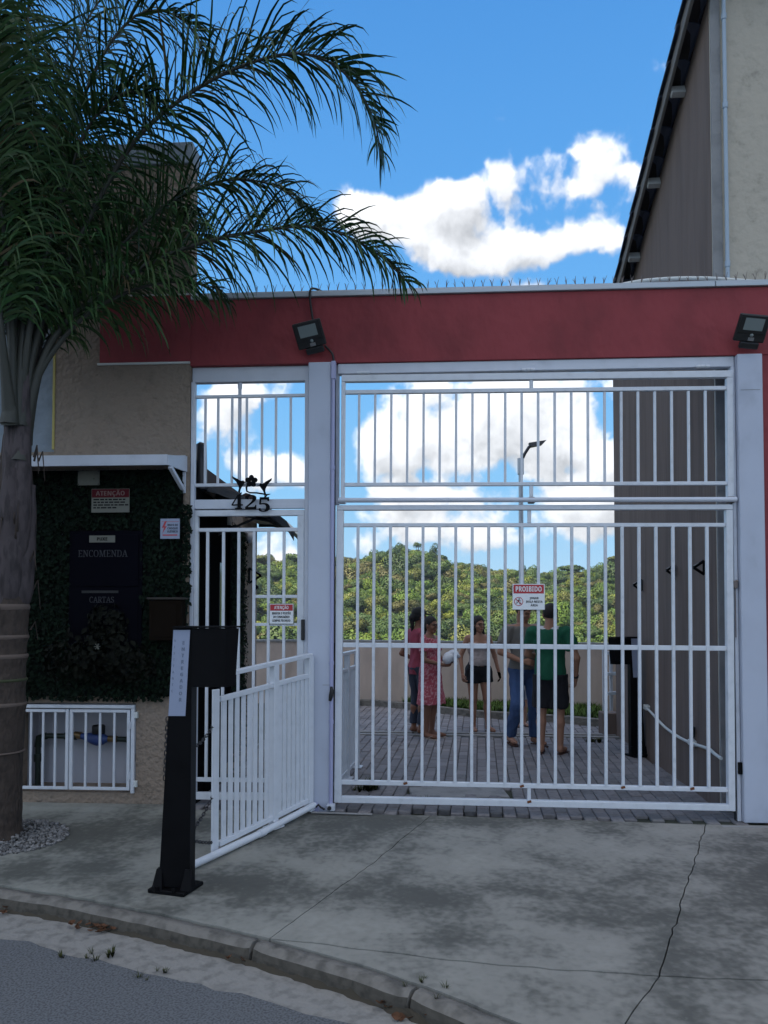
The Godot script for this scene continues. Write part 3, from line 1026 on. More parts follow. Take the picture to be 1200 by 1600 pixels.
func make_gatehouse() -> void:
	var o := thing_g("gatehouse", "beige rendered gatehouse with tall front wall behind the palm", "building", -1.07, 0.0)
	var w: StandardMaterial3D = M.beige_render
	rect(o, "wall", -6.0, -1.07, -0.12, 0.15, -0.15, 0.0, w, 0.004)
	rect(o, "wall", -1.49, -1.07, 0.15, 0.86, -0.15, 0.0, w, 0.0)
	rect(o, "wall", -6.0, -2.46, 0.15, 0.86, -0.15, 0.0, w, 0.0)
	rect(o, "wall", -6.0, -1.07, 0.86, 2.9, -0.15, 0.0, w, 0.0)
	rect(o, "upper_wall", -2.2, -1.07, 2.9, 5.25, -0.15, 0.0, w, 0.0)
	rect(o, "grey_wall", -6.0, -2.2, 2.9, 5.25, -0.15, -0.02, M.grey_render, 0.0)
	rect(o, "yellow_strip", -2.215, -2.195, 2.92, 4.3, -0.02, 0.008, M.yellow_paint, 0.002)
	rect(o, "coping", -6.0, -1.06, 5.25, 5.43, -0.17, 0.025, M.grey_render, 0.006)
	rect(o, "red_band", -1.822, -1.07, 3.622, 4.165, 0.0, 0.012, M.red_render, 0.002)
	rect(o, "band_edge", -1.84, -1.07, 3.604, 3.620, 0.0, 0.018, M.pale_pvc, 0.002)
	rect(o, "band_edge", -1.822, -1.07, 4.167, 4.178, 0.0, 0.016, M.pale_pvc, 0.002)
	# the recess behind the meter doors
	rect(o, "niche_back", -2.6, -1.35, 0.05, 0.95, -0.36, -0.32, M.niche_white, 0.0)
	rect(o, "niche_side", -1.49, -1.47, 0.15, 0.86, -0.32, -0.152, M.niche_white, 0.0)
	rect(o, "niche_side", -2.48, -2.46, 0.15, 0.86, -0.32, -0.152, M.niche_white, 0.0)
	rect(o, "niche_floor", -2.46, -1.49, 0.10, 0.152, -0.32, -0.152, w, 0.0)
	rect(o, "niche_ceiling", -2.46, -1.49, 0.858, 0.9, -0.32, -0.152, w, 0.0)
	# the low part behind
	var st := begin()
	var a := Vector3(-1.575, -0.1, -6.27)
	var b := Vector3(-1.525, -0.1, -9.02)
	var q := [a, b, b + Vector3(-0.18, 0, 0), a + Vector3(-0.18, 0, 0)]
	hexa(st, q + q.map(func(p): return p + Vector3(0, 2.82, 0)))
	q = [b, Vector3(-4.5, -0.1, -9.02), Vector3(-4.5, -0.1, -9.2), b + Vector3(0, 0, -0.18)]
	hexa(st, q + q.map(func(p): return p + Vector3(0, 2.82, 0)))
	var t := o.transform.affine_inverse()
	var side := put("side_wall", done(st), w, o)
	side.transform = t
	st = begin()
	box(st, Vector3(-3.2, 2.80, -7.8), Vector3(3.3, 0.14, 2.9), Basis(Vector3.UP, -0.02), 0.01)
	put("roof", done(st), M.brown_tile, o).transform = t
	var row := begin()
	for i in 11:
		tube(row, [Vector3(-1.62 - i * 0.19, 2.90, -9.38), Vector3(-1.62 - i * 0.19, 2.92, -9.0)], 0.075, 8)
	put("eave_tiles", done(row), M.brown_tile, o).transform = t

func make_portal() -> void:
	var o := thing_g("entrance_portal", "long dark red rendered beam spanning both gates with a red wall at its right end", "gateway", 3.42, 0.0)
	rect(o, "beam", -1.07, 4.8, 3.585, 4.12, -0.25, 0.012, M.red_render, 0.004)
	rect(o, "side_wall", 3.423, 4.8, -0.12, 3.585, -0.25, 0.004, M.red_render, 0.0)
	var x := -1.065
	for w in [1.75, 2.4, 1.75]:
		rect(o, "metal_flashing", x, x + w - 0.004, 4.121, 4.163, -0.27, 0.034, M.galvanised, 0.004)
		x += w
	rect(o, "small_gate_header", -1.066, -0.104, 3.462, 3.584, -0.10, -0.035, M.white_paint)
	rect(o, "big_gate_header", 0.13, 3.228, 3.503, 3.583, -0.08, -0.006, M.white_paint)
	for u in [0.335, 1.64, 2.985]:
		var st := begin()
		tube(st, [Vector3(-0.05, 0, 0), Vector3(-0.018, 0, 0)], 0.012, 8)
		tube(st, [Vector3(-0.016, 0, 0), Vector3(0.016, 0, 0)], 0.013, 8)
		tube(st, [Vector3(0.018, 0, 0), Vector3(0.05, 0, 0)], 0.012, 8)
		put("hinge", done(st), M.white_bar, o, Vector3(u, 3.503, 0.008))
	for d in [["left", -0.1, 0.083, "white painted steel pillar between the small gate and the big gate"], ["right", 3.232, 3.420, "white painted steel pillar at the red wall right of the big gate"]]:
		var p := thing_g("gate_pillar", d[3], "pillar", d[1], 0.0, 0.0, "pillars of the entrance")
		rect(p, "shaft", d[1], d[2], 0.0, 3.583, -0.14, 0.05, M.pillar_paint, 0.006)
		rect(p, "seam", d[1] + 0.02, d[2] - 0.02, 3.30, 3.303, 0.0505, 0.052, M.grey_plastic, 0.0) if d[0] == "right" else rect(p, "seam", d[1] + 0.12, d[2] - 0.005, 1.02, 1.023, 0.0505, 0.052, M.grey_plastic, 0.0)
	# spikes along the flashing
	var s := thing_g("spike_strip", "row of thin bird spikes along the top of the red beam", "spikes", 0.0, 4.163)
	rect(s, "rail", -1.0, 4.7, 4.1635, 4.168, 0.0, 0.03, M.galvanised, 0.0)
	var st := begin()
	for e in [Vector3(-0.014, 0.062, 0.012), Vector3(0.012, 0.066, -0.01), Vector3(0.0, 0.05, 0.02)]:
		tube(st, [Vector3.ZERO, e * 0.45 + Vector3(0, 0.012, 0), e], [0.0024, 0.0021, 0.0014], 5)
	var spike := done(st)
	for i in 78:
		put("spike", spike, M.rusty_steel, s, Vector3(-0.96 + i * 0.0725, 4.167, 0.015), Basis(Vector3.UP, rng.randf() * TAU) * Basis(Vector3.RIGHT, rng.randfn(0, 0.12)))
	# the bowed pale pipe on top
	st = begin()
	var line := []
	for p in [[2.25, 4.155], [2.36, 4.178], [2.515, 4.205], [2.66, 4.217], [2.811, 4.222], [2.96, 4.220], [3.105, 4.212], [3.3, 4.192], [3.5, 4.176], [3.9, 4.17], [4.4, 4.17]]:
		line.append(Vector3(p[0], p[1], -0.04))
	tube(st, spline(line, 40), 0.015, 10)
	var pipe := thing_g("bowed_pipe", "pale plastic pipe bowing up off the right end of the beam", "pipe", 2.3, 4.16)
	put("tube", done(st), M.pale_pvc, pipe)
	for u in [2.3, 3.6, 4.2]:
		rect(pipe, "clip", u - 0.012, u + 0.012, 4.162, 4.19, -0.06, -0.02, M.galvanised, 0.002)

func make_house() -> void:
	var o := thing("house", "tall beige house with a brown gable wall beside the driveway on the right", "house", Vector3(2.72, -0.1, -6.25), 0.0, "", Vector3(2.72, -0.1, -6.25))
	var roof := func(d: float): return 6.744 - 0.477 * (d - 6.3)
	var wx := func(d: float): return 2.2575 + 0.074 * d
	var st := begin()
	var n := Vector3(wx.call(6.27), -0.1, -6.285)
	var f := Vector3(wx.call(9.95), -0.1, -9.95)
	var inn := Vector3(0.2, 0, 0.015)
	hexa(st, [n, f, f + inn, n + inn, Vector3(n.x, roof.call(6.27), n.z), Vector3(f.x, roof.call(9.95), f.z), Vector3(f.x, roof.call(9.95), f.z) + inn, Vector3(n.x, roof.call(6.27), n.z) + inn])
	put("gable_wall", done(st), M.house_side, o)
	st = begin()
	hexa(st, [f + Vector3(0.2, 0, 0.02), Vector3(8, -0.1, -9.6), Vector3(8, -0.1, -9.8), f + Vector3(0.2, 0, -0.0), Vector3(f.x + 0.2, roof.call(9.95), f.z + 0.02), Vector3(8, roof.call(9.95), -9.6), Vector3(8, roof.call(9.95), -9.8), Vector3(f.x + 0.2, roof.call(9.95), f.z)])
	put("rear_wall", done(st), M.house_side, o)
	# street front
	var b := Basis(Vector3.UP, -YAW)
	var fx := Vector3(cos(YAW), 0, sin(YAW))
	st = begin()
	box(st, Vector3(2.722, 3.5, -6.258) + fx * 2.6 - b.z * 0.012, Vector3(5.2, 7.3, 0.02), b, 0.0)
	put("front_wall", done(st), M.house_front, o)
	st = begin()
	box(st, Vector3(2.72, 3.4, -6.262) + fx * 0.038 + b.z * 0.012, Vector3(0.078, 7.1, 0.022), b, 0.003)
	put("corner_strip", done(st), M.pilaster, o)
	st = begin()
	var px := Vector3(2.72, 0, -6.25) + fx * 0.098 + b.z * 0.04
	tube(st, [px + Vector3(0, 0.0, 0), px + Vector3(0, 7.0, 0)], 0.016, 10)
	for y in [1.2, 3.0, 4.42, 5.75, 6.5]:
		tube(st, [px + Vector3(0, y, 0), px + Vector3(0, y + 0.05, 0)], 0.021, 10, 2)
	put("downpipe", done(st), M.blue_pvc, o)
	# the roof: deck, barge board, rafter ends, verge tiles
	var s := 0.477
	var len_ := sqrt(1.0 + s * s)
	var slope := Basis(Vector3.RIGHT, -atan(s)) # -z runs down the roof
	slope = Basis(Vector3.UP, -0.074) * slope
	var P := func(d: float, side: float, lift: float): return Vector3(wx.call(d) + side, roof.call(d) + lift, -d)
	st = begin()
	box(st, (P.call(6.02, 2.4, 0.02) + P.call(10.35, 2.4, 0.02)) / 2, Vector3(5.05, 0.03, 4.33 * len_), slope, 0.0)
	put("roof_deck", done(st), M.soffit, o)
	st = begin()
	box(st, (P.call(6.02, -0.145, 0.0) + P.call(10.35, -0.145, 0.0)) / 2, Vector3(0.028, 0.13, 4.33 * len_), slope, 0.004)
	put("barge_board", done(st), M.barge_board, o)
	for d in [6.12, 6.93, 7.75, 8.57, 9.39, 10.2]:
		st = begin()
		box(st, P.call(d, -0.06, -0.055), Vector3(0.13, 0.095, 0.06), slope, 0.006)
		put("rafter_end", done(st), M.rafter_end, o)
	st = begin()
	var arc := []
	for k in 7:
		var a := PI * k / 6.0
		arc.append(Vector2(-0.105 * cos(a), 0.055 * sin(a)))
	for k in 6:
		var p0: Vector2 = arc[k]
		var p1: Vector2 = arc[k + 1]
		hexa(st, [Vector3(p0.x, p0.y, 0.17), Vector3(p1.x, p1.y, 0.17), Vector3(p1.x, p1.y + 0.018, 0.17), Vector3(p0.x, p0.y + 0.018, 0.17), Vector3(p0.x * 0.9, p0.y * 0.9, -0.19), Vector3(p1.x * 0.9, p1.y * 0.9, -0.19), Vector3(p1.x * 0.9, p1.y * 0.9 + 0.018, -0.19), Vector3(p0.x * 0.9, p0.y * 0.9 + 0.018, -0.19)])
	var tile := done(st)
	for c in 5:
		for r in 16:
			put("roof_tile", tile, M.roof_tile, o, P.call(6.12 + r * 0.275, -0.095 + c * 0.2, 0.055), slope * Basis(Vector3.RIGHT, 0.17 + rng.randfn(0, 0.01)) * Basis(Vector3.UP, rng.randfn(0, 0.015)))

func make_back_wall() -> void:
	var line := [Vector2(-7.5, 14.1), Vector2(-0.5, 13.55), Vector2(3.4, 12.3), Vector2(9.0, 11.2)]
	var o := thing("boundary_wall", "low pinkish beige wall at the end of the courtyard below the wooded hill", "wall", Vector3(1.5, 0, -12.9), 0.0, "", Vector3(1.5, 0, -12.9))
	for i in 3:
		var a: Vector2 = line[i]
		var b: Vector2 = line[i + 1]
		var t := (b - a).normalized()
		var n := Vector2(-t.y, t.x) * 0.15
		var Q := func(p: Vector2, y: float): return Vector3(p.x, y, -p.y)
		var st := begin()
		hexa(st, [Q.call(a, -0.2), Q.call(b, -0.2), Q.call(b + n, -0.2), Q.call(a + n, -0.2), Q.call(a, 1.06), Q.call(b, 1.06), Q.call(b + n, 1.06), Q.call(a + n, 1.06)])
		put("wall_panel", done(st), M.back_render, o)
		st = begin()
		var e := -n * 0.15
		hexa(st, [Q.call(a + e, 1.061), Q.call(b + e, 1.061), Q.call(b + n - e, 1.061), Q.call(a + n - e, 1.061), Q.call(a + e, 1.092), Q.call(b + e, 1.092), Q.call(b + n - e, 1.092), Q.call(a + n - e, 1.092)])
		put("coping", done(st), M.pilaster, o)
	# kerb of the grass strip
	var k := spline([Vector3(-1.6, 0, -13.2), Vector3(-0.3, 0, -13.15), Vector3(0.3, 0, -12.75), Vector3(1.0, 0, -12.07), Vector3(1.55, 0, -11.6), Vector3(2.6, 0, -11.12), Vector3(3.15, 0, -10.66)], 8)
	var kerb := Node3D.new()
	kerb.name = "planting_kerb"
	add_child(kerb)
	kerb.set_meta("kind", "structure")
	for i in k.size() - 1:
		var st := begin()
		beam(st, k[i] + Vector3(0, 0.02, 0), k[i + 1].lerp(k[i], 0.01) + Vector3(0, 0.02, 0), 0.1, 0.16, 0.012)
		put("kerb_stone", done(st), M.old_concrete, kerb)
	var soil := PackedVector2Array([Vector2(-1.6, 13.2), Vector2(-0.3, 13.15), Vector2(0.3, 12.75), Vector2(1.0, 12.07), Vector2(1.55, 11.6), Vector2(2.6, 11.12), Vector2(3.15, 10.66), Vector2(3.3, 12.32), Vector2(-0.5, 13.54), Vector2(-1.6, 13.63)])
	struct("planting_bed", ground_sheet(soil, 0.045, 0.1, false), M.moss_earth)
	var blade := grass_tuft(9, 0.13, 3)
	var xf := []
	var cols := []
	var r := RandomNumberGenerator.new()
	r.seed = 5
	for i in 1500:
		var f := r.randf()
		var p: Vector3 = spline_at(k, lerpf(0.36, 1.0, f))
		var back := Vector3(p.x + 0.25, 0, lerpf(-13.4, -12.4, f))
		p = p.lerp(back, 0.08 + 0.85 * r.randf())
		var s := r.randf_range(0.5, 1.15)
		xf.append(Transform3D(Basis(Vector3.UP, r.randf() * TAU).scaled(Vector3(s, s, s)), Vector3(p.x, 0.04, p.z)))
		var t := r.randf_range(0.7, 1.3)
		cols.append(Color(0.085 * t, 0.14 * t, 0.03 * t))
	tag(pieces("grass", blade, M.hedge_leaf, xf, self, cols), "grass strip in front of the low back wall", "grass")
	# low rail and block near the house corner
	var w := thing("white_railing", "short white railing in front of the back wall by the house corner", "railing", Vector3(3.2, 0, -11.2), 0.0, "", Vector3(3.2, 0, -11.2))
	for y in [0.42, 0.70, 1.0]:
		var st := begin()
		beam(st, Vector3(3.15, y, -11.0), Vector3(3.75, y, -11.4), 0.04, 0.045)
		put("rail", done(st), M.white_bar, w)
	for x in [3.27, 3.62]:
		rect(w, "post", x - 0.02, x + 0.02, 0.0, 1.05, -11.12 - (x - 3.27) * 0.6, -11.08 - (x - 3.27) * 0.6, M.white_bar)
	rect(w, "end_post", 3.12, 3.15, 0.0, 1.05, -11.02, -10.99, M.white_bar)
	var p := thing("plinth", "small beige block at the foot of the house's far corner", "block", Vector3(2.95, 0, -9.98), 0.0, "", Vector3(2.95, 0, -9.98))
	var st2 := begin()
	box(st2, Vector3(2.95, 0.13, -10.12), Vector3(0.22, 0.30, 0.26), Basis(Vector3.UP, -0.05), 0.01)
	put("body", done(st2), M.house_side, p)

func spline_at(k: Array, f: float) -> Vector3:
	var x := clampf(f, 0, 0.9999) * (k.size() - 1)
	return k[int(x)].lerp(k[int(x) + 1], x - int(x))

func grass_tuft(n: int, h: float, sd: int) -> ArrayMesh:
	var r := RandomNumberGenerator.new()
	r.seed = sd
	var v := PackedVector3Array()
	var nn := PackedVector3Array()
	for i in n:
		var a := r.randf() * TAU
		var d := Vector3(cos(a), 0, sin(a))
		var s := Vector3(-d.z, 0, d.x) * 0.006
		var hh := h * r.randf_range(0.5, 1.0)
		var b := d * r.randf() * 0.03
		var m := b + d * hh * 0.25 + Vector3(0, hh * 0.6, 0)
		var e := b + d * hh * r.randf_range(0.5, 0.9) + Vector3(0, hh, 0)
		for q in [b - s, b + s, m + s, b - s, m + s, m - s, m - s, m + s, e]:
			v.append(q); nn.append((d * 0.3 + Vector3.UP).normalized())
	return raw_mesh(v, nn)

func raw_mesh(v: PackedVector3Array, nn: PackedVector3Array, cc = null) -> ArrayMesh:
	for i in range(0, v.size(), 3):    # faces turn the way their normals do
		if (v[i + 2] - v[i]).cross(v[i + 1] - v[i]).dot(nn[i] + nn[i + 1] + nn[i + 2]) < 0.0:
			var q := v[i + 1]
			v[i + 1] = v[i + 2]; v[i + 2] = q
			q = nn[i + 1]
			nn[i + 1] = nn[i + 2]; nn[i + 2] = q
	var arr := []
	arr.resize(Mesh.ARRAY_MAX)
	arr[Mesh.ARRAY_VERTEX] = v
	arr[Mesh.ARRAY_NORMAL] = nn
	if cc != null: arr[Mesh.ARRAY_COLOR] = cc
	var m := ArrayMesh.new()
	m.add_surface_from_arrays(Mesh.PRIMITIVE_TRIANGLES, arr)
	return m

func make_vehicle_gate() -> void:
	var o := thing_g("vehicle_gate", "wide white steel bar gate across the driveway, closed", "gate", 0.108, 0.10)
	o.basis = o.basis * Basis(Vector3.BACK, -0.0063)
	var w: StandardMaterial3D = M.white_bar
	# upper leaf
	rect(o, "top_rail", 0.141, 3.19, 3.432, 3.485, -0.03, 0.02, w)
	rect(o, "stile", 0.141, 0.171, 2.50, 3.43, -0.03, 0.02, w)
	rect(o, "stile", 3.142, 3.19, 2.50, 3.43, -0.03, 0.02, w)
	rect(o, "rail", 0.171, 3.142, 3.335, 3.366, -0.022, 0.012, w)
	rect(o, "rail", 0.171, 3.142, 2.594, 2.622, -0.022, 0.012, w)
	rect(o, "stub", 1.63, 1.658, 3.366, 3.432, -0.018, 0.01, w)
	rect(o, "stub", 1.63, 1.658, 2.495, 2.594, -0.018, 0.01, w)
	for i in 22:
		var u := 0.282 + 0.1287 * i
		rect(o, "bar", u - 0.0095, u + 0.0095, 2.622, 3.335, -0.014, 0.005, w, 0.002)
	# the counterweight tube
	var st := begin()
	tube(st, [Vector3(0.125, 2.478, 0.035), Vector3(3.20, 2.478, 0.035)], 0.019, 12)
	put("balance_tube", done(st), M.white_paint, o)
	for u in [0.155, 3.165, 1.644]:
		rect(o, "bracket", u - 0.025, u + 0.025, 2.455, 2.502, -0.03, 0.03, M.rusty_steel if u > 1.0 else M.white_paint)
	# lower leaf
	rect(o, "top_rail", 0.110, 3.178, 2.402, 2.441, -0.03, 0.024, w)
	rect(o, "stile", 0.110, 0.166, 0.10, 2.40, -0.03, 0.024, w)
	rect(o, "stile", 3.127, 3.178, 0.10, 2.40, -0.03, 0.024, w)
	rect(o, "bottom_rail", 0.166, 3.127, 0.10, 0.148, -0.03, 0.024, w)
	rect(o, "rail", 0.166, 3.127, 2.270, 2.300, -0.024, 0.008, w)
	rect(o, "middle_rail", 0.166, 3.127, 1.315, 1.352, -0.026, 0.012, w)
	rect(o, "rail", 0.166, 3.127, 0.240, 0.274, -0.024, 0.014, w)
	rect(o, "stub", 1.614, 1.642, 2.300, 2.402, -0.018, 0.01, w)
	rect(o, "stub", 1.612, 1.640, 0.148, 0.240, -0.018, 0.01, w)
	for i in 22:
		var u := 0.282 + 0.1287 * i
		rect(o, "bar", u - 0.0115, u + 0.0115, 0.274, 2.270, -0.004, 0.019, w, 0.002)
	for q in [[2.34, 0.262], [1.57, 0.256], [0.668, 0.26], [1.625, 0.14], [2.86, 0.262]]:
		st = begin()
		box(st, Vector3.ZERO, Vector3(0.032, 0.018, 0.004), Basis(Vector3.BACK, 0.3), 0.0015)
		put("rust_spot", done(st), M.rust, o, Vector3(q[0], q[1], 0.0265 if q[1] < 0.2 else 0.0165))
	# guide post beside the right pillar
	var g := thing_g("gate_track", "narrow white steel track between the big gate and the right pillar", "track", 3.2, 0.0, 0.0, "gate tracks")
	rect(g, "channel", 3.200, 3.228, 0.0, 3.50, -0.05, 0.005, M.white_paint)
	rect(g, "groove", 3.194, 3.1995, 0.0, 2.45, -0.05, -0.012, M.black_plastic, 0.0)
	st = begin()
	box(st, Vector3(3.204, 1.80, 0.018), Vector3(0.03, 0.05, 0.025), Basis.IDENTITY, 0.004)
	tube(st, [Vector3(3.190, 1.825, 0.02), Vector3(3.222, 1.835, 0.025)], 0.008, 8)
	tube(st, [Vector3(3.204, 1.40, 0.012), Vector3(3.204, 1.80, 0.012)], 0.004, 6)
	put("roller", done(st), M.rusty_steel, g)
	rect(g, "latch", 3.204, 3.232, 0.36, 0.45, 0.005, 0.03, M.black_paint)
	# cable and tube at the left
	g = thing_g("gate_track", "dark slot with a rusty cable between the left pillar and the big gate", "track", 0.107, 0.0, 0.0, "gate tracks")
	rect(g, "groove", 0.098, 0.108, 0.03, 3.46, -0.06, -0.03, M.black_plastic, 0.0)
	rect(g, "channel", 0.1085, 0.1395, 2.45, 3.584, -0.06, -0.035, M.white_paint)
	st = begin()
	tube(st, [Vector3(0.104, 1.35, -0.005), Vector3(0.105, 2.46, -0.005)], 0.005, 6)
	tube(st, [Vector3(0.098, 1.87, 0.0), Vector3(0.112, 1.865, 0.02)], 0.012, 8)
	put("cable", done(st), M.rusty_steel, g)
	var p := thing_g("downpipe", "lavender grey plastic conduit pipe along the left gate pillar", "pipe", 0.093, 0.06)
	st = begin()
	tube(st, [Vector3(0.088, 0.06, 0.052), Vector3(0.100, 3.44, 0.052)], 0.0155, 12)
	put("tube", done(st), M.lavender_pipe, p)
	for v in [0.72, 1.18, 2.72]:
		st = begin()
		tube(st, [Vector3(0.088 + v * 0.0035, v, 0.052), Vector3(0.088 + v * 0.0035, v + 0.03, 0.052)], 0.019, 12)
		put("coupling", done(st), M.lavender_pipe, p)
	rect(p, "junction_box", 0.086, 0.121, 3.44, 3.583, 0.02, 0.075, M.lavender_pipe)
	st = begin()
	tube(st, [Vector3(0.082, 0.90, 0.065), Vector3(0.090, 0.935, 0.07), Vector3(0.096, 0.98, 0.07), Vector3(0.092, 1.01, 0.065)], [0.012, 0.018, 0.016, 0.01], 8)
	put("tape", done(st), M.black_plastic, p)
	var b := thing_g("floor_stop", "white metal stop box with black roller at the foot of the left pillar", "gate stop", 0.09, 0.06)
	rect(b, "body", 0.062, 0.125, 0.055, 0.105, 0.055, 0.11, M.white_paint, 0.004)
	st = begin()
	tube(st, [Vector3(0.085, 0.08, 0.108), Vector3(0.085, 0.08, 0.125)], 0.016, 12)
	put("roller", done(st), M.black_plastic, b)

func make_pedestrian_gate() -> void:
	var f := thing_g("gate_transom", "fixed white bar grille above the small pedestrian gate", "grille", -1.07, 2.42)
	var w: StandardMaterial3D = M.white_bar
	rect(f, "jamb", -1.066, -1.035, 0.08, 3.46, -0.06, -0.008, M.white_paint)
	rect(f, "jamb", -0.137, -0.103, 0.08, 3.46, -0.06, -0.008, M.white_paint)
	rect(f, "rail", -1.035, -0.137, 3.328, 3.352, -0.045, -0.02, w)
	rect(f, "rail", -1.035, -0.137, 2.606, 2.632, -0.045, -0.02, w)
	rect(f, "lintel", -1.035, -0.137, 2.424, 2.500, -0.055, -0.015, M.white_paint)
	for u in [-0.953, -0.848, -0.733, -0.613, -0.488, -0.374, -0.254]:
		rect(f, "bar", u - 0.0095, u + 0.0095, 2.632, 3.328, -0.038, -0.022, w, 0.002)
	var st := begin()
	tube(st, [Vector3(-0.676, 2.632, -0.05), Vector3(-0.676, 3.43, -0.05)], 0.014, 10)
	tube(st, [Vector3(-0.676, 3.41, -0.05), Vector3(-0.676, 3.455, -0.05)], 0.018, 10, 2)
	put("conduit", done(st), M.white_paint, f)
	var o := thing_g("pedestrian_gate", "narrow white steel bar gate for people beside the gatehouse, closed", "gate", -1.03, 0.12)
	rect(o, "top_rail", -1.033, -0.139, 2.366, 2.414, -0.055, -0.012, w)
	rect(o, "stile", -1.033, -1.002, 0.13, 2.366, -0.055, -0.012, w)
	rect(o, "stile", -0.194, -0.139, 0.13, 2.366, -0.055, -0.012, w)
	rect(o, "rail", -1.002, -0.194, 2.240, 2.270, -0.045, -0.018, w)
	rect(o, "rail", -1.002, -0.194, 0.240, 0.272, -0.045, -0.018, w)
	rect(o, "bottom_rail", -1.002, -0.194, 0.10, 0.155, -0.055, -0.012, w)
	rect(o, "short_rail", -0.535, -0.194, 1.705, 1.730, -0.045, -0.02, w)
	rect(o, "short_rail", -0.535, -0.194, 1.482, 1.506, -0.045, -0.02, w)
	for u in [-0.925, -0.795, -0.670, -0.546, -0.427, -0.303]:
		rect(o, "bar", u - 0.0115, u + 0.0115, 0.272, 2.240, -0.036, -0.016, w, 0.002)
	rect(o, "lock", -0.158, -0.130, 1.37, 1.535, -0.02, 0.012, M.black_plastic, 0.004)
	# house number with two hummingbirds and a flower
	var n := thing_g("house_number", "black cut metal number 425 under two hummingbirds and a flower", "house number", -0.555, 2.40, 0.0)
	for q in [["4", -0.722, 2.414], ["2", -0.607, 2.412], ["5", -0.498, 2.392]]:
		text(n, q[0], 0.112, Vector3(q[1] + 0.045, q[2] + 0.055, 0.02), M.sign_black, "Droid Serif", true, 0.090, "digit").scale *= Vector3(1, 1, 5)
	var bird := func(flip: float, at: Vector2, lean: float):
		var p := PackedVector2Array()
		for q in [[-0.010, -0.075], [-0.026, -0.060], [-0.018, -0.030], [-0.024, -0.008], [-0.046, 0.030], [-0.078, 0.060], [-0.082, 0.078], [-0.060, 0.066], [-0.030, 0.052], [-0.012, 0.040], [0.004, 0.034], [0.020, 0.038], [0.030, 0.028], [0.056, 0.026], [0.030, 0.018], [0.020, 0.0], [0.004, -0.022], [-0.006, -0.045]]:
			p.append(at + Vector2(q[0] * flip, q[1]).rotated(lean) * 0.92)
		return p
	st = begin()
	prism(st, bird.call(1.0, Vector2(-0.645, 2.612), 0.0), 0.012, 0.020)
	put("hummingbird", done(st), M.sign_black, n)
	st = begin()
	prism(st, bird.call(-1.0, Vector2(-0.468, 2.588), 0.05), 0.012, 0.020)
	put("hummingbird", done(st), M.sign_black, n)
	st = begin()
	for k in 5:
		var a := TAU * k / 5.0 + 0.3
		var p := PackedVector2Array()
		for q in 12:
			var b := TAU * q / 12.0
			p.append(Vector2(-0.562, 2.640) + Vector2(0.027 + 0.025 * cos(b), 0.021 * sin(b)).rotated(a))
		prism(st, p, 0.012 + k * 0.0011, 0.019 + k * 0.0011)
	put("flower", done(st), M.sign_black, n)
	st = begin()
	prism(st, ribbon([Vector2(-0.585, 2.622), Vector2(-0.602, 2.590), Vector2(-0.598, 2.560), Vector2(-0.575, 2.548), Vector2(-0.52, 2.546), Vector2(-0.47, 2.538), Vector2(-0.435, 2.530), Vector2(-0.408, 2.536)], [0.012, 0.014, 0.013, 0.012, 0.012, 0.012, 0.012, 0.004]), 0.012, 0.019)
	prism(st, ribbon([Vector2(-0.435, 2.530), Vector2(-0.448, 2.515), Vector2(-0.462, 2.500)], [0.01, 0.012, 0.012]), 0.0125, 0.0195)
	prism(st, ribbon([Vector2(-0.64, 2.55), Vector2(-0.66, 2.53), Vector2(-0.665, 2.50)], [0.010, 0.010, 0.010]), 0.012, 0.019)
	put("stem", done(st), M.sign_black, n)

# a white railing panel between two points of the ground, with posts and flat bars
func railing(called: String, label: String, a: Vector3, b: Vector3, h0: float, h1: float, bars: Array, posts: Array, end_post := true) -> Node3D:
	var o := thing(called, label, "railing", a, 0.0, "white guard railings at the gate", a)
	var w: StandardMaterial3D = M.white_bar
	var t := (b - a).normalized()
	var flat := Vector3(t.x, 0, t.z).normalized()
	var turn := Basis(flat.cross(Vector3.UP).normalized() * -1.0, Vector3.UP, flat)
	var P := func(f: float, y: float): return a.lerp(b, f) + Vector3(0, y, 0)
	for q in [[0.0, h0 - 0.03, 0.05, "handrail"], [0.0, h0 - 0.185, 0.032, "rail"], [0.0, 0.075, 0.034, "bottom_rail"]]:
		var st := begin()
		var dy: float = h1 - h0 if q[3] != "bottom_rail" else 0.0
		beam(st, P.call(0.0, q[1]), P.call(1.0, q[1] + dy), q[2], 0.034 if q[3] != "handrail" else 0.03, 0.003)
		put(q[3], done(st), w, o)
	for f in bars:
		var st := begin()
		var top: float = h0 + (h1 - h0) * f - 0.20
		box(st, P.call(f, (0.09 + top) / 2), Vector3(0.012, top - 0.09, 0.042), turn, 0.002)
		put("bar", done(st), w, o)
	for f in posts:
		var st := begin()
		var top: float = h0 + (h1 - h0) * f - 0.045
		box(st, P.call(f, top / 2 + 0.01), Vector3(0.05, top, 0.06), turn, 0.004)
		put("post", done(st), w, o)
		st = begin()
		box(st, P.call(f, 0.006), Vector3(0.11, 0.012, 0.12), turn, 0.003)
		put("foot_plate", done(st), w, o)
	if end_post:
		var st := begin()
		box(st, P.call(-0.035, 0.55), Vector3(0.014, 1.08, 0.065), turn, 0.003)
		put("end_plate", done(st), w, o)
	return o

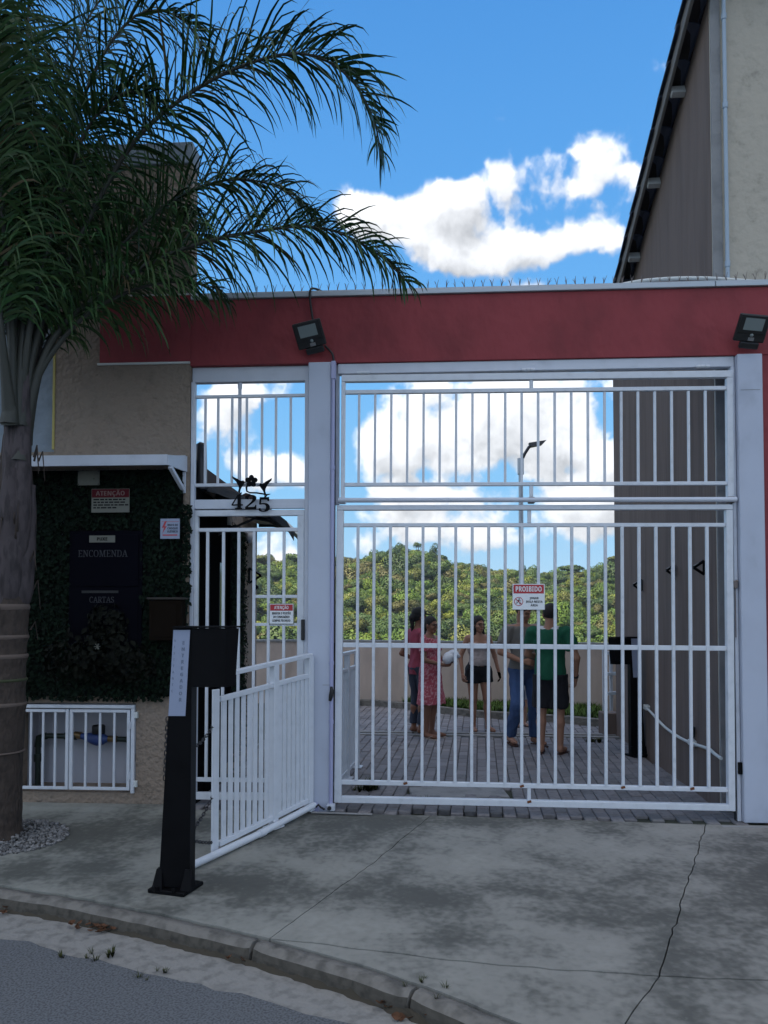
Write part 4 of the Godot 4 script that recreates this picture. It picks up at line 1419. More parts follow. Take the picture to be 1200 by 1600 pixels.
func make_guard_rails() -> void:
	var bars := []
	for i in 8: bars.append(0.045 + i * 0.062)
	for i in 7: bars.append(0.625 + i * 0.053)
	var a := Vector3(-1.085, 0.0, -5.09)
	var b := Vector3(-0.575, 0.062, -6.03)
	var o := railing("guard_rail", "white steel railing from the black post to the left gate pillar", a, b, 1.205, 1.225, bars, [0.56, 0.985])
	var st := begin()
	var p0 := Vector3(-1.19, 0.03, -4.79)
	tube(st, [p0, Vector3(-0.86, 0.05, -5.42), Vector3(-0.54, 0.10, -6.00)], 0.024, 12)
	var pipe := thing("ground_pipe", "white pipe lying along the foot of the outer railing", "pipe", p0, 0.0, "", p0)
	put("tube", done(st), M.white_bar, pipe)
	st = begin()
	tube(st, [Vector3(-0.86, 0.05, -5.42).lerp(p0, 0.03), Vector3(-0.86, 0.05, -5.42).lerp(p0, -0.06)], 0.028, 12)
	put("coupling", done(st), M.white_bar, pipe)
	st = begin()
	tube(st, [Vector3(-0.54, 0.10, -6.0), Vector3(-0.535, 0.07, -6.02), Vector3(-0.535, 0.02, -6.02)], 0.03, 12)
	put("elbow", done(st), M.lavender_pipe, pipe)
	st = begin()
	tube(st, [Vector3(-0.525, 0.09, -5.98), Vector3(-0.505, 0.11, -5.97), Vector3(-0.485, 0.085, -5.98), Vector3(-0.46, 0.07, -5.985)], 0.008, 8)
	put("hose", done(st), M.black_plastic, pipe)
	var bars2 := []
	for i in 15: bars2.append(0.04 + i * 0.066)
	railing("guard_rail", "white steel railing just inside the big gate on its left", Vector3(-0.43, 0.02, -6.75), Vector3(-0.275, 0.0, -7.95), 1.22, 1.22, bars2, [0.5, 0.985], false)
	# dark chains from the end plate to the post, and one hanging
	var chains := [[Vector3(-1.115, 0.86, -5.05), Vector3(-1.20, 0.80, -4.56), 0.06, "short dark chain looped between railing and black post, upper one"], [Vector3(-1.115, 0.40, -5.05), Vector3(-1.20, 0.26, -4.50), 0.05, "dark chain sagging below between railing and black post"], [Vector3(-1.112, 0.10, -5.04), Vector3(-1.21, 0.30, -4.55), 0.02, "dark chain near the ground between railing and black post"], [Vector3(-1.262, 0.98, -4.50), Vector3(-1.275, 0.62, -4.50), 0.0, "dark chain hanging straight down the left side of the black post"]]
	for c in chains:
		var t := thing("chain", c[3], "chain", c[0], 0.0, "chains at the black post", c[0])
		var n := int(c[0].distance_to(c[1]) / 0.024)
		for i in n:
			var f := (i + 0.5) / n
			var p: Vector3 = c[0].lerp(c[1], f) - Vector3(0, c[2] * 4.0 * f * (1.0 - f), 0)
			var f2 := f + 0.5 / n
			var p2: Vector3 = c[0].lerp(c[1], f2) - Vector3(0, c[2] * 4.0 * f2 * (1.0 - f2), 0)
			var z := (p2 - p).normalized()
			var x := z.cross(Vector3(0.3, 0.2, 0.9)).normalized()
			put("link", link_mesh(), M.chain_steel, t, p, Basis(x, z.cross(x), z) * Basis(Vector3.BACK, PI / 2 * (i % 2)))

func link_mesh() -> ArrayMesh:
	if not meshes.has("link"):
		var st := begin()
		var pts := []
		for k in 13:
			var a := TAU * k / 12.0
			pts.append(Vector3(0.0085 * cos(a), 0, 0.0085 * sin(a) + (0.008 if sin(a) > 0 else -0.008)))
		tube(st, pts, 0.0032, 6)
		meshes.link = done(st)
	return meshes.link

# the passage behind the small gate
func make_passage() -> void:
	var hedge := thing("wall_greenery", "dark artificial greenery on the passage wall behind the small gate", "greenery", Vector3(-1.55, 0.1, -7.9), 0.0, "artificial leaf panels", Vector3(-1.55, 0.1, -7.9))
	var st := begin()
	hexa(st, [Vector3(-1.545, 0.1, -7.55), Vector3(-1.53, 0.25, -8.25), Vector3(-1.50, 0.25, -8.25), Vector3(-1.515, 0.25, -7.55), Vector3(-1.545, 2.45, -7.55), Vector3(-1.53, 2.45, -8.25), Vector3(-1.50, 2.45, -8.25), Vector3(-1.515, 2.45, -7.55)])
	put("mat", done(st), M.navy_panel, hedge)
	leaf_cover(hedge, func(r): return [Vector3(-1.50, 0.12 + 2.35 * r.randf(), -7.5 - 0.8 * r.randf()), Vector3(1, 0.1, 0.1)], 3600, 0.034, 0.05, Vector3(0.012, 0.024, 0.012))
	var d := thing("side_door", "dark door with a narrow glass light in the passage wall", "door", Vector3(-1.56, 0.02, -7.0), 0.0, "", Vector3(-1.56, 0.02, -7.0))
	rect(d, "frame", -1.59, -1.535, 0.02, 2.62, -7.5, -6.30, M.door_dark)
	rect(d, "leaf", -1.534, -1.52, 0.04, 2.2, -7.44, -6.60, M.door_dark)
	rect(d, "glass", -1.519, -1.512, 0.9, 2.05, -7.22, -7.08, M.bronze_glass, 0.001)
	rect(d, "handle", -1.519, -1.47, 1.0, 1.03, -6.75, -6.68, M.galvanised)
	var c := thing("dome_camera", "small white dome camera high on the passage wall", "camera", Vector3(-1.50, 2.41, -8.3), 0.0, "", Vector3(-1.50, 2.41, -8.3))
	st = begin()
	lathe(st, [Vector2(0.0, -0.075), Vector2(0.035, -0.065), Vector2(0.056, -0.038), Vector2(0.06, -0.01), Vector2(0.06, 0.03), Vector2(0.0, 0.03)], 18, Vector3(-1.45, 2.41, -8.3))
	put("dome", done(st), M.white_ball, c)
	rect(c, "arm", -1.53, -1.42, 2.44, 2.455, -8.33, -8.27, M.white_ball)
	# hooks
	wall_hook(Vector3(-1.525, 2.0, -8.62), Vector3.RIGHT, 0.17, "black triangular hook on the beige end of the passage wall")
	wall_hook(Vector3(-1.525, 1.88, -8.93), Vector3.RIGHT, 0.07, "little black hook at the far edge of the passage wall")
	# curved awning
	var a := thing("awning", "dark curved awning over the passage behind the small gate", "awning", Vector3(-1.57, 2.95, -7.2), 0.0, "", Vector3(-1.57, 2.95, -7.2))
	var prof := [Vector2(-1.62, 2.715), Vector2(-1.40, 2.655), Vector2(-1.16, 2.565), Vector2(-0.95, 2.46), Vector2(-0.82, 2.36), Vector2(-0.76, 2.26)]
	var ext := func(z0: float, z1: float, drop: float, thick: float):
		var s := begin()
		for i in prof.size() - 1:
			var p: Vector2 = prof[i]
			var q: Vector2 = prof[i + 1]
			hexa(s, [Vector3(p.x, p.y - drop - thick, z0), Vector3(q.x, q.y - drop - thick, z0), Vector3(q.x, q.y - drop - thick, z1), Vector3(p.x, p.y - drop - thick, z1), Vector3(p.x, p.y - drop, z0), Vector3(q.x, q.y - drop, z0), Vector3(q.x, q.y - drop, z1), Vector3(p.x, p.y - drop, z1)])
		return done(s)
	put("sheet", ext.call(-6.45, -7.75, 0.0, 0.006), M.awning_sheet, a)
	for z in [-6.46, -7.1, -7.74]:
		put("rib", ext.call(z + 0.015, z - 0.015, 0.008, 0.06), M.awning_frame, a)
	st = begin()
	tube(st, [Vector3(-0.76, 2.255, -6.42), Vector3(-0.76, 2.255, -7.78)], 0.016, 8)
	tube(st, [Vector3(-1.56, 2.30, -7.1), Vector3(-1.2, 2.46, -7.1), Vector3(-0.97, 2.42, -7.1)], 0.012, 8)
	put("edge_bar", done(st), M.awning_frame, a)
	st = begin()
	tube(st, [Vector3(-1.53, 2.62, -6.42), Vector3(-1.54, 2.8, -6.43), Vector3(-1.54, 3.0, -6.43), Vector3(-1.535, 3.02, -6.43)], [0.045, 0.05, 0.045, 0.02], 12)
	put("rolled_end", done(st), M.awning_frame, a)
	second_awning()

func second_awning() -> void:
	var a := thing("rear_awning", "small pale curved awning farther along the passage", "awning", Vector3(-1.4, 2.6, -8.7), 0.0, "", Vector3(-1.4, 2.6, -8.7))
	var prof := [Vector2(-1.52, 2.66), Vector2(-1.30, 2.655), Vector2(-1.12, 2.60), Vector2(-0.98, 2.50), Vector2(-0.88, 2.38)]
	var st := begin()
	for i in prof.size() - 1:
		var p: Vector2 = prof[i]
		var q: Vector2 = prof[i + 1]
		hexa(st, [Vector3(p.x, p.y - 0.006, -8.4), Vector3(q.x, q.y - 0.006, -8.4), Vector3(q.x, q.y - 0.006, -9.3), Vector3(p.x, p.y - 0.006, -9.3), Vector3(p.x, p.y, -8.4), Vector3(q.x, q.y, -8.4), Vector3(q.x, q.y, -9.3), Vector3(p.x, p.y, -9.3)])
	put("sheet", done(st), M.sign_cream, a)
	for z in [-8.38, -9.3]:
		st = begin()
		tube(st, spline(prof.map(func(p): return Vector3(p.x, p.y - 0.02, z)), 16), 0.022, 8)
		put("rib", done(st), M.awning_frame, a)

func wall_hook(at: Vector3, out: Vector3, size: float, label: String) -> void:
	var o := thing("wall_hook", label, "hook", at, 0.0, "triangular wall hooks", at)
	var st := begin()
	var p := [at + Vector3(0, size * 0.5, 0) + out * 0.01, at - Vector3(0, size * 0.5, 0) + out * 0.01, at + out * size * 0.85]
	for i in 3:
		tube(st, [p[i], p[(i + 1) % 3]], 0.0125, 8)
	put("bracket", done(st), M.black_paint, o)
	st = begin()
	tube(st, [p[0] + Vector3(0, -0.002, 0), p[2] + Vector3(0, 0.012, 0)], 0.0085, 8)
	put("pad", done(st), M.grey_plastic, o)

# leaf-sized pieces on a surface: where(rng) gives place and outward direction
func leaf_cover(parent: Node3D, where: Callable, n: int, size: float, loose: float, tint := Vector3(0.018, 0.036, 0.018)) -> void:
	var key := "leaf"
	if not meshes.has(key):
		var v := PackedVector3Array()
		var nn := PackedVector3Array()
		for s in [-1.0, 1.0]:
			var q := [Vector3(0, 0, -0.5), Vector3(0.32 * s, 0.10, -0.08), Vector3(0, 0, 0.5), Vector3(0.24 * s, 0.08, 0.22)]
			for i in ([0, 1, 3, 0, 3, 2] if s < 0 else [0, 3, 1, 0, 2, 3]):
				v.append(q[i]); nn.append(Vector3(-0.3 * s, 1, 0).normalized())
		meshes[key] = raw_mesh(v, nn)
	var r := RandomNumberGenerator.new()
	r.seed = n + 7
	var xf := []
	var cols := []
	var base: Vector3 = org.get(parent, Vector3.ZERO)
	for i in n:
		var w = where.call(r)
		var nrm: Vector3 = (w[1].normalized() + Vector3(r.randfn(), r.randfn(), r.randfn()) * 0.42).normalized()
		var t := nrm.cross(Vector3(r.randfn(), r.randfn() - 0.8, r.randfn())).normalized()
		var s := size * r.randf_range(0.65, 1.35)
		xf.append(Transform3D(Basis(t, nrm, t.cross(nrm)).scaled(Vector3(s, s, s)), w[0] - base + w[1].normalized() * loose * r.randf() * r.randf()))
		var k := r.randf_range(0.45, 1.5)
		cols.append(Color(tint.x * k, tint.y * k, tint.z * k))
	pieces("leaves", meshes[key], M.hedge_leaf, xf, parent, cols)


func totem(called: String, label: String, base: Vector3, f: float, s: float, written: bool) -> void:
	var o := thing(called, label, "intercom post", base, 0.0, "", Vector3.ZERO)
	var back := Vector3(0.004 * f, 0, -0.105)
	var X := func(x: float, y: float, z := 0.0): return Vector3(x * f, y, z) * s
	var st := begin()
	var lo := [X.call(-0.052, 0.03), X.call(0.125, 0.03), X.call(0.125, 0.03) + back * s, X.call(-0.052, 0.03) + back * s]
	var hi := [X.call(0.018, 1.505), X.call(0.128, 1.505), X.call(0.128, 1.505) + back * s, X.call(0.018, 1.505) + back * s]
	hexa(st, lo + hi)
	put("post", done(st), M.black_paint, o)
	st = begin()
	box(st, X.call(0.03, 0.012) + back * 0.5 * s, Vector3(0.24, 0.024, 0.21) * s, Basis(Vector3.UP, -0.3 * f), 0.006)
	put("base_plate", done(st), M.black_paint, o)
	for q in [[-0.065, 0.02], [0.10, 0.03]]:
		st = begin()
		hexa(st, [X.call(q[0] - 0.02, 0.02, q[1] + 0.015), X.call(q[0] + 0.04, 0.02, q[1] + 0.015), X.call(q[0] + 0.05, 0.02, q[1] - 0.07), X.call(q[0] - 0.03, 0.02, q[1] - 0.07), X.call(q[0], 0.13, q[1] - 0.02), X.call(q[0] + 0.03, 0.13, q[1] - 0.02), X.call(q[0] + 0.03, 0.13, q[1] - 0.06), X.call(q[0], 0.13, q[1] - 0.06)])
		put("gusset", done(st), M.black_paint, o)
	for q in [[-0.05, 0.05], [0.05, 0.06], [0.11, -0.02]]:
		st = begin()
		tube(st, [X.call(q[0], 0.02, q[1]), X.call(q[0], 0.045, q[1])], 0.012 * s, 6)
		put("anchor_bolt", done(st), M.black_paint, o)
	st = begin()
	var a: Vector3 = X.call(0.129, 1.165, 0.012)
	var hb := Vector3(0.09 * f, 0, -0.16) * s
	var w := Vector3(0.190 * f, 0, 0.0) * s
	var up := Vector3(0, 0.335, 0) * s
	hexa(st, [a, a + w, a + w + hb * 0.5, a + hb * 0.5, a + up, a + w * 1.04 + up, a + w * 1.04 + hb * 0.6 + up, a + hb * 0.6 + up])
	put("hood", done(st), M.black_paint, o)
	st = begin()
	var lid := a + up + Vector3(-0.11 * f, 0.004, 0.012) * s
	hexa(st, [lid, lid + w * 1.62, lid + w * 1.62 + hb * 0.7, lid + hb * 0.7, lid + Vector3(0, 0.01, 0), lid + w * 1.62 + Vector3(0, 0.01, 0), lid + w * 1.62 + hb * 0.7 + Vector3(0, 0.01, 0), lid + hb * 0.7 + Vector3(0, 0.01, 0)])
	put("lid", done(st), M.black_paint, o)
	st = begin()
	var pl := [X.call(-0.004, 1.0, 0.002), X.call(0.093, 1.0, 0.002), X.call(0.117, 1.492, 0.002), X.call(0.021, 1.492, 0.002)]
	if f > 0: hexa(st, [pl[0], pl[1], pl[2], pl[3]] + pl.map(func(p): return p + Vector3(0, 0, 0.005)))
	else: hexa(st, [pl[0], pl[1], pl[2], pl[3]] + pl.map(func(p): return p + Vector3(0, 0, 0.004)))
	put("name_plate", done(st), M.plate_blue, o)
	if not written: return
	var plate := o.get_child(o.get_child_count() - 1)
	for c in [["ENTREGADOR", 0.083, 1.418, -0.0362, 0.020], ["VISITANTE", 0.034, 1.43, -0.036, 0.013]]:
		for i in c[0].length():
			var y: float = c[2] + c[3] * i
			var t := text(plate, c[0][i], c[4], X.call(c[1] - (1.49 - y) * 0.05, y, 0.0078), M.plate_text, "Droid Sans", c[4] > 0.015, 0.0, "letter")
			t.rotation.z = -0.05

func make_totems() -> void:
	totem("intercom_post", "black leaning steel intercom post with pale lettered plate at the kerb", Vector3(-1.232, 0.0, -4.43), 1.0, 1.0, true)
	totem("inner_intercom_post", "black intercom post inside the gate beside the brown house wall", Vector3(2.83, 0.0, -8.5), -1.0, 0.87, false)
	var p := thing("wall_hose", "white flexible pipe sagging along the foot of the brown house wall", "pipe", Vector3(2.86, 0.5, -8.3))
	p.position = Vector3.ZERO
	var st := begin()
	var W := func(d: float, y: float): return Vector3(2.2575 + 0.074 * d - 0.03, y, -d)
	tube(st, spline([W.call(8.42, 0.56), W.call(8.2, 0.53), W.call(7.7, 0.45), W.call(7.2, 0.42), W.call(6.85, 0.43), W.call(6.4, 0.455), W.call(6.25, 0.45) + Vector3(-0.02, 0, 0), W.call(6.1, 0.44) + Vector3(-0.02, 0, 0)], 30), 0.014, 10)
	put("hose", done(st), M.pale_pvc, p)
	for q in [[8.38, 0.555], [6.87, 0.43]]:
		st = begin()
		box(st, W.call(q[0], q[1]) + Vector3(0.01, 0, 0), Vector3(0.06, 0.05, 0.10), Basis(Vector3.RIGHT, 0.1), 0.006)
		put("clamp", done(st), M.pale_pvc, p)
	wall_hook(W.call(6.52, 1.97) + Vector3(0.02, 0, 0), Vector3.LEFT, 0.115, "largest black triangular hook on the brown house wall, nearest the gate")
	wall_hook(W.call(7.35, 1.99) + Vector3(0.02, 0, 0), Vector3.LEFT, 0.10, "black triangular hook in the middle of the three on the brown house wall")
	wall_hook(W.call(8.55, 1.89) + Vector3(0.02, 0, 0), Vector3.LEFT, 0.12, "black triangular hook above the inner intercom post")
	var b := thing("wall_stop", "small black rubber stop on the brown wall above the white pipe", "stop", W.call(6.9, 0.5), 0.0, "", W.call(6.9, 0.5))
	st = begin()
	box(st, W.call(6.86, 0.53), Vector3(0.04, 0.10, 0.05), Basis(Vector3.RIGHT, 0.15), 0.01)
	put("body", done(st), M.black_plastic, b)

func make_gatehouse_front() -> void:
	# canopy
	var c := thing_g("canopy", "white sheet canopy over the letter box on the gatehouse wall", "canopy", -1.9, 2.75)
	var st := begin()
	hexa(st, [Vector3(-3.2, 2.755, 0.32), Vector3(-1.15, 2.755, 0.32), Vector3(-1.105, 2.80, 0.0), Vector3(-3.2, 2.80, 0.0), Vector3(-3.2, 2.775, 0.32), Vector3(-1.15, 2.775, 0.32), Vector3(-1.105, 2.86, 0.0), Vector3(-3.2, 2.86, 0.0)])
	put("sheet", done(st), M.white_paint, c)
	st = begin()
	hexa(st, [Vector3(-3.2, 2.722, 0.318), Vector3(-1.147, 2.722, 0.318), Vector3(-1.147, 2.722, 0.300), Vector3(-3.2, 2.722, 0.300), Vector3(-3.2, 2.806, 0.328), Vector3(-1.140, 2.800, 0.328), Vector3(-1.140, 2.800, 0.310), Vector3(-3.2, 2.806, 0.310)])
	put("front_edge", done(st), M.white_paint, c)
	st = begin()
	hexa(st, [Vector3(-1.150, 2.722, 0.31), Vector3(-1.102, 2.722, 0.0), Vector3(-1.09, 2.722, 0.0), Vector3(-1.136, 2.722, 0.31), Vector3(-1.150, 2.80, 0.31), Vector3(-1.102, 2.852, 0.0), Vector3(-1.09, 2.852, 0.0), Vector3(-1.136, 2.80, 0.31)])
	put("end_edge", done(st), M.white_paint, c)
	for u in [-1.135, -2.9]:
		st = begin()
		beam(st, Vector3(u, 2.715, 0.28), Vector3(u + 0.02, 2.575, 0.02), 0.03, 0.03, 0.002)
		beam(st, Vector3(u + 0.02, 2.55, 0.014), Vector3(u + 0.02, 2.72, 0.014), 0.035, 0.02, 0.002)
		put("bracket", done(st), M.white_paint, c)
	# leaf panel
	var h := thing_g("wall_greenery", "dark artificial leaf panel covering the gatehouse wall round the letter box", "greenery", -1.9, 0.88, 0.0, "artificial leaf panels")
	rect(h, "mat", -2.8, -1.12, 0.92, 2.74, 0.002, 0.025, M.door_dark, 0.0)
	leaf_cover(h, func(r):
		while true:
			var u: float = r.randf_range(-2.8, -1.05)
			var v: float = r.randf_range(0.885, 2.72)
			var edge := -1.055 if v > 1.65 else lerpf(-1.235, -1.08, clampf((v - 0.89) / 0.5, 0, 1))
			if u > edge + 0.012 * sin(v * 40.0) or u > -1.12 and v > 2.45: continue
			if u > -2.02 and u < -1.44 and v > 1.35 and v < 2.25: continue
			return [Vector3(u, v, 0.03), Vector3(0.5 if u > -1.12 else 0.0, 0.1, 1.0)], 12000, 0.036, 0.055, Vector3(0.005, 0.012, 0.006))
	# letter box
	var m := thing_g("letter_box", "dark navy parcel and letter box set in the leaf panel", "letter box", -1.73, 1.0)
	rect(m, "body", -2.03, -1.43, 1.28, 2.245, 0.027, 0.06, M.navy_panel, 0.004)
	rect(m, "parcel_door", -2.00, -1.46, 1.80, 2.215, 0.0605, 0.068, M.navy_panel, 0.003)
	rect(m, "letter_door", -2.00, -1.46, 1.33, 1.785, 0.0605, 0.066, M.navy_panel, 0.003)
	rect(m, "letter_slot", -1.92, -1.62, 1.745, 1.765, 0.0665, 0.069, M.black_plastic, 0.001)
	text(m, "ENCOMENDA", 0.052, Vector3(-1.75, 2.06, 0.070), M.silver_letter, "Droid Serif", false, 0.405)
	text(m, "CARTAS", 0.044, Vector3(-1.755, 1.69, 0.068), M.silver_letter, "Droid Serif", false, 0.20)
	rect(m, "pull_plate", -1.862, -1.650, 2.150, 2.206, 0.0685, 0.072, M.shaded_plate, 0.001)
	text(m, "PUXE", 0.026, Vector3(-1.755, 2.178, 0.0735), M.sign_black)
	# dark wooden box on the right
	var w := thing_g("wooden_box", "small dark brown box with a pale lid hanging on the leaf panel", "box", -1.2, 1.37)
	rect(w, "body", -1.335, -1.075, 1.37, 1.69, 0.03, 0.16, M.dark_wood, 0.006)
	rect(w, "lid", -1.35, -1.06, 1.692, 1.708, 0.025, 0.175, M.soffit, 0.003)
	rect(w, "door", -1.30, -1.11, 1.40, 1.66, 0.1605, 0.166, M.dark_wood, 0.003)
	# plant below the letter box
	var p := thing_g("hanging_plant", "dark leafy plant with a pale flower below the letter box", "plant", -1.8, 1.25, 0.08)
	leaf_cover(p, func(r):
		var a: float = r.randf() * TAU
		var e: float = r.randfn() * 0.5
		var d := Vector3(cos(a) * cos(e), sin(e), absf(sin(a)) * cos(e))
		var k: int = r.randi() % 4
		var q: Vector3 = [Vector3(-1.95, 1.22, 0.08), Vector3(-1.72, 1.28, 0.10), Vector3(-1.55, 1.18, 0.08), Vector3(-1.70, 1.5, 0.08)][k]
		return [q + d * Vector3([0.24, 0.22, 0.22, 0.13][k], [0.2, 0.2, 0.16, 0.15][k], 0.07), d], 900, 0.05, 0.05, Vector3(0.007, 0.008, 0.005))
	st = begin()
	for i in 6:
		var a := TAU * i / 6.0
		beam(st, Vector3(-1.725, 1.325, 0.205), Vector3(-1.725 + 0.024 * cos(a), 1.325 + 0.024 * sin(a), 0.212), 0.014, 0.004, 0.001)
	put("flower", done(st), M.shaded_plate, p)
	# meter doors
	var g := thing_g("meter_gate", "white two-leaf bar gate over the water meter recess low in the gatehouse wall", "gate", -1.95, 0.15)
	var wb: StandardMaterial3D = M.white_bar
	rect(g, "frame_top", -2.46, -1.493, 0.822, 0.850, 0.002, 0.030, wb)
	rect(g, "frame_side", -1.521, -1.493, 0.150, 0.8215, 0.002, 0.030, wb)
	for q in [[-2.46, -2.034], [-2.026, -1.530]]:
		var leaf := Node3D.new()
		leaf.name = "leaf"
		g.add_child(leaf, true)
		org[leaf] = org[g]
		rect(leaf, "stile", q[0], q[0] + 0.026, 0.172, 0.812, 0.004, 0.026, wb)
		rect(leaf, "stile", q[1] - 0.026, q[1], 0.172, 0.812, 0.004, 0.026, wb)
		rect(leaf, "top_rail", q[0] + 0.026, q[1] - 0.026, 0.788, 0.812, 0.004, 0.026, wb)
		rect(leaf, "bottom_rail", q[0] + 0.026, q[1] - 0.026, 0.172, 0.196, 0.004, 0.026, wb)
		for i in 3:
			var u: float = lerpf(q[0] + 0.013, q[1] - 0.013, (i + 1) / 4.0)
			rect(leaf, "bar", u - 0.009, u + 0.009, 0.196, 0.788, 0.008, 0.022, wb, 0.002)
	for v in [0.20, 0.745]:
		rect(g, "hinge", -1.493, -1.468, v, v + 0.05, 0.004, 0.032, M.pale_pvc)
	for v in [0.26, 0.66]:
		st = begin()
		tube(st, [Vector3(-1.526, v, 0.034), Vector3(-1.526, v + 0.06, 0.034)], 0.007, 8)
		put("hinge_pin", done(st), wb, g)
	var t := thing_g("water_meter", "blue water meter on dark green pipes behind the white bar doors", "water meter", -1.95, 0.16, -0.2)
	st = begin()
	tube(st, [Vector3(-2.40, 0.155, -0.2), Vector3(-2.40, 0.50, -0.2), Vector3(-2.392, 0.545, -0.2), Vector3(-2.355, 0.562, -0.2), Vector3(-2.08, 0.562, -0.2)], 0.022, 10)
	tube(st, [Vector3(-2.17, 0.562, -0.2), Vector3(-2.07, 0.562, -0.2)], 0.031, 10)
	tube(st, [Vector3(-2.40, 0.35, -0.2), Vector3(-2.40, 0.41, -0.2)], 0.031, 10)
	tube(st, [Vector3(-2.40, 0.47, -0.2), Vector3(-2.392, 0.545, -0.2), Vector3(-2.33, 0.562, -0.2)], 0.030, 10)
	put("inlet_pipe", done(st), M.pipe_green, t)
	st = begin()
	tube(st, [Vector3(-1.72, 0.54, -0.2), Vector3(-1.65, 0.538, -0.2), Vector3(-1.615, 0.52, -0.2), Vector3(-1.60, 0.47, -0.2), Vector3(-1.605, 0.155, -0.2)], 0.022, 10)
	tube(st, [Vector3(-1.60, 0.36, -0.2), Vector3(-1.60, 0.42, -0.2)], 0.030, 10)
	put("outlet_pipe", done(st), M.pipe_green, t)
	st = begin()
	tube(st, [Vector3(-2.06, 0.565, -0.2), Vector3(-2.0, 0.56, -0.2), Vector3(-1.93, 0.545, -0.2), Vector3(-1.89, 0.54, -0.2), Vector3(-1.85, 0.54, -0.2), Vector3(-1.80, 0.542, -0.2)], [0.018, 0.03, 0.048, 0.058, 0.05, 0.022], 14)
	put("meter_body", done(st), M.meter_blue, t)
	st = begin()
	lathe(st, [Vector2(0.0, 0.0), Vector2(0.052, 0.0), Vector2(0.052, 0.06), Vector2(0.046, 0.07), Vector2(0.0, 0.072)], 18, Vector3(-1.885, 0.585, -0.2))
	put("register", done(st), M.black_plastic, t)
	st = begin()
	tube(st, [Vector3(-2.09, 0.572, -0.2), Vector3(-2.03, 0.566, -0.2)], 0.03, 8)
	tube(st, [Vector3(-1.80, 0.542, -0.2), Vector3(-1.725, 0.54, -0.2)], 0.027, 8)
	put("unions", done(st), M.brass, t)

func no_ball(parent: Node3D, c: Vector3, r: float) -> void:
	var st := begin()
	var ring := []
	for k in 25: ring.append(Vector2(cos(TAU * k / 24.0), sin(TAU * k / 24.0)))
	for k in 24:
		var a: Vector2 = ring[k]
		var b: Vector2 = ring[k + 1]
		quad(st, c + Vector3(a.x * r * 0.86, a.y * r * 0.86, 0.0008), c + Vector3(a.x * r, a.y * r, 0.0008), c + Vector3(b.x * r, b.y * r, 0.0008), c + Vector3(b.x * r * 0.86, b.y * r * 0.86, 0.0008))
	var q := ribbon([Vector2(-0.68, 0.62) * r, Vector2(0.68, -0.62) * r], [r * 0.15, r * 0.15])
	for i in q.size(): q[i] += Vector2(c.x, c.y)
	prism(st, q, c.z + 0.0008, c.z + 0.0022)
	put("ban_ring", done(st), M.sign_red, parent)
	st = begin()
	var line := func(pts: Array, w: float):
		var p := []
		for k in pts: p.append(Vector2(c.x + k[0] * r, c.y + k[1] * r))
		var ws := []
		for k in pts: ws.append(w * r)
		prism(st, ribbon(p, ws), c.z + 0.0002, c.z + 0.0012)
	line.call([[0.05, 0.35], [-0.05, -0.05]], 0.24)
	line.call([[-0.05, -0.05], [0.28, -0.2], [0.2, -0.6]], 0.15)
	line.call([[-0.05, -0.05], [-0.3, -0.3], [-0.62, -0.38]], 0.15)
	line.call([[0.05, 0.3], [0.38, 0.1], [0.5, 0.22]], 0.11)
	line.call([[0.02, 0.3], [-0.32, 0.2], [-0.42, -0.02]], 0.11)
	var head := PackedVector2Array()
	var ball := PackedVector2Array()
	for k in 12:
		head.append(Vector2(c.x + r * 0.12, c.y + r * 0.56) + ring[k * 2] * r * 0.15)
		ball.append(Vector2(c.x + r * 0.45, c.y - r * 0.50) + ring[k * 2] * r * 0.11)
	prism(st, head, c.z + 0.0002, c.z + 0.0012)
	prism(st, ball, c.z + 0.0002, c.z + 0.0012)
	put("player_figure", done(st), M.sign_black, parent)

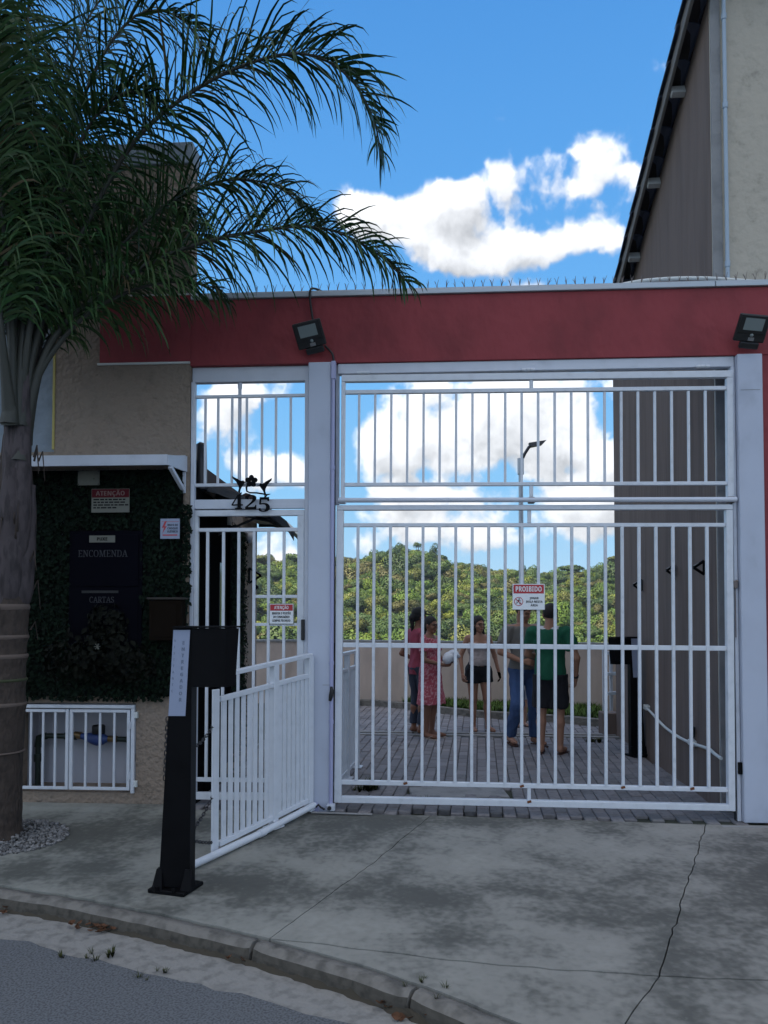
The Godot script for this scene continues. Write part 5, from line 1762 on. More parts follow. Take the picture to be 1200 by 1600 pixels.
func make_signs() -> void:
	var s := thing_g("ban_sign", "white and red metal notice reading PROIBIDO on the big gate", "sign", 1.63, 1.612, 0.03)
	s.basis = s.basis * Basis(Vector3.BACK, -0.006)
	rect(s, "plate", 1.505, 1.753, 1.612, 1.812, 0.026, 0.030, M.sign_white, 0.001)
	rect(s, "header", 1.512, 1.746, 1.738, 1.806, 0.0302, 0.0310, M.sign_red, 0.0)
	text(s, "PROIBIDO", 0.040, Vector3(1.629, 1.772, 0.0315), M.sign_white, "Droid Sans", true, 0.200)
	no_ball(s, Vector3(1.552, 1.675, 0.0302), 0.035)
	for q in [["JOGAR", 1.702, 0.070], ["BOLA NESTA", 1.674, 0.125], ["ÁREA", 1.646, 0.055]]:
		text(s, q[0], 0.0175, Vector3(1.672, q[1], 0.0305), M.sign_black, "Droid Sans", true, q[2])
	s = thing_g("keep_closed_sign", "small white notice with red ATENÇÃO header on the pedestrian gate", "sign", -0.32, 1.497)
	rect(s, "plate", -0.420, -0.218, 1.496, 1.662, -0.014, -0.010, M.sign_cream, 0.001)
	rect(s, "face", -0.414, -0.224, 1.501, 1.657, -0.0098, -0.0092, M.sign_white, 0.0)
	rect(s, "header", -0.410, -0.228, 1.604, 1.653, -0.0090, -0.0082, M.sign_red, 0.0)
	text(s, "ATENÇÃO", 0.026, Vector3(-0.319, 1.629, -0.0075), M.sign_white, "Droid Sans", true, 0.115)
	for q in [["MANTER O PORTÃO", 1.583, 0.150], ["DO CONDOMÍNIO", 1.554, 0.130], ["SEMPRE FECHADO", 1.525, 0.145]]:
		text(s, q[0], 0.019, Vector3(-0.319, q[1], -0.0085), M.sign_black, "Droid Sans", true, q[2])
	s = thing_g("warning_sign", "worn white notice with faded red ATENÇÃO header on the leaf panel", "sign", -1.685, 2.385, 0.09)
	rect(s, "plate", -1.838, -1.528, 2.388, 2.578, 0.088, 0.092, M.shaded_plate, 0.001)
	rect(s, "header", -1.835, -1.531, 2.508, 2.575, 0.0922, 0.0930, M.shaded_red, 0.0)
	text(s, "ATENÇÃO", 0.036, Vector3(-1.683, 2.541, 0.0936), M.shaded_letter, "Droid Sans", true, 0.235)
	var r := RandomNumberGenerator.new()
	r.seed = 12
	for i in 4:
		var u := -1.822
		var st := begin()
		while u < -1.56 - (0.07 if i == 3 else 0.0):
			var w := r.randf_range(0.02, 0.05)
			box(st, Vector3(u + w / 2, 2.492 - i * 0.022, 0.0925), Vector3(w, 0.010, 0.0008))
			u += w + 0.008
		put("small_print", done(st), M.sign_black, s)
	s = thing_g("shock_sign", "small white electric shock warning notice at the right of the leaf panel", "sign", -1.195, 2.17, 0.09)
	rect(s, "plate", -1.275, -1.118, 2.175, 2.335, 0.088, 0.091, M.plate_blue, 0.001)
	for q in [["RISCO DE", 2.284], ["CHOQUE", 2.258], ["ELÉTRICO", 2.232]]:
		text(s, q[0], 0.0155, Vector3(-1.175, q[1], 0.0915), M.sign_black, "Droid Sans", true, 0.082)
	var st := begin()
	prism(st, PackedVector2Array([Vector2(-1.238, 2.315), Vector2(-1.262, 2.262), Vector2(-1.244, 2.264), Vector2(-1.258, 2.215), Vector2(-1.222, 2.276), Vector2(-1.240, 2.274), Vector2(-1.222, 2.315)]), 0.0912, 0.092)
	box(st, Vector3(-1.196, 2.311, 0.0914), Vector3(0.14, 0.003, 0.0006))
	box(st, Vector3(-1.196, 2.204, 0.0914), Vector3(0.12, 0.010, 0.0006))
	put("lightning_mark", done(st), M.sign_red, s)
	s = thing_g("blank_plate", "blank cream plate under the canopy on the leaf panel", "plate", -1.87, 2.6, 0.08)
	rect(s, "plate", -1.958, -1.780, 2.61, 2.728, 0.075, 0.082, M.shaded_plate, 0.002)
	for q in [[-1.95, 2.618], [-1.788, 2.618], [-1.95, 2.72], [-1.788, 2.72]]:
		rect(s, "screw", q[0] - 0.004, q[0] + 0.004, q[1] - 0.004, q[1] + 0.004, 0.0825, 0.0845, M.black_plastic, 0.001)

func flood(label: String, u: float, v: float, roll: float, yaw: float, tilt: float) -> void:
	var o := thing_g("flood_light", label, "lamp", u, v, 0.15, "black flood lights on the beam")
	o.basis = o.basis * Basis(Vector3.UP, yaw) * Basis(Vector3.BACK, roll) * Basis(Vector3.RIGHT, tilt)
	org[o] = Vector3.ZERO
	rect(o, "housing", -0.115, 0.115, -0.075, 0.125, -0.03, 0.0, M.black_plastic, 0.008)
	rect(o, "bezel", -0.105, 0.105, -0.01, 0.118, 0.0002, 0.006, M.black_plastic, 0.003)
	rect(o, "glass", -0.072, 0.072, 0.012, 0.100, 0.0062, 0.008, M.lamp_glass, 0.001)
	rect(o, "sensor_box", -0.06, 0.085, -0.125, -0.076, -0.028, 0.006, M.black_plastic, 0.008)
	rect(o, "sensor_window", -0.012, 0.032, -0.066, -0.040, 0.0002, 0.007, M.grey_plastic, 0.003)
	var st := begin()
	lathe(st, [Vector2(0.014, 0.0), Vector2(0.012, 0.008), Vector2(0.0, 0.014)], 14, Vector3(0.008, -0.024, 0.0), Basis(Vector3.RIGHT, PI / 2))
	put("sensor_eye", done(st), M.lamp_glass, o)
	st = begin()
	for i in 7:
		box(st, Vector3(-0.09 + i * 0.03, 0.03, -0.042), Vector3(0.004, 0.15, 0.024))
	put("fins", done(st), M.black_plastic, o)
	st = begin()
	var inv := o.basis.inverse()
	beam(st, Vector3(-0.04, 0.0, -0.05), inv * (Basis(Vector3.UP, -YAW) * Vector3(-0.02, -0.06, -0.135)), 0.03, 0.006, 0.001)
	beam(st, Vector3(0.05, 0.0, -0.05), inv * (Basis(Vector3.UP, -YAW) * Vector3(0.02, -0.06, -0.135)), 0.03, 0.006, 0.001)
	put("bracket", done(st), M.black_plastic, o)

func make_lamps() -> void:
	flood("black flood light with motion sensor on the red beam above the left gate pillar", -0.072, 3.742, 0.16, -0.15, 0.55)
	flood("black flood light with motion sensor on the red beam above the right gate pillar", 3.30, 3.715, -0.10, 0.05, 0.55)
	var c := thing_g("lamp_cable", "black cable looping from the left flood light up over the beam", "cable", -0.05, 3.62)
	var st := begin()
	tube(st, spline([Vector3(-0.055, 3.85, 0.05), Vector3(-0.075, 3.98, 0.035), Vector3(-0.09, 4.10, 0.045), Vector3(-0.085, 4.17, 0.045), Vector3(-0.05, 4.195, 0.0), Vector3(0.03, 4.185, -0.08), Vector3(0.10, 4.175, -0.12)], 24), 0.009, 8)
	tube(st, spline([Vector3(0.03, 3.72, 0.04), Vector3(0.085, 3.66, 0.03), Vector3(0.098, 3.62, 0.03), Vector3(0.10, 3.585, 0.025)], 12), 0.009, 8)
	put("cable", done(st), M.black_plastic, c)
	var l := thing("street_lamp", "slim street lamp with angled black head standing behind the back wall", "street lamp", Vector3(2.302, -0.14, -12.85), 0.0, "", Vector3(2.302, -0.14, -12.85))
	st = begin()
	tube(st, [Vector3(2.302, -0.14, -12.85), Vector3(2.302, 1.6, -12.85), Vector3(2.300, 4.05, -12.85)], [0.055, 0.048, 0.036], 12)
	put("pole", done(st), M.galvanised, l)
	st = begin()
	tube(st, [Vector3(2.300, 3.90, -12.85), Vector3(2.300, 4.17, -12.85)], 0.055, 12)
	put("sleeve", done(st), M.galvanised, l)
	st = begin()
	tube(st, [Vector3(2.31, 4.12, -12.85), Vector3(2.37, 4.25, -12.85), Vector3(2.44, 4.36, -12.85), Vector3(2.52, 4.415, -12.85)], 0.026, 10)
	put("arm", done(st), M.awning_frame, l)
	st = begin()
	hexa(st, [Vector3(2.47, 4.36, -12.80), Vector3(2.66, 4.40, -12.80), Vector3(2.66, 4.40, -12.92), Vector3(2.47, 4.36, -12.92), Vector3(2.44, 4.43, -12.81), Vector3(2.73, 4.475, -12.81), Vector3(2.73, 4.475, -12.91), Vector3(2.44, 4.43, -12.91)])
	put("lamp_head", done(st), M.awning_frame, l)

func make_palm() -> void:
	var base := Vector3(-2.70, 0.0, -5.42)
	var o := thing("palm_tree", "tall dark palm with drooping feathery fronds at the left of the entrance", "palm", base, 0.0, "", Vector3.ZERO)
	o.position = Vector3.ZERO
	var bark := mat("palm_bark", 0.052, 0.037, 0.029, 0.9)
	skin_with(bark, noise_tex(noise(101, 0.02, 6), 512, [[0.0, 0.4], [0.45, 0.85], [0.6, 1.1], [1.0, 1.5]]), Vector3(2.2, 0.8, 2.2), noise_tex(noise(102, 0.05, 4), 256, [[0.0, 0.0], [1.0, 1.0]]), 1.5)
	var scar := mat("palm_scar", 0.12, 0.09, 0.075, 0.9)
	var sheath := mat("palm_sheath", 0.062, 0.048, 0.050, 0.8)
	skin_with(sheath, noise_tex(noise(103, 0.02, 6), 512, [[0.0, 0.2], [0.4, 0.6], [0.55, 1.05], [0.7, 1.5], [1.0, 2.0]]), Vector3(2.2, 0.45, 2.2))
	var stalk := mat("palm_stalk", 0.034, 0.036, 0.028, 0.6)
	var moss := mat("palm_moss", 0.042, 0.05, 0.022, 0.9)
	var n := noise(104, 1.2, 4)
	# trunk with leaf scars
	var pts := []
	var rad := []
	for i in 104:
		var y := i * 0.03 - 0.05
		pts.append(Vector3(-2.71 + 0.03 * y + 0.004 * sin(y * 9.0), y, -5.42))
		var ring := 0.0
		for q in [0.95, 1.12, 1.28, 1.42, 1.62]: ring += 0.010 * exp(-pow((y - q) / 0.028, 2.0))
		rad.append(0.158 - 0.012 * y - 0.05 * smoothstep(1.7, 3.0, y) + (0.035 if y < 0.1 else 0.0) * (1.0 - maxf(y, 0) / 0.1) + ring + 0.004 * n.get_noise_1d(y * 20.0))
	var st := begin()
	tube(st, pts, rad, 22)
	put("trunk", done(st), bark, o)
	for q in [[0.95, 0.03], [1.12, 0.02], [1.285, 0.03], [1.42, 0.028], [1.63, 0.04], [0.62, 0.012]]:
		st = begin()
		var y: float = q[0]
		var p := []
		var r := []
		for k in 6:
			p.append(Vector3(-2.71 + 0.03 * y, y + (k / 5.0 - 0.5) * q[1], -5.42))
			r.append(0.1585 - 0.012 * y + 0.008 + 0.005 * sin(PI * k / 5.0))
		tube(st, p, r, 22)
		put("leaf_scar", done(st), scar if q[0] != 1.12 else moss, o)
	# overlapping leaf bases
	var bases := [[1.45, 0.13, 2.35, -0.11, 0.10, 0.125], [1.62, -0.4, 2.6, -0.02, 0.12, 0.12], [1.9, 0.5, 2.85, 0.06, 0.08, 0.105], [2.2, -0.9, 3.1, -0.06, 0.06, 0.10], [2.35, 0.9, 3.3, 0.03, 0.08, 0.09], [2.5, 0.1, 3.5, 0.0, 0.05, 0.085], [1.6, 1.5, 2.5, 0.08, -0.02, 0.115]]
	for b in bases:
		st = begin()
		var p := []
		var r := []
		for k in 13:
			var f := k / 12.0
			var y := lerpf(b[0], b[2], f)
			p.append(Vector3(-2.70 + 0.045 * y + b[3] * (0.35 + f * 0.5), y, -5.42 + b[4] * (0.3 + 0.5 * f)))
			r.append((b[5] - 0.014) * (1.0 - 0.62 * f * f) * (0.55 if k == 0 else (0.88 if k == 1 else 1.0)) + 0.006 * n.get_noise_1d(y * 9.0 + b[1] * 7.0))
		tube(st, p, r, 16)
		put("leaf_base", done(st), sheath, o)
	for i in 26:
		st = begin()
		var a := rng.randf() * TAU
		var y := rng.randf_range(1.45, 3.0)
		var c := Vector3(-2.70 + 0.045 * y + cos(a) * 0.13, y, -5.42 + sin(a) * 0.13)
		tube(st, [c, c + Vector3(cos(a) * 0.03, rng.randf_range(0.02, 0.1), sin(a) * 0.03), c + Vector3(cos(a) * 0.05, rng.randf_range(-0.2, 0.2), sin(a) * 0.05)], [0.008, 0.005, 0.002], 5)
		put("fibre", done(st), bark, o)
	# fronds: points of the midrib, where the leaflets begin, their length, number a side, tone
	var V := func(x: float, y: float, z := -5.4): return Vector3(x, y, z)
	var fronds := [
		[[V.call(-2.56, 2.9, -5.36), V.call(-2.46, 3.58), V.call(-2.15, 4.25, -5.35), V.call(-1.79, 4.86, -5.3), V.call(-1.38, 5.20, -5.25), V.call(-0.92, 5.40, -5.2), V.call(-0.52, 5.46, -5.2), V.call(-0.22, 5.27, -5.2), V.call(-0.06, 4.96, -5.2), V.call(-0.02, 4.72, -5.2)], 0.28, 0.54, 118, 1.0],
		[[V.call(-2.58, 2.8, -5.45), V.call(-2.42, 3.55, -5.5), V.call(-2.01, 4.24, -5.6), V.call(-1.56, 4.68, -5.65), V.call(-1.15, 4.86, -5.7), V.call(-0.78, 4.80, -5.72), V.call(-0.53, 4.56, -5.72)], 0.28, 0.5, 95, 0.9],
		[[V.call(-2.58, 2.75, -5.4), V.call(-2.37, 3.50), V.call(-1.92, 3.93), V.call(-1.42, 4.19), V.call(-0.92, 4.31), V.call(-0.46, 4.34), V.call(-0.09, 4.18), V.call(0.18, 3.93)], 0.22, 0.52, 112, 1.0],
		[[V.call(-2.55, 2.65, -5.36), V.call(-2.48, 3.20), V.call(-2.23, 3.60), V.call(-1.98, 3.80), V.call(-1.64, 3.93), V.call(-1.32, 3.93), V.call(-1.12, 3.80)], 0.42, 0.36, 46, 1.0],
		[[V.call(-2.58, 2.9, -5.4), V.call(-2.50, 3.7), V.call(-2.30, 4.8), V.call(-2.05, 5.55), V.call(-1.74, 5.92), V.call(-1.42, 5.84), V.call(-1.25, 5.5)], 0.25, 0.52, 95, 1.0],
		[[V.call(-2.58, 2.9, -5.35), V.call(-2.53, 3.7, -5.33), V.call(-2.52, 4.8, -5.3), V.call(-2.48, 6.0, -5.25), V.call(-2.25, 7.0, -5.2)], 0.25, 0.55, 90, 0.8],
		[[V.call(-2.62, 2.9), V.call(-2.66, 3.6), V.call(-2.95, 4.6), V.call(-3.45, 5.4), V.call(-4.1, 5.6), V.call(-4.7, 5.0)], 0.25, 0.52, 80, 1.0],
		[[V.call(-2.62, 2.8), V.call(-2.7, 3.4), V.call(-3.1, 4.1), V.call(-3.8, 4.4), V.call(-4.5, 4.1)], 0.25, 0.52, 75, 1.0],
		[[V.call(-2.6, 2.9, -5.35), V.call(-2.58, 3.6, -5.25), V.call(-2.5, 4.6, -4.85), V.call(-2.38, 5.15, -4.4), V.call(-2.25, 5.25, -4.0)], 0.25, 0.55, 85, 1.0],
		[[V.call(-2.58, 2.9, -5.45), V.call(-2.5, 3.6, -5.55), V.call(-2.3, 4.3, -5.8), V.call(-1.95, 4.68, -5.92), V.call(-1.6, 4.72, -5.95), V.call(-1.35, 4.5, -5.95)], 0.22, 0.46, 90, 0.8],
		[[V.call(-2.58, 2.9, -5.4), V.call(-2.47, 3.6, -5.3), V.call(-2.22, 4.45, -5.2), V.call(-1.98, 4.92, -5.1), V.call(-1.68, 5.06, -5.0), V.call(-1.45, 4.88, -4.95)], 0.25, 0.5, 90, 0.9],
		[[V.call(-2.6, 2.9, -5.3), V.call(-2.6, 3.6, -5.3), V.call(-2.7, 4.7, -5.35), V.call(-2.95, 5.6, -5.4), V.call(-3.2, 6.2, -5.4)], 0.25, 0.55, 80, 0.9]]
	fronds.append_array([
		[[V.call(-2.6, 2.9), V.call(-2.62, 3.8), V.call(-2.75, 5.0, -5.2), V.call(-2.7, 6.0, -5.1), V.call(-2.4, 6.8, -5.0)], 0.22, 0.55, 85, 0.8],
		[[V.call(-2.58, 2.9, -5.42), V.call(-2.5, 3.8, -5.5), V.call(-2.45, 5.0, -5.6), V.call(-2.3, 6.0, -5.7), V.call(-2.0, 6.6, -5.8)], 0.22, 0.55, 85, 0.8],
		[[V.call(-2.6, 2.9, -5.42), V.call(-2.7, 3.7, -5.5), V.call(-2.95, 4.8, -5.7), V.call(-3.1, 5.7, -5.8), V.call(-3.0, 6.4, -5.9)], 0.22, 0.55, 80, 0.8],
		[[V.call(-2.6, 2.9, -5.32), V.call(-2.6, 3.7, -5.1), V.call(-2.62, 4.7, -4.9), V.call(-2.5, 5.4, -4.75), V.call(-2.25, 5.6, -4.6)], 0.22, 0.55, 90, 0.9]])
	for f in fronds:
		var rib := spline(f[0], 40)
		var rr := []
		for k in rib.size():
			var s := k / 40.0
			rr.append(lerpf(0.034, 0.0045, pow(s, 0.7)) + 0.035 * exp(-s * 14.0))
		st = begin()
		tube(st, rib, rr, 7)
		var fr := put("frond", done(st), stalk, o)
		var lv := put("leaflets", leaflets(rib, f[1], f[2] * 1.2, int(f[3] * 1.75), f[4]), M.leaf_tint, fr)
		lv.set_meta("kind", "stuff")
	# the furled spear
	st = begin()
	tube(st, [V.call(-2.56, 3.0, -5.4), V.call(-2.53, 4.2, -5.4), V.call(-2.5, 5.3, -5.38)], [0.04, 0.03, 0.008], 8)
	put("spear_leaf", done(st), moss, o)

func leaflets(rib: Array, from: float, length: float, n: int, tone: float) -> ArrayMesh:
	var v := PackedVector3Array()
	var nn := PackedVector3Array()
	var cc := PackedColorArray()
	var r := rng
	for i in n:
		for side in [-1.0, 1.0]:
			var s := lerpf(from, 0.995, (i + r.randf()) / n)
			var x := s * (rib.size() - 1)
			var k := mini(int(x), rib.size() - 2)
			var p: Vector3 = rib[k].lerp(rib[k + 1], x - k)
			var t: Vector3 = (rib[k + 1] - rib[k]).normalized()
			var sd := t.cross(Vector3.UP)
			sd = sd.normalized() if sd.length() > 0.05 else Vector3(0, 0, 1)
			var up := sd.cross(t).normalized()
			var f := (s - from) / (1.0 - from)
			var L := length * (0.45 + 0.62 * sin(PI * pow(clampf(f, 0, 1), 0.62))) * r.randf_range(0.8, 1.12)
			if f > 0.9: L *= 0.75
			var phi := r.randfn(0.35, 0.65)
			var dir: Vector3 = (t * (0.55 + 0.55 * f) + sd * side * cos(phi) + up * sin(phi)).normalized()
			var stiff := r.randf_range(0.5, 1.5) * (1.0 if r.randf() < 0.86 else 0.25)
			var seg := 6
			var w := 0.0078 * r.randf_range(0.8, 1.2)
			var pts := [p]
			var d := dir
			for q in seg:
				pts.append(pts[-1] + d * L / seg)
				var g := stiff * 0.42 * (0.35 + q * 0.32)
				d = (d + Vector3.DOWN * g + Vector3(r.randfn(), r.randfn(), r.randfn()) * 0.03).normalized()
			var k2 := tone * r.randf_range(0.6, 1.35)
			var col := Color(0.034 * k2 * r.randf_range(0.8, 1.35), 0.078 * k2, 0.026 * k2)
			if r.randf() < 0.02: col = Color(0.09, 0.07, 0.035)
			var twist := r.randfn(0, 0.5)
			var last := []
			for q in seg + 1:
				var tt: Vector3 = (pts[mini(q + 1, seg)] - pts[maxi(q - 1, 0)]).normalized()
				var a := tt.cross(up.rotated(t, twist))
				a = a.normalized() if a.length() > 0.05 else sd
				var ww := w * (0.55 if q == 0 else (1.0 if q < 4 else (0.6 if q == 5 else (0.85 if q == 4 else 0.06))))
				var nm := a.cross(tt).normalized()
				if nm.y < 0.0: nm = -nm
				var cur := [pts[q] - a * ww, pts[q] + a * ww, nm]
				if last:
					for z in [[0, 0], [0, 1], [1, 1], [0, 0], [1, 1], [1, 0]]:
						var src: Array = cur if z[0] else last
						v.append(src[z[1]]); nn.append(src[2]); cc.append(col)
				last = cur
	return raw_mesh(v, nn, cc)

# ---------- people: distance fields of joined tapered limbs, meshed as surface nets
class Field:
	var o: Vector3
	var nx: int
	var ny: int
	var nz: int
	var c: float
	var d := PackedFloat32Array()

	func _init(lo: Vector3, hi: Vector3, cell: float) -> void:
		o = lo; c = cell
		nx = int((hi.x - lo.x) / cell) + 2
		ny = int((hi.y - lo.y) / cell) + 2
		nz = int((hi.z - lo.z) / cell) + 2
		d.resize(nx * ny * nz)
		d.fill(1.0)

	# a tapered capsule from a to b, smoothly joined over k; flat cuts the far end square; sq flattens it along z
	func cap(a: Vector3, b: Vector3, ra: float, rb: float, k := 0.03, flat := false, sq := 1.0) -> void:
		var m := maxf(ra, rb) + k + c * 2.0
		var lo := a.min(b) - Vector3(m, m, m) - o
		var hi := a.max(b) + Vector3(m, m, m) - o
		var ab := b - a
		ab.z /= sq
		var L2 := maxf(ab.length_squared(), 1e-9)
		var L := sqrt(L2)
		for z in range(maxi(0, int(lo.z / c)), mini(nz, int(hi.z / c) + 2)):
			for y in range(maxi(0, int(lo.y / c)), mini(ny, int(hi.y / c) + 2)):
				var i := (z * ny + y) * nx
				for x in range(maxi(0, int(lo.x / c)), mini(nx, int(hi.x / c) + 2)):
					var p := o + Vector3(x, y, z) * c - a
					p.z /= sq
					var t0 := p.dot(ab) / L2
					var t := clampf(t0, 0.0, 1.0)
					var v := (p - ab * t).length() - (ra + (rb - ra) * t)
					if flat: v = maxf(v, (t0 - 1.0) * L)
					var e := d[i + x]
					var h := k - absf(e - v)
					d[i + x] = minf(e, v) - (h * h / (4.0 * k) if h > 0.0 else 0.0)

	func ell(q: Vector3, r: Vector3, k := 0.02, b := Basis.IDENTITY) -> void:
		var m := maxf(r.x, maxf(r.y, r.z)) + k + c * 2.0
		var lo := q - Vector3(m, m, m) - o
		var hi := q + Vector3(m, m, m) - o
		var inv := b.inverse()
		var s := minf(r.x, minf(r.y, r.z))
		for z in range(maxi(0, int(lo.z / c)), mini(nz, int(hi.z / c) + 2)):
			for y in range(maxi(0, int(lo.y / c)), mini(ny, int(hi.y / c) + 2)):
				var i := (z * ny + y) * nx
				for x in range(maxi(0, int(lo.x / c)), mini(nx, int(hi.x / c) + 2)):
					var p := inv * (o + Vector3(x, y, z) * c - q) / r
					var l := p.length()
					var v := (l - 1.0) * lerpf(s, 1.0 / maxf((p / r).length() / maxf(l, 1e-5), 1e-5), 0.6)
					var e := d[i + x]
					var h := k - absf(e - v)
					d[i + x] = minf(e, v) - (h * h / (4.0 * k) if h > 0.0 else 0.0)

	func cut(n: Vector3, at: Vector3) -> void:   # removes what lies on the side n points to
		for z in nz:
			for y in ny:
				var i := (z * ny + y) * nx
				for x in nx:
					if d[i + x] < 0.2:
						d[i + x] = maxf(d[i + x], n.dot(o + Vector3(x, y, z) * c - at))

	func wrinkle(n: FastNoiseLite, amount: float) -> void:
		for z in nz:
			for y in ny:
				var i := (z * ny + y) * nx
				for x in nx:
					if absf(d[i + x]) < c * 2.5:
						d[i + x] += amount * n.get_noise_3d(x * c, y * c * 0.55, z * c)

	func mesh(st: SurfaceTool, colour: Callable, xf := Transform3D.IDENTITY) -> void:
		var sx := 1
		var sy := nx
		var sz := nx * ny
		var corner := [0, sx, sy, sx + sy, sz, sx + sz, sy + sz, sx + sy + sz]
		var off := [Vector3(0, 0, 0), Vector3(1, 0, 0), Vector3(0, 1, 0), Vector3(1, 1, 0), Vector3(0, 0, 1), Vector3(1, 0, 1), Vector3(0, 1, 1), Vector3(1, 1, 1)]
		var edges := [[0, 1], [2, 3], [4, 5], [6, 7], [0, 2], [1, 3], [4, 6], [5, 7], [0, 4], [1, 5], [2, 6], [3, 7]]
		var at := {}
		var limit := c * 2.0
		for z in nz - 1:
			for y in ny - 1:
				for x in nx - 1:
					var i := (z * ny + y) * nx + x
					if absf(d[i]) > limit: continue
					var inside := 0
					for k in 8:
						if d[i + corner[k]] < 0.0: inside += 1
					if inside == 0 or inside == 8: continue
					var s := Vector3.ZERO
					var n := 0
					for e in edges:
						var a := d[i + corner[e[0]]]
						var b := d[i + corner[e[1]]]
						if (a < 0.0) != (b < 0.0):
							s += off[e[0]].lerp(off[e[1]], a / (a - b))
							n += 1
					s /= n
					var g := Vector3(d[i + 1] - d[i] + d[i + corner[7]] - d[i + corner[6]], d[i + sy] - d[i] + d[i + corner[7]] - d[i + corner[5]], d[i + sz] - d[i] + d[i + corner[7]] - d[i + corner[3]])
					at[i] = [o + (Vector3(x, y, z) + s) * c, g.normalized()]
		for i in at:
			var inside := d[i] < 0.0
			for q in [[sx, sy, sz], [sy, sz, sx], [sz, sx, sy]]:
				if inside == (d[i + q[0]] < 0.0): continue
				var a: int = i
				var b: int = i - q[1]
				var e: int = i - q[1] - q[2]
				var f: int = i - q[2]
				if not (at.has(b) and at.has(e) and at.has(f)): continue
				for v in ([a, e, b, a, f, e] if inside else [a, b, e, a, e, f]):
					var p: Vector3 = at[v][0]
					st.set_color(colour.call(p))
					st.set_normal((xf.basis * at[v][1]).normalized())
					st.add_vertex(xf * p)

func soft(name_: String, r: float, g: float, b: float, rough := 0.8) -> StandardMaterial3D:
	if M.has(name_): return M[name_]
	var m := mat(name_, r, g, b, rough)
	return m

func vertex_mat(name_: String, rough: float) -> StandardMaterial3D:
	if M.has(name_): return M[name_]
	var m := mat(name_, 1, 1, 1, rough)
	m.vertex_color_use_as_albedo = true
	return m

# hand: wrist, direction of the fingers, outward side of the palm's back, curl 0..1, side +1 left -1 right
func hand(st: SurfaceTool, w: Vector3, dir: Vector3, back: Vector3, curl: float, side: float, skin: Color, s: float) -> void:
	dir = dir.normalized()
	var across := dir.cross(back).normalized() * side
	back = across.cross(dir).normalized() * side
	var f := Field.new(Vector3(-0.07, -0.075, -0.035) * s, Vector3(0.07, 0.075, 0.20) * s, 0.0062 * s)
	# in its own frame: x across towards the thumb, y the back of the hand, z along the fingers
	f.cap(Vector3(0, 0, -0.02) * s, Vector3(0, 0, 0.03) * s, 0.024 * s, 0.024 * s, 0.01)
	for x in [-0.028, -0.010, 0.009, 0.027]:
		f.cap(Vector3(x * 0.5, 0, 0.02) * s, Vector3(x, 0.002, 0.085) * s, 0.017 * s, 0.0125 * s, 0.012)
	var i := 0
	for q in [[-0.030, 0.058, 0.0078], [-0.011, 0.074, 0.0088], [0.009, 0.080, 0.009], [0.029, 0.072, 0.0088]]:
		var a := Vector3(q[0], 0.002, 0.088) * s
		var ang := curl * 0.9 + 0.06 * i
		var b: Vector3 = a + Vector3(q[0] * 0.10, -sin(ang) * q[1] * 0.5, cos(ang) * q[1] * 0.5) * s
		ang += curl * 0.9
		var e: Vector3 = b + Vector3(0, -sin(ang) * q[1] * 0.5, cos(ang) * q[1] * 0.5) * s
		f.cap(a, b, q[2] * 1.08 * s, q[2] * s, 0.004)
		f.cap(b, e, q[2] * s, q[2] * 0.82 * s, 0.003)
		i += 1
	var t0 := Vector3(0.022, -0.004, 0.022) * s
	var t1 := Vector3(0.048, -0.014, 0.060) * s
	var t2 := Vector3(0.050 - 0.014 * curl, -0.022 - 0.012 * curl, 0.088) * s
	f.cap(t0, t1, 0.0135 * s, 0.0105 * s, 0.008)
	f.cap(t1, t2, 0.0105 * s, 0.008 * s, 0.003)
	f.mesh(st, func(p): return skin * (0.93 if p.z > 0.09 * s else 1.0), Transform3D(Basis(across, back, dir), w))

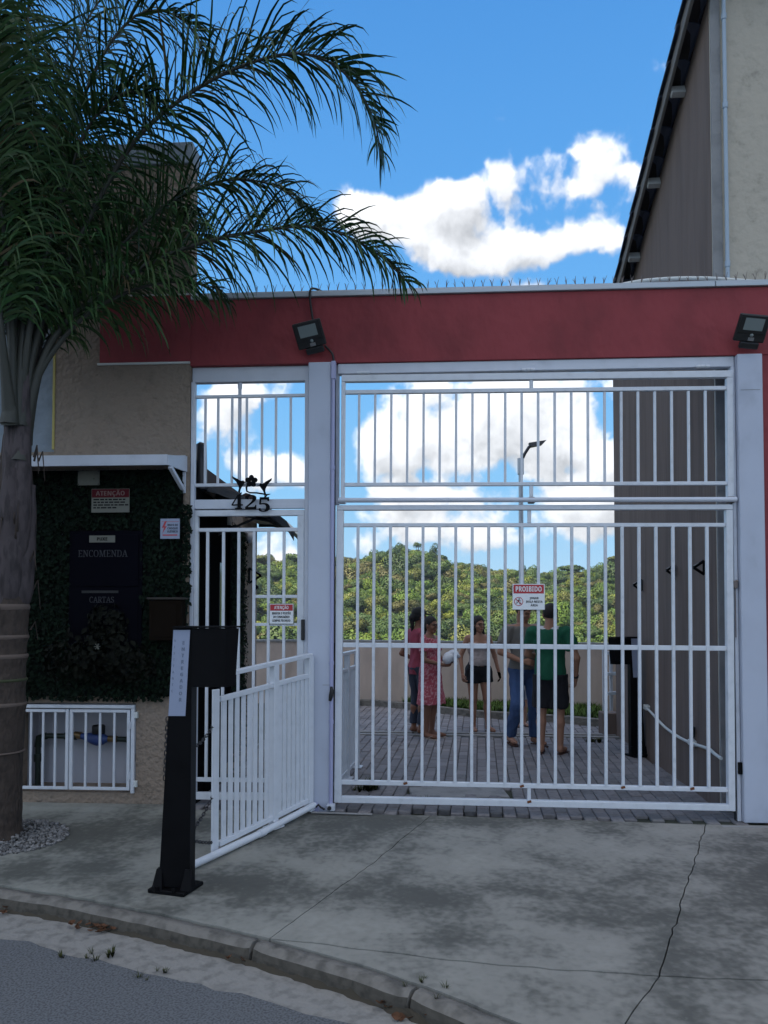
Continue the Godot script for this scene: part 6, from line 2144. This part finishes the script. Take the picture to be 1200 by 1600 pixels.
# head: its centre, its turn, skin, sex
func head(st: SurfaceTool, at: Vector3, b: Basis, skin: Color, s: float, woman: bool, neck_to: Vector3) -> void:
	var f := Field.new(Vector3(-0.11, -0.17, -0.12) * s, Vector3(0.11, 0.15, 0.135) * s, 0.0068 * s)
	f.ell(Vector3(0, 0.032, -0.012) * s, Vector3(0.074, 0.088, 0.092) * s, 0.01)
	f.ell(Vector3(0, -0.035, 0.022) * s, Vector3(0.059, 0.072, 0.066) * s, 0.03)
	f.ell(Vector3(0, -0.094, 0.055) * s, Vector3(0.024 if woman else 0.03, 0.018, 0.022) * s, 0.03)
	for x in [-1.0, 1.0]:
		f.ell(Vector3(0.040 * x, -0.032, 0.060) * s, Vector3(0.020, 0.018, 0.020) * s, 0.02)
		f.cap(Vector3(0.016 * x, 0.022, 0.086) * s, Vector3(0.048 * x, 0.020, 0.070) * s, 0.009 * s, 0.007 * s, 0.012)
		f.ell(Vector3(0.077 * x, -0.006, -0.004) * s, Vector3(0.010, 0.032, 0.019) * s, 0.006)
	f.cap(Vector3(0, 0.018, 0.088) * s, Vector3(0, -0.026, 0.106) * s, 0.0085 * s, 0.0115 * s, 0.008)
	f.ell(Vector3(0, -0.062, 0.087) * s, Vector3(0.022, 0.010, 0.010) * s, 0.01)
	var nb := b.inverse() * (neck_to - at)
	f.cap(Vector3(0, -0.06, -0.018) * s, nb, (0.046 if woman else 0.056) * s, (0.052 if woman else 0.064) * s, 0.02)
	var paint := func(p: Vector3):
		var q := p / s
		if q.z > 0.05:
			var ex := absf(absf(q.x) - 0.032)
			if ex < 0.013 and absf(q.y - 0.003) < 0.006: return Color(0.03, 0.02, 0.015)
			if absf(absf(q.x) - 0.034) < 0.018 and absf(q.y - 0.023) < 0.0055: return skin * 0.28
			if absf(q.x) < 0.022 and absf(q.y + 0.062) < 0.0075: return Color(skin.r * 0.95, skin.g * 0.6, skin.b * 0.6)
			if absf(q.x) < 0.014 and absf(q.y + 0.038) < 0.005: return skin * 0.7
		return skin
	f.mesh(st, paint, Transform3D(b, at))

# one person. P gives height, joints and clothes; the figure faces +z before it is turned
func person(called: String, label: String, at: Vector3, turn: float, P: Dictionary) -> Node3D:
	var o := thing(called, label, "person", at, turn, "")
	var s: float = P.h / 1.70
	var wo: bool = P.get("woman", false)
	var skin: Color = P.skin
	var lean: Vector3 = P.get("lean", Vector3.ZERO)
	var hipw := 0.092 if wo else 0.088
	var shw: float = P.get("shoulders", 0.158 if wo else 0.185)
	var hip_y := 0.89
	var chest := Vector3(0, 1.24, 0.0) + lean * 0.7
	var neck := Vector3(0, 1.43, -0.012) + lean
	var hc: Vector3 = neck + Vector3(0, 0.148, 0.032) + P.get("nod", Vector3.ZERO)
	var J := {}
	for q in [["l", 1.0], ["r", -1.0]]:
		var k: String = q[0]
		var x: float = q[1]
		J["sh" + k] = Vector3(shw * x, 1.375, -0.01) + lean
		J["el" + k] = P["el" + k]
		J["wr" + k] = P["wr" + k]
		J["hi" + k] = Vector3(hipw * x, hip_y, 0)
		J["kn" + k] = P.get("kn" + k, Vector3(0.095 * x, 0.48, 0.02))
		J["an" + k] = P.get("an" + k, Vector3(0.09 * x, 0.085, -0.02))
		J["to" + k] = P.get("to" + k, J["an" + k] + Vector3(0.03 * x, -0.052, 0.165))
	for k in J: J[k] = J[k] * s
	chest *= s; neck *= s; hc *= s
	var lo := Vector3(-0.62, -0.02, -0.45) * s
	var hi := Vector3(0.62, 1.50, 0.50) * s
	# the body
	var f := Field.new(lo, hi, 0.0145)
	var bulk: float = P.get("bulk", 1.0)
	var torso := func(F: Field, g: float, k := 0.05):
		F.ell(chest, Vector3(0.150 if wo else 0.168, 0.18, 0.105) * s * bulk + Vector3.ONE * g, k)
		F.ell(Vector3(0, 1.03, 0.012 + 0.012 * (bulk - 1.0) * 10.0) * s + lean * 0.3 * s, Vector3(0.128 if wo else 0.148, 0.15, 0.102 * bulk) * s * lerpf(1.0, bulk, 0.8) + Vector3.ONE * g, k)
		F.ell(Vector3(0, 0.90, -0.005) * s, Vector3(0.160 if wo else 0.152, 0.115, 0.112) * s * lerpf(1.0, bulk, 0.6) + Vector3.ONE * g, k)
		F.cap(J.shl.lerp(J.shr, 0.12), J.shl.lerp(J.shr, 0.88), 0.052 * s + g, 0.052 * s + g, 0.06)
		if wo:
			for x in [-1.0, 1.0]: F.ell(chest + Vector3(0.068 * x, 0.02, 0.075) * s, Vector3(0.058, 0.058, 0.05) * s + Vector3.ONE * g, 0.03)
	torso.call(f, 0.0)
	f.cap(neck - Vector3(0, 0.03, 0), neck + Vector3(0, 0.05, 0.01) * s, 0.062 * s, 0.05 * s, 0.04)
	var arm := 0.86 if wo else 1.0
	arm *= P.get("arm", 1.0)
	for k in ["l", "r"]:
		f.cap(J["sh" + k], J["el" + k], 0.053 * s * arm, 0.040 * s * arm, 0.035)
		f.cap(J["el" + k], J["wr" + k], 0.041 * s * arm, 0.027 * s * arm, 0.02)
		f.cap(J["hi" + k], J["kn" + k], 0.083 * s * P.get("leg", 1.0), 0.054 * s * P.get("leg", 1.0), 0.04)
		f.cap(J["kn" + k], J["kn" + k].lerp(J["an" + k], 0.32) + Vector3(0, 0, -0.014), 0.052 * s, 0.054 * s, 0.025)
		f.cap(J["kn" + k].lerp(J["an" + k], 0.32) + Vector3(0, 0, -0.014), J["an" + k], 0.054 * s, 0.036 * s, 0.025)
		f.cap(J["an" + k] - Vector3(0, 0.035, 0.025) * s, J["to" + k].lerp(J["an" + k], 0.25) - Vector3(0, 0.012, 0) * s, 0.036 * s, 0.032 * s, 0.025)
		f.cap(J["to" + k].lerp(J["an" + k], 0.25) - Vector3(0, 0.012, 0) * s, J["to" + k] + Vector3(0, 0.0, 0.03) * s, 0.034 * s, 0.022 * s, 0.02)
	var st := SurfaceTool.new()
	st.begin(Mesh.PRIMITIVE_TRIANGLES)
	f.mesh(st, func(_p): return skin)
	var hb: Basis = Basis(Vector3.UP, P.get("look", 0.0)) * Basis(Vector3.RIGHT, P.get("tilt", 0.0))
	head(st, hc, hb, skin, s, wo, neck - Vector3(0, 0.02, 0))
	for q in [["l", 1.0], ["r", -1.0]]:
		var k: String = q[0]
		var d: Vector3 = P.get("hd" + k, (J["wr" + k] - J["el" + k]).normalized())
		hand(st, J["wr" + k], d, P.get("hb" + k, Vector3(q[1], 0, 0.2)), P.get("curl" + k, 0.45), q[1], skin, s * (0.88 if wo else 1.0))
	put("body", st.commit(), vertex_mat("skin", 0.65), o)
	# clothes
	var folds := noise(17 + int(P.h * 100.0), 9.0, 2)
	for c in P.clothes:
		var g := Field.new(lo, hi, 0.0145)
		var col: Color = c.col
		match c.kind:
			"top":
				torso.call(g, 0.012)
				if c.get("sleeve", 0.0) > 0.0:
					for k in ["l", "r"]:
						g.cap(J["sh" + k], J["sh" + k].lerp(J["el" + k], c.sleeve), (0.068 if wo else 0.074) * s * arm, (0.066 if wo else 0.074) * s * arm, 0.03, true)
				g.cap(Vector3(0, 1.0, 0) * s, Vector3(0, c.hem, 0) * s, (0.13 if wo else 0.15) * s * bulk, (0.15 if wo else 0.165) * s * bulk, 0.03, true, 0.74)
				g.cut(Vector3.DOWN, Vector3(0, c.hem, 0) * s)
				g.cut(Vector3(0, 0.96, 0.28).normalized(), neck + Vector3(0, c.get("neck", 0.0), 0.0) * s)
				if c.has("straps"):
					g.cut(Vector3(0, 1, 0), Vector3(0, 1.36, 0) * s)
			"dress":
				torso.call(g, 0.014)
				for k in ["l", "r"]:
					g.cap(J["sh" + k], J["sh" + k].lerp(J["el" + k], 0.62), 0.066 * s, 0.07 * s, 0.03, true)
				g.cap(Vector3(0, 1.0, 0) * s, Vector3(0, c.hem, 0.02) * s, 0.15 * s, 0.235 * s, 0.05, true, 0.85)
				g.cut(Vector3.DOWN, Vector3(0, c.hem, 0) * s)
				g.cut(Vector3(0, 0.9, 0.4).normalized(), neck + Vector3(0, 0.0, 0.0))
			"legs":
				g.ell(Vector3(0, 0.90, -0.005) * s, Vector3(0.168 if wo else 0.164, 0.12, 0.125) * s * lerpf(1.0, bulk, 0.6), 0.04)
				for k in ["l", "r"]:
					var e: float = c.get("to", 1.0)
					var w: float = c.get("wide", 0.0)
					if e <= 1.0:
						g.cap(J["hi" + k], J["hi" + k].lerp(J["kn" + k], e), (0.098 + w * 0.4) * s, (0.082 + w) * s, 0.03, true)
					else:
						g.cap(J["hi" + k], J["kn" + k], 0.097 * s, (0.070 + w) * s, 0.03)
						g.cap(J["kn" + k], J["kn" + k].lerp(J["an" + k], e - 1.0), (0.070 + w) * s, (0.058 + w) * s, 0.03, true)
				if c.get("waist", 1.0) > 0.95: g.cap(Vector3(0, 0.92, 0) * s, Vector3(0, c.get("waist", 1.0), 0) * s, 0.165 * s, 0.155 * s, 0.03, true, 0.76)
				g.cut(Vector3.UP, Vector3(0, c.get("waist", 1.0), 0) * s)
		g.wrinkle(folds, 0.013)
		st = SurfaceTool.new()
		st.begin(Mesh.PRIMITIVE_TRIANGLES)
		var trim: Callable = c.get("paint", func(_p): return col)
		g.mesh(st, trim)
		put(c.name, st.commit(), vertex_mat("cloth", 0.9), o)
	# hair
	if P.has("hair"):
		var H = P.hair
		var g := Field.new(Vector3(-0.16, -0.50, -0.22) * s, Vector3(0.16, 0.20, 0.16) * s, 0.008)
		g.ell(Vector3(0, 0.040, -0.018) * s, Vector3(0.086, 0.098, 0.102) * s, 0.02)
		g.cut(Vector3(0, -0.62, 0.78).normalized(), Vector3(0, 0.062, 0.072) * s)
		g.cut(Vector3(0, -1, 0.15).normalized(), Vector3(0, -0.062 if H.kind == "short" else -0.06, -0.02) * s)
		if H.kind == "long":
			for x in [-1.0, 1.0]:
				g.cap(Vector3(0.060 * x, 0.03, -0.02) * s, Vector3(0.072 * x, -0.13, -0.01) * s, 0.030 * s, 0.030 * s, 0.02)
			g.cap(Vector3(0.03 * H.side, 0.0, -0.06) * s, Vector3(0.07 * H.side, -0.20, -0.03) * s, 0.06 * s, 0.045 * s, 0.03)
			g.cap(Vector3(0.07 * H.side, -0.20, -0.03) * s, Vector3(0.10 * H.side, -0.38, 0.03) * s, 0.045 * s, 0.022 * s, 0.02)
		elif H.kind == "tied":
			g.ell(Vector3(0, 0.0, -0.115) * s, Vector3(0.045, 0.045, 0.04) * s, 0.02)
			g.cap(Vector3(0, -0.02, -0.11) * s, Vector3(0, -0.22, -0.10) * s, 0.035 * s, 0.018 * s, 0.02)
		st = SurfaceTool.new()
		st.begin(Mesh.PRIMITIVE_TRIANGLES)
		var hn := noise(7, 60.0, 2)
		g.mesh(st, func(p): return H.col * (1.0 + 0.5 * hn.get_noise_3d(p.x * 3.0, p.y * 0.3, p.z * 3.0)), Transform3D(hb, hc))
		put("hair", st.commit(), vertex_mat("hair", 0.75), o)
	if P.get("cap", false):
		var g := Field.new(Vector3(-0.12, -0.02, -0.14) * s, Vector3(0.12, 0.19, 0.20) * s, 0.008)
		g.ell(Vector3(0, 0.055, -0.012) * s, Vector3(0.090, 0.095, 0.106) * s, 0.01)
		g.cut(Vector3.DOWN, Vector3(0, 0.045, 0) * s)
		g.ell(Vector3(0, 0.048, 0.115) * s, Vector3(0.075, 0.010, 0.070) * s, 0.008, Basis(Vector3.RIGHT, 0.15))
		st = SurfaceTool.new()
		st.begin(Mesh.PRIMITIVE_TRIANGLES)
		g.mesh(st, func(_p): return Color(0.012, 0.012, 0.014), Transform3D(hb, hc))
		put("cap", st.commit(), vertex_mat("cloth", 0.9), o)
	if P.get("glasses", false):
		st = begin()
		for x in [-1.0, 1.0]:
			var ring := []
			for k in 15: ring.append(hc + hb * (Vector3(0.032 * x + 0.023 * cos(TAU * k / 14.0), 0.002 + 0.017 * sin(TAU * k / 14.0), 0.104) * s))
			tube(st, ring, 0.0022, 5)
			tube(st, [hc + hb * (Vector3(0.055 * x, 0.008, 0.102) * s), hc + hb * (Vector3(0.080 * x, 0.008, 0.02) * s)], 0.002, 5)
		tube(st, [hc + hb * (Vector3(-0.009, 0.006, 0.106) * s), hc + hb * (Vector3(0.009, 0.006, 0.106) * s)], 0.002, 5)
		put("glasses", done(st), M.black_plastic, o)
	# footwear
	for k in ["l", "r"]:
		var a: Vector3 = J["an" + k]
		var t: Vector3 = J["to" + k]
		var fw := Vector3(t.x - a.x, 0, t.z - a.z).normalized()
		var sd := fw.cross(Vector3.UP) * -1.0
		st = begin()
		var heel := Vector3(a.x, a.y - 0.078 * s, a.z) - fw * 0.045 * s
		var tip := Vector3(t.x, t.y - 0.030 * s, t.z) + fw * 0.058 * s
		var poly := []
		for q in [[0.0, 0.022], [0.1, 0.034], [0.35, 0.033], [0.62, 0.043], [0.86, 0.042], [1.0, 0.018]]: poly.append([heel.lerp(tip, q[0]), q[1] * s])
		for i in poly.size() - 1:
			var p0: Vector3 = poly[i][0]
			var p1: Vector3 = poly[i + 1][0]
			var w0: float = poly[i][1]
			var w1: float = poly[i + 1][1]
			var dn := Vector3(0, -0.016, 0)
			hexa(st, [p0 - sd * w0 + dn, p1 - sd * w1 + dn, p1 + sd * w1 + dn, p0 + sd * w0 + dn, p0 - sd * w0, p1 - sd * w1, p1 + sd * w1, p0 + sd * w0])
		var mid := heel.lerp(tip, 0.72)
		for q in [-1.0, 1.0]:
			tube(st, [mid + fw * 0.035 * s + Vector3(0, 0.02, 0), mid + sd * q * 0.03 * s - fw * 0.02 * s + Vector3(0, 0.042, 0) * s, heel.lerp(tip, 0.42) + sd * q * 0.036 * s + Vector3(0, 0.008, 0)], 0.006, 6)
		put("sandal", done(st), soft(P.get("shoe", "dark_sandal"), 0.03, 0.018, 0.015), o)
	return o

func make_people() -> void:
	soft("pale_sandal", 0.40, 0.34, 0.30)
	soft("brown_sandal", 0.07, 0.03, 0.02)
	var tan_ := Color(0.34, 0.175, 0.11)
	var brown := Color(0.22, 0.105, 0.065)
	var pale := Color(0.45, 0.25, 0.18)
	var cn := noise(301, 34.0, 2)
	var pinkish := func(p: Vector3):
		var v := cn.get_noise_3dv(p)
		return Color(0.40, 0.075, 0.105).lerp(Color(0.56, 0.27, 0.29), smoothstep(0.12, 0.3, v)) * (0.9 if v < -0.2 else 1.0)
	# woman in the pink dress, turned to the right, holding a white bundle
	var a := person("person", "woman with glasses in a knee-length pink dress holding a white bundle", Vector3(0.585, 0, -9.80), 1.05, {"h": 1.53, "woman": true, "skin": brown, "glasses": true, "hair": {"kind": "tied", "col": Color(0.012, 0.010, 0.010)}, "bulk": 1.10, "look": -0.25,
		"ell": Vector3(0.25, 1.10, 0.03), "wrl": Vector3(0.13, 1.07, 0.27), "elr": Vector3(-0.25, 1.10, 0.03), "wrr": Vector3(-0.10, 1.03, 0.27), "hdl": Vector3(-0.6, 0.1, 0.8), "hdr": Vector3(0.7, 0.1, 0.7), "hbl": Vector3(0.5, -0.6, 0.5), "hbr": Vector3(-0.5, -0.6, 0.5), "curll": 0.5, "curlr": 0.5,
		"shoe": "pale_sandal", "clothes": [{"kind": "dress", "name": "dress", "hem": 0.47, "col": Color(0.4, 0.1, 0.13), "paint": pinkish}]})
	var bundle := thing("white_bundle", "white cloth bundle held in the arms of the woman in pink", "bundle", Vector3.ZERO)
	bundle.transform = a.transform
	var f := Field.new(Vector3(-0.22, 0.88, 0.10), Vector3(0.22, 1.18, 0.45), 0.009)
	f.ell(Vector3(0.02, 1.035, 0.275), Vector3(0.12, 0.060, 0.075), 0.03)
	f.ell(Vector3(0.10, 1.05, 0.28), Vector3(0.07, 0.065, 0.07), 0.03)
	f.ell(Vector3(-0.08, 1.0, 0.28), Vector3(0.06, 0.06, 0.06), 0.03)
	f.cap(Vector3(-0.02, 1.07, 0.33), Vector3(0.12, 1.03, 0.35), 0.03, 0.02, 0.02)
	f.cap(Vector3(-0.06, 1.03, 0.33), Vector3(0.04, 0.94, 0.35), 0.028, 0.02, 0.015)
	f.cap(Vector3(0.06, 1.0, 0.30), Vector3(0.11, 0.92, 0.31), 0.03, 0.012, 0.02)
	var st := SurfaceTool.new()
	st.begin(Mesh.PRIMITIVE_TRIANGLES)
	f.mesh(st, func(p): return Color(0.62, 0.64, 0.68) * (1.0 + 0.12 * cn.get_noise_3dv(p)))
	put("cloth", st.commit(), vertex_mat("cloth", 0.9), bundle)
	# behind her
	person("person", "person in a dark cap, red top and grey trousers standing behind the woman in pink", Vector3(0.455, 0, -10.14), 2.1, {"h": 1.63, "woman": true, "skin": brown, "cap": true, "hair": {"kind": "tied", "col": Color(0.012, 0.010, 0.010)}, "look": -0.3,
		"ell": Vector3(0.28, 1.08, -0.10), "wrl": Vector3(0.16, 0.96, 0.14), "elr": Vector3(-0.30, 1.10, -0.06), "wrr": Vector3(-0.15, 0.95, 0.10), "curll": 0.6, "curlr": 0.6,
		"clothes": [{"kind": "legs", "name": "trousers", "to": 1.9, "waist": 0.92, "col": Color(0.035, 0.042, 0.065)}, {"kind": "top", "name": "blouse", "sleeve": 0.45, "hem": 0.80, "col": Color(0.27, 0.045, 0.075)}]})
	# woman in tank top and shorts
	var strap := func(p: Vector3): return Color(0.44, 0.38, 0.36) * (0.86 if cn.get_noise_3d(p.x * 0.3, p.y * 1.4, p.z * 0.3) > 0.1 else 1.0)
	person("person", "woman with glasses in a pale sleeveless top and black shorts facing the gate", Vector3(1.265, 0, -10.32), 0.22, {"h": 1.53, "woman": true, "skin": tan_, "glasses": true, "hair": {"kind": "long", "side": 1.0, "col": Color(0.014, 0.010, 0.009)}, "look": 0.2, "bulk": 1.06, "leg": 1.16, "shoulders": 0.168,
		"ell": Vector3(0.27, 1.10, -0.03), "wrl": Vector3(0.30, 0.86, 0.06), "elr": Vector3(-0.27, 1.10, -0.03), "wrr": Vector3(-0.28, 0.85, 0.10), "curll": 0.55, "curlr": 0.7,
		"knl": Vector3(0.115, 0.48, 0.06), "anl": Vector3(0.135, 0.085, 0.03), "knr": Vector3(-0.085, 0.48, 0.0), "anr": Vector3(-0.07, 0.085, -0.03), "shoe": "brown_sandal",
		"clothes": [{"kind": "legs", "name": "shorts", "to": 0.42, "wide": 0.034, "waist": 1.03, "col": Color(0.010, 0.010, 0.012)}, {"kind": "top", "name": "tank_top", "hem": 0.97, "neck": -0.09, "straps": true, "col": Color(0.42, 0.37, 0.35), "paint": strap}]})
	# man in jeans
	var denim := func(p: Vector3): return Color(0.040, 0.075, 0.17) * (1.0 + 0.5 * smoothstep(0.3, 0.0, absf(p.y - 0.62)) * smoothstep(-0.02, 0.1, p.z) + 0.25 * cn.get_noise_3d(p.x * 0.6, p.y * 0.3, p.z * 0.6))
	person("person", "man in a grey-beige T-shirt and blue jeans half hidden by the red notice", Vector3(1.675, 0, -9.28), 0.35, {"h": 1.71, "skin": tan_, "hair": {"kind": "short", "col": Color(0.014, 0.011, 0.010)}, "tilt": 0.35, "look": 0.35, "bulk": 1.10, "shoulders": 0.195,
		"ell": Vector3(0.29, 1.10, 0.02), "wrl": Vector3(0.12, 1.06, 0.25), "elr": Vector3(-0.30, 1.11, 0.0), "wrr": Vector3(-0.12, 1.00, 0.20), "hdr": Vector3(0.8, -0.1, 0.5), "hdl": Vector3(-0.7, 0.0, 0.6), "hbr": Vector3(-0.3, 0.3, 0.8), "hbl": Vector3(0.3, 0.3, 0.8), "curll": 0.6, "curlr": 0.5,
		"knl": Vector3(0.13, 0.48, 0.04), "anl": Vector3(0.15, 0.085, 0.0), "knr": Vector3(-0.12, 0.49, 0.08), "anr": Vector3(-0.125, 0.10, -0.10), "shoe": "brown_sandal",
		"clothes": [{"kind": "legs", "name": "jeans", "to": 1.97, "wide": 0.008, "waist": 0.92, "col": Color(0.04, 0.075, 0.17), "paint": denim}, {"kind": "top", "name": "t_shirt", "sleeve": 0.72, "hem": 0.90, "col": Color(0.165, 0.155, 0.14)}]})
	# man in the green polo, seen from behind
	var polo := func(p: Vector3):
		var c := Color(0.004, 0.088, 0.046)
		if p.y > 1.40 and absf(p.x) < 0.11: c = Color(0.55, 0.57, 0.58)
		if absf(p.x) > 0.255 and p.y < 1.175: c = Color(0.55, 0.57, 0.58)
		return c
	var g := person("person", "man in a green polo shirt with white collar and black shorts, back to the gate", Vector3(1.875, 0, -8.70), 2.75, {"h": 1.68, "skin": tan_, "hair": {"kind": "short", "col": Color(0.016, 0.012, 0.010)}, "look": 0.35, "bulk": 1.06, "shoulders": 0.195,
		"ell": Vector3(0.27, 1.12, 0.08), "wrl": Vector3(0.12, 1.06, 0.28), "elr": Vector3(-0.30, 1.09, -0.02), "wrr": Vector3(-0.27, 0.86, 0.10), "curlr": 0.7, "curll": 0.6,
		"knl": Vector3(0.10, 0.48, 0.0), "anl": Vector3(0.10, 0.085, -0.03), "knr": Vector3(-0.10, 0.48, 0.03), "anr": Vector3(-0.105, 0.085, 0.02), "shoe": "brown_sandal",
		"clothes": [{"kind": "legs", "name": "shorts", "to": 0.90, "wide": 0.028, "waist": 0.90, "col": Color(0.010, 0.010, 0.014)}, {"kind": "top", "name": "polo_shirt", "sleeve": 0.68, "hem": 0.84, "neck": 0.03, "col": Color(0.004, 0.09, 0.05), "paint": polo}]})
	st = begin()
	var w := Vector3(-0.272, 0.885, 0.088)
	tube(st, [w, w + Vector3(0.006, -0.028, 0.014)], 0.034, 12)
	put("watch", done(st), M.black_plastic, g)
	# a child behind them
	person("person", "small child in pale clothes mostly hidden behind the man in jeans", Vector3(1.91, 0, -10.75), 0.1, {"h": 0.98, "woman": true, "skin": pale, "hair": {"kind": "short", "col": Color(0.02, 0.014, 0.010)},
		"ell": Vector3(0.24, 1.10, 0.0), "wrl": Vector3(0.24, 0.88, 0.06), "elr": Vector3(-0.24, 1.10, 0.0), "wrr": Vector3(-0.24, 0.88, 0.06),
		"clothes": [{"kind": "legs", "name": "shorts", "to": 0.6, "wide": 0.02, "col": Color(0.36, 0.38, 0.42)}, {"kind": "top", "name": "t_shirt", "sleeve": 0.5, "hem": 0.86, "col": Color(0.5, 0.5, 0.5)}]})

func make_small_things() -> void:
	# gravel at the foot of the palm
	var st := begin()
	var sph := SphereMesh.new()
	sph.radius = 0.5
	sph.height = 0.72
	sph.radial_segments = 7
	sph.rings = 4
	var xf := []
	var cols := []
	var r := RandomNumberGenerator.new()
	r.seed = 31
	for i in 2600:
		var a := r.randf() * TAU
		var d := sqrt(r.randf()) * 0.46
		var p := Vector3(-2.68 + cos(a) * d * 1.0, 0, -5.42 + sin(a) * d * 0.8)
		var s := r.randf_range(0.010, 0.026)
		p.y = gh(p.x, p.z) + 0.045 * (1.0 - d / 0.46) * r.randf() + s * 0.2
		xf.append(Transform3D(Basis(Vector3(r.randfn(), r.randfn(), r.randfn()).normalized(), r.randf() * TAU).scaled(Vector3(s * r.randf_range(0.8, 1.5), s, s)), p))
		var k := r.randf_range(0.05, 0.24)
		cols.append(Color(k, k * 0.98, k * 0.97))
	tag(pieces("gravel", sph, M.pebble, xf, self, cols), "grey white pebbles heaped round the foot of the palm", "gravel")
	# dry leaves in the gutter
	var spots := [[-1.47, -4.13, 34, "clump of rust brown dry leaves in the gutter left of the black post"], [-2.18, -4.37, 6, "few brown dry leaves against the kerb at the left edge"], [-0.71, -3.74, 3, "single curled brown leaf in the gutter near the kerb joint"], [0.03, -3.33, 6, "small brown leaf clump in the gutter below the driveway"], [0.16, -3.24, 7, "dry grass and leaves caught at the second kerb joint"]]
	for q in spots:
		var o := thing("dry_leaves", q[3], "leaves", Vector3(q[0], -0.085, q[1]), 0.0, "dry leaves in the gutter")
		for i in q[2]:
			var m := begin()
			var len_ := r.randf_range(0.03, 0.06)
			var w := len_ * r.randf_range(0.2, 0.42)
			var c := r.randf_range(0.1, 0.6)
			var P := func(f: float, s: float): return Vector3((f - 0.5) * len_, c * len_ * pow(f - 0.5, 2.0) * 2.0 + absf(s) * w * 0.35, s * w * sin(PI * clampf(f, 0.04, 0.96)))
			for k in 5:
				for s in [-1, 0]:
					quad(m, P.call(k / 5.0, s), P.call((k + 1) / 5.0, s), P.call((k + 1) / 5.0, s + 1), P.call(k / 5.0, s + 1))
			var spread: float = 0.02 + 0.006 * q[2]
			put("leaf", done(m), M.dry_leaf, o, Vector3(r.randfn() * minf(spread, 0.09) * 1.2, 0.006 + r.randf() * 0.02, r.randfn() * minf(spread, 0.09) * 0.4), Basis(Vector3.UP, r.randf() * TAU) * Basis(Vector3.RIGHT, r.randfn(0, 0.35)))
	# weeds
	var tuft := grass_tuft(14, 0.10, 8)
	var weeds := [[0.19, -3.33, 5, 0.3, "grass tuft growing from the kerb joint of the driveway"], [-1.45, -3.80, 6, 0.4, "mossy weeds between gutter and asphalt"], [-1.05, -3.62, 5, 0.35, "tiny weeds at the ragged asphalt edge"], [-0.15, -6.85, 10, 1.1, "green weeds among the pavers inside the gate by the railing"], [0.30, -6.35, 5, 0.6, "weeds in the paver joints under the big gate"], [2.6, -9.5, 12, 0.6, "mossy weeds on the pavers at the foot of the brown wall"]]
	for q in weeds:
		var x2 := []
		var c2 := []
		for i in q[2]:
			var s: float = q[3] * r.randf_range(0.6, 1.2)
			x2.append(Transform3D(Basis(Vector3.UP, r.randf() * TAU).scaled(Vector3(s, s, s)), Vector3(r.randfn() * 0.07, 0, r.randfn() * 0.035)))
			var t := r.randf_range(0.7, 1.3)
			c2.append(Color(0.05 * t, 0.06 * t, 0.02 * t))
		var y := -0.085 if q[1] > -4.2 and q[0] < 0.1 else gh(q[0], q[1]) - 0.01
		var o := pieces("weeds", tuft, M.hedge_leaf, x2, self, c2)
		o.position = Vector3(q[0], y, q[1])
		tag(o, q[4], "weeds", "weeds")
	# fallen painted line at the end of the slab
	for q in [[-0.05, 0.42, -0.155, 0.30], [3.02, 3.5, -0.17, 0.25]]:
		var m := begin()
		var a := G(q[0], 0, q[2])
		var b := G(q[1], 0, q[2])
		a.y = gh(a.x, a.z) + 0.004
		b.y = gh(b.x, b.z) + 0.004
		beam(m, a, b, 0.035, 0.006, 0.001)
		tag(put("threshold_strip", done(m), M.strip_concrete, self), "pale strip at the %s end of the slab before the big gate" % ("left" if q[0] < 1 else "right"), "strip", "", "structure")
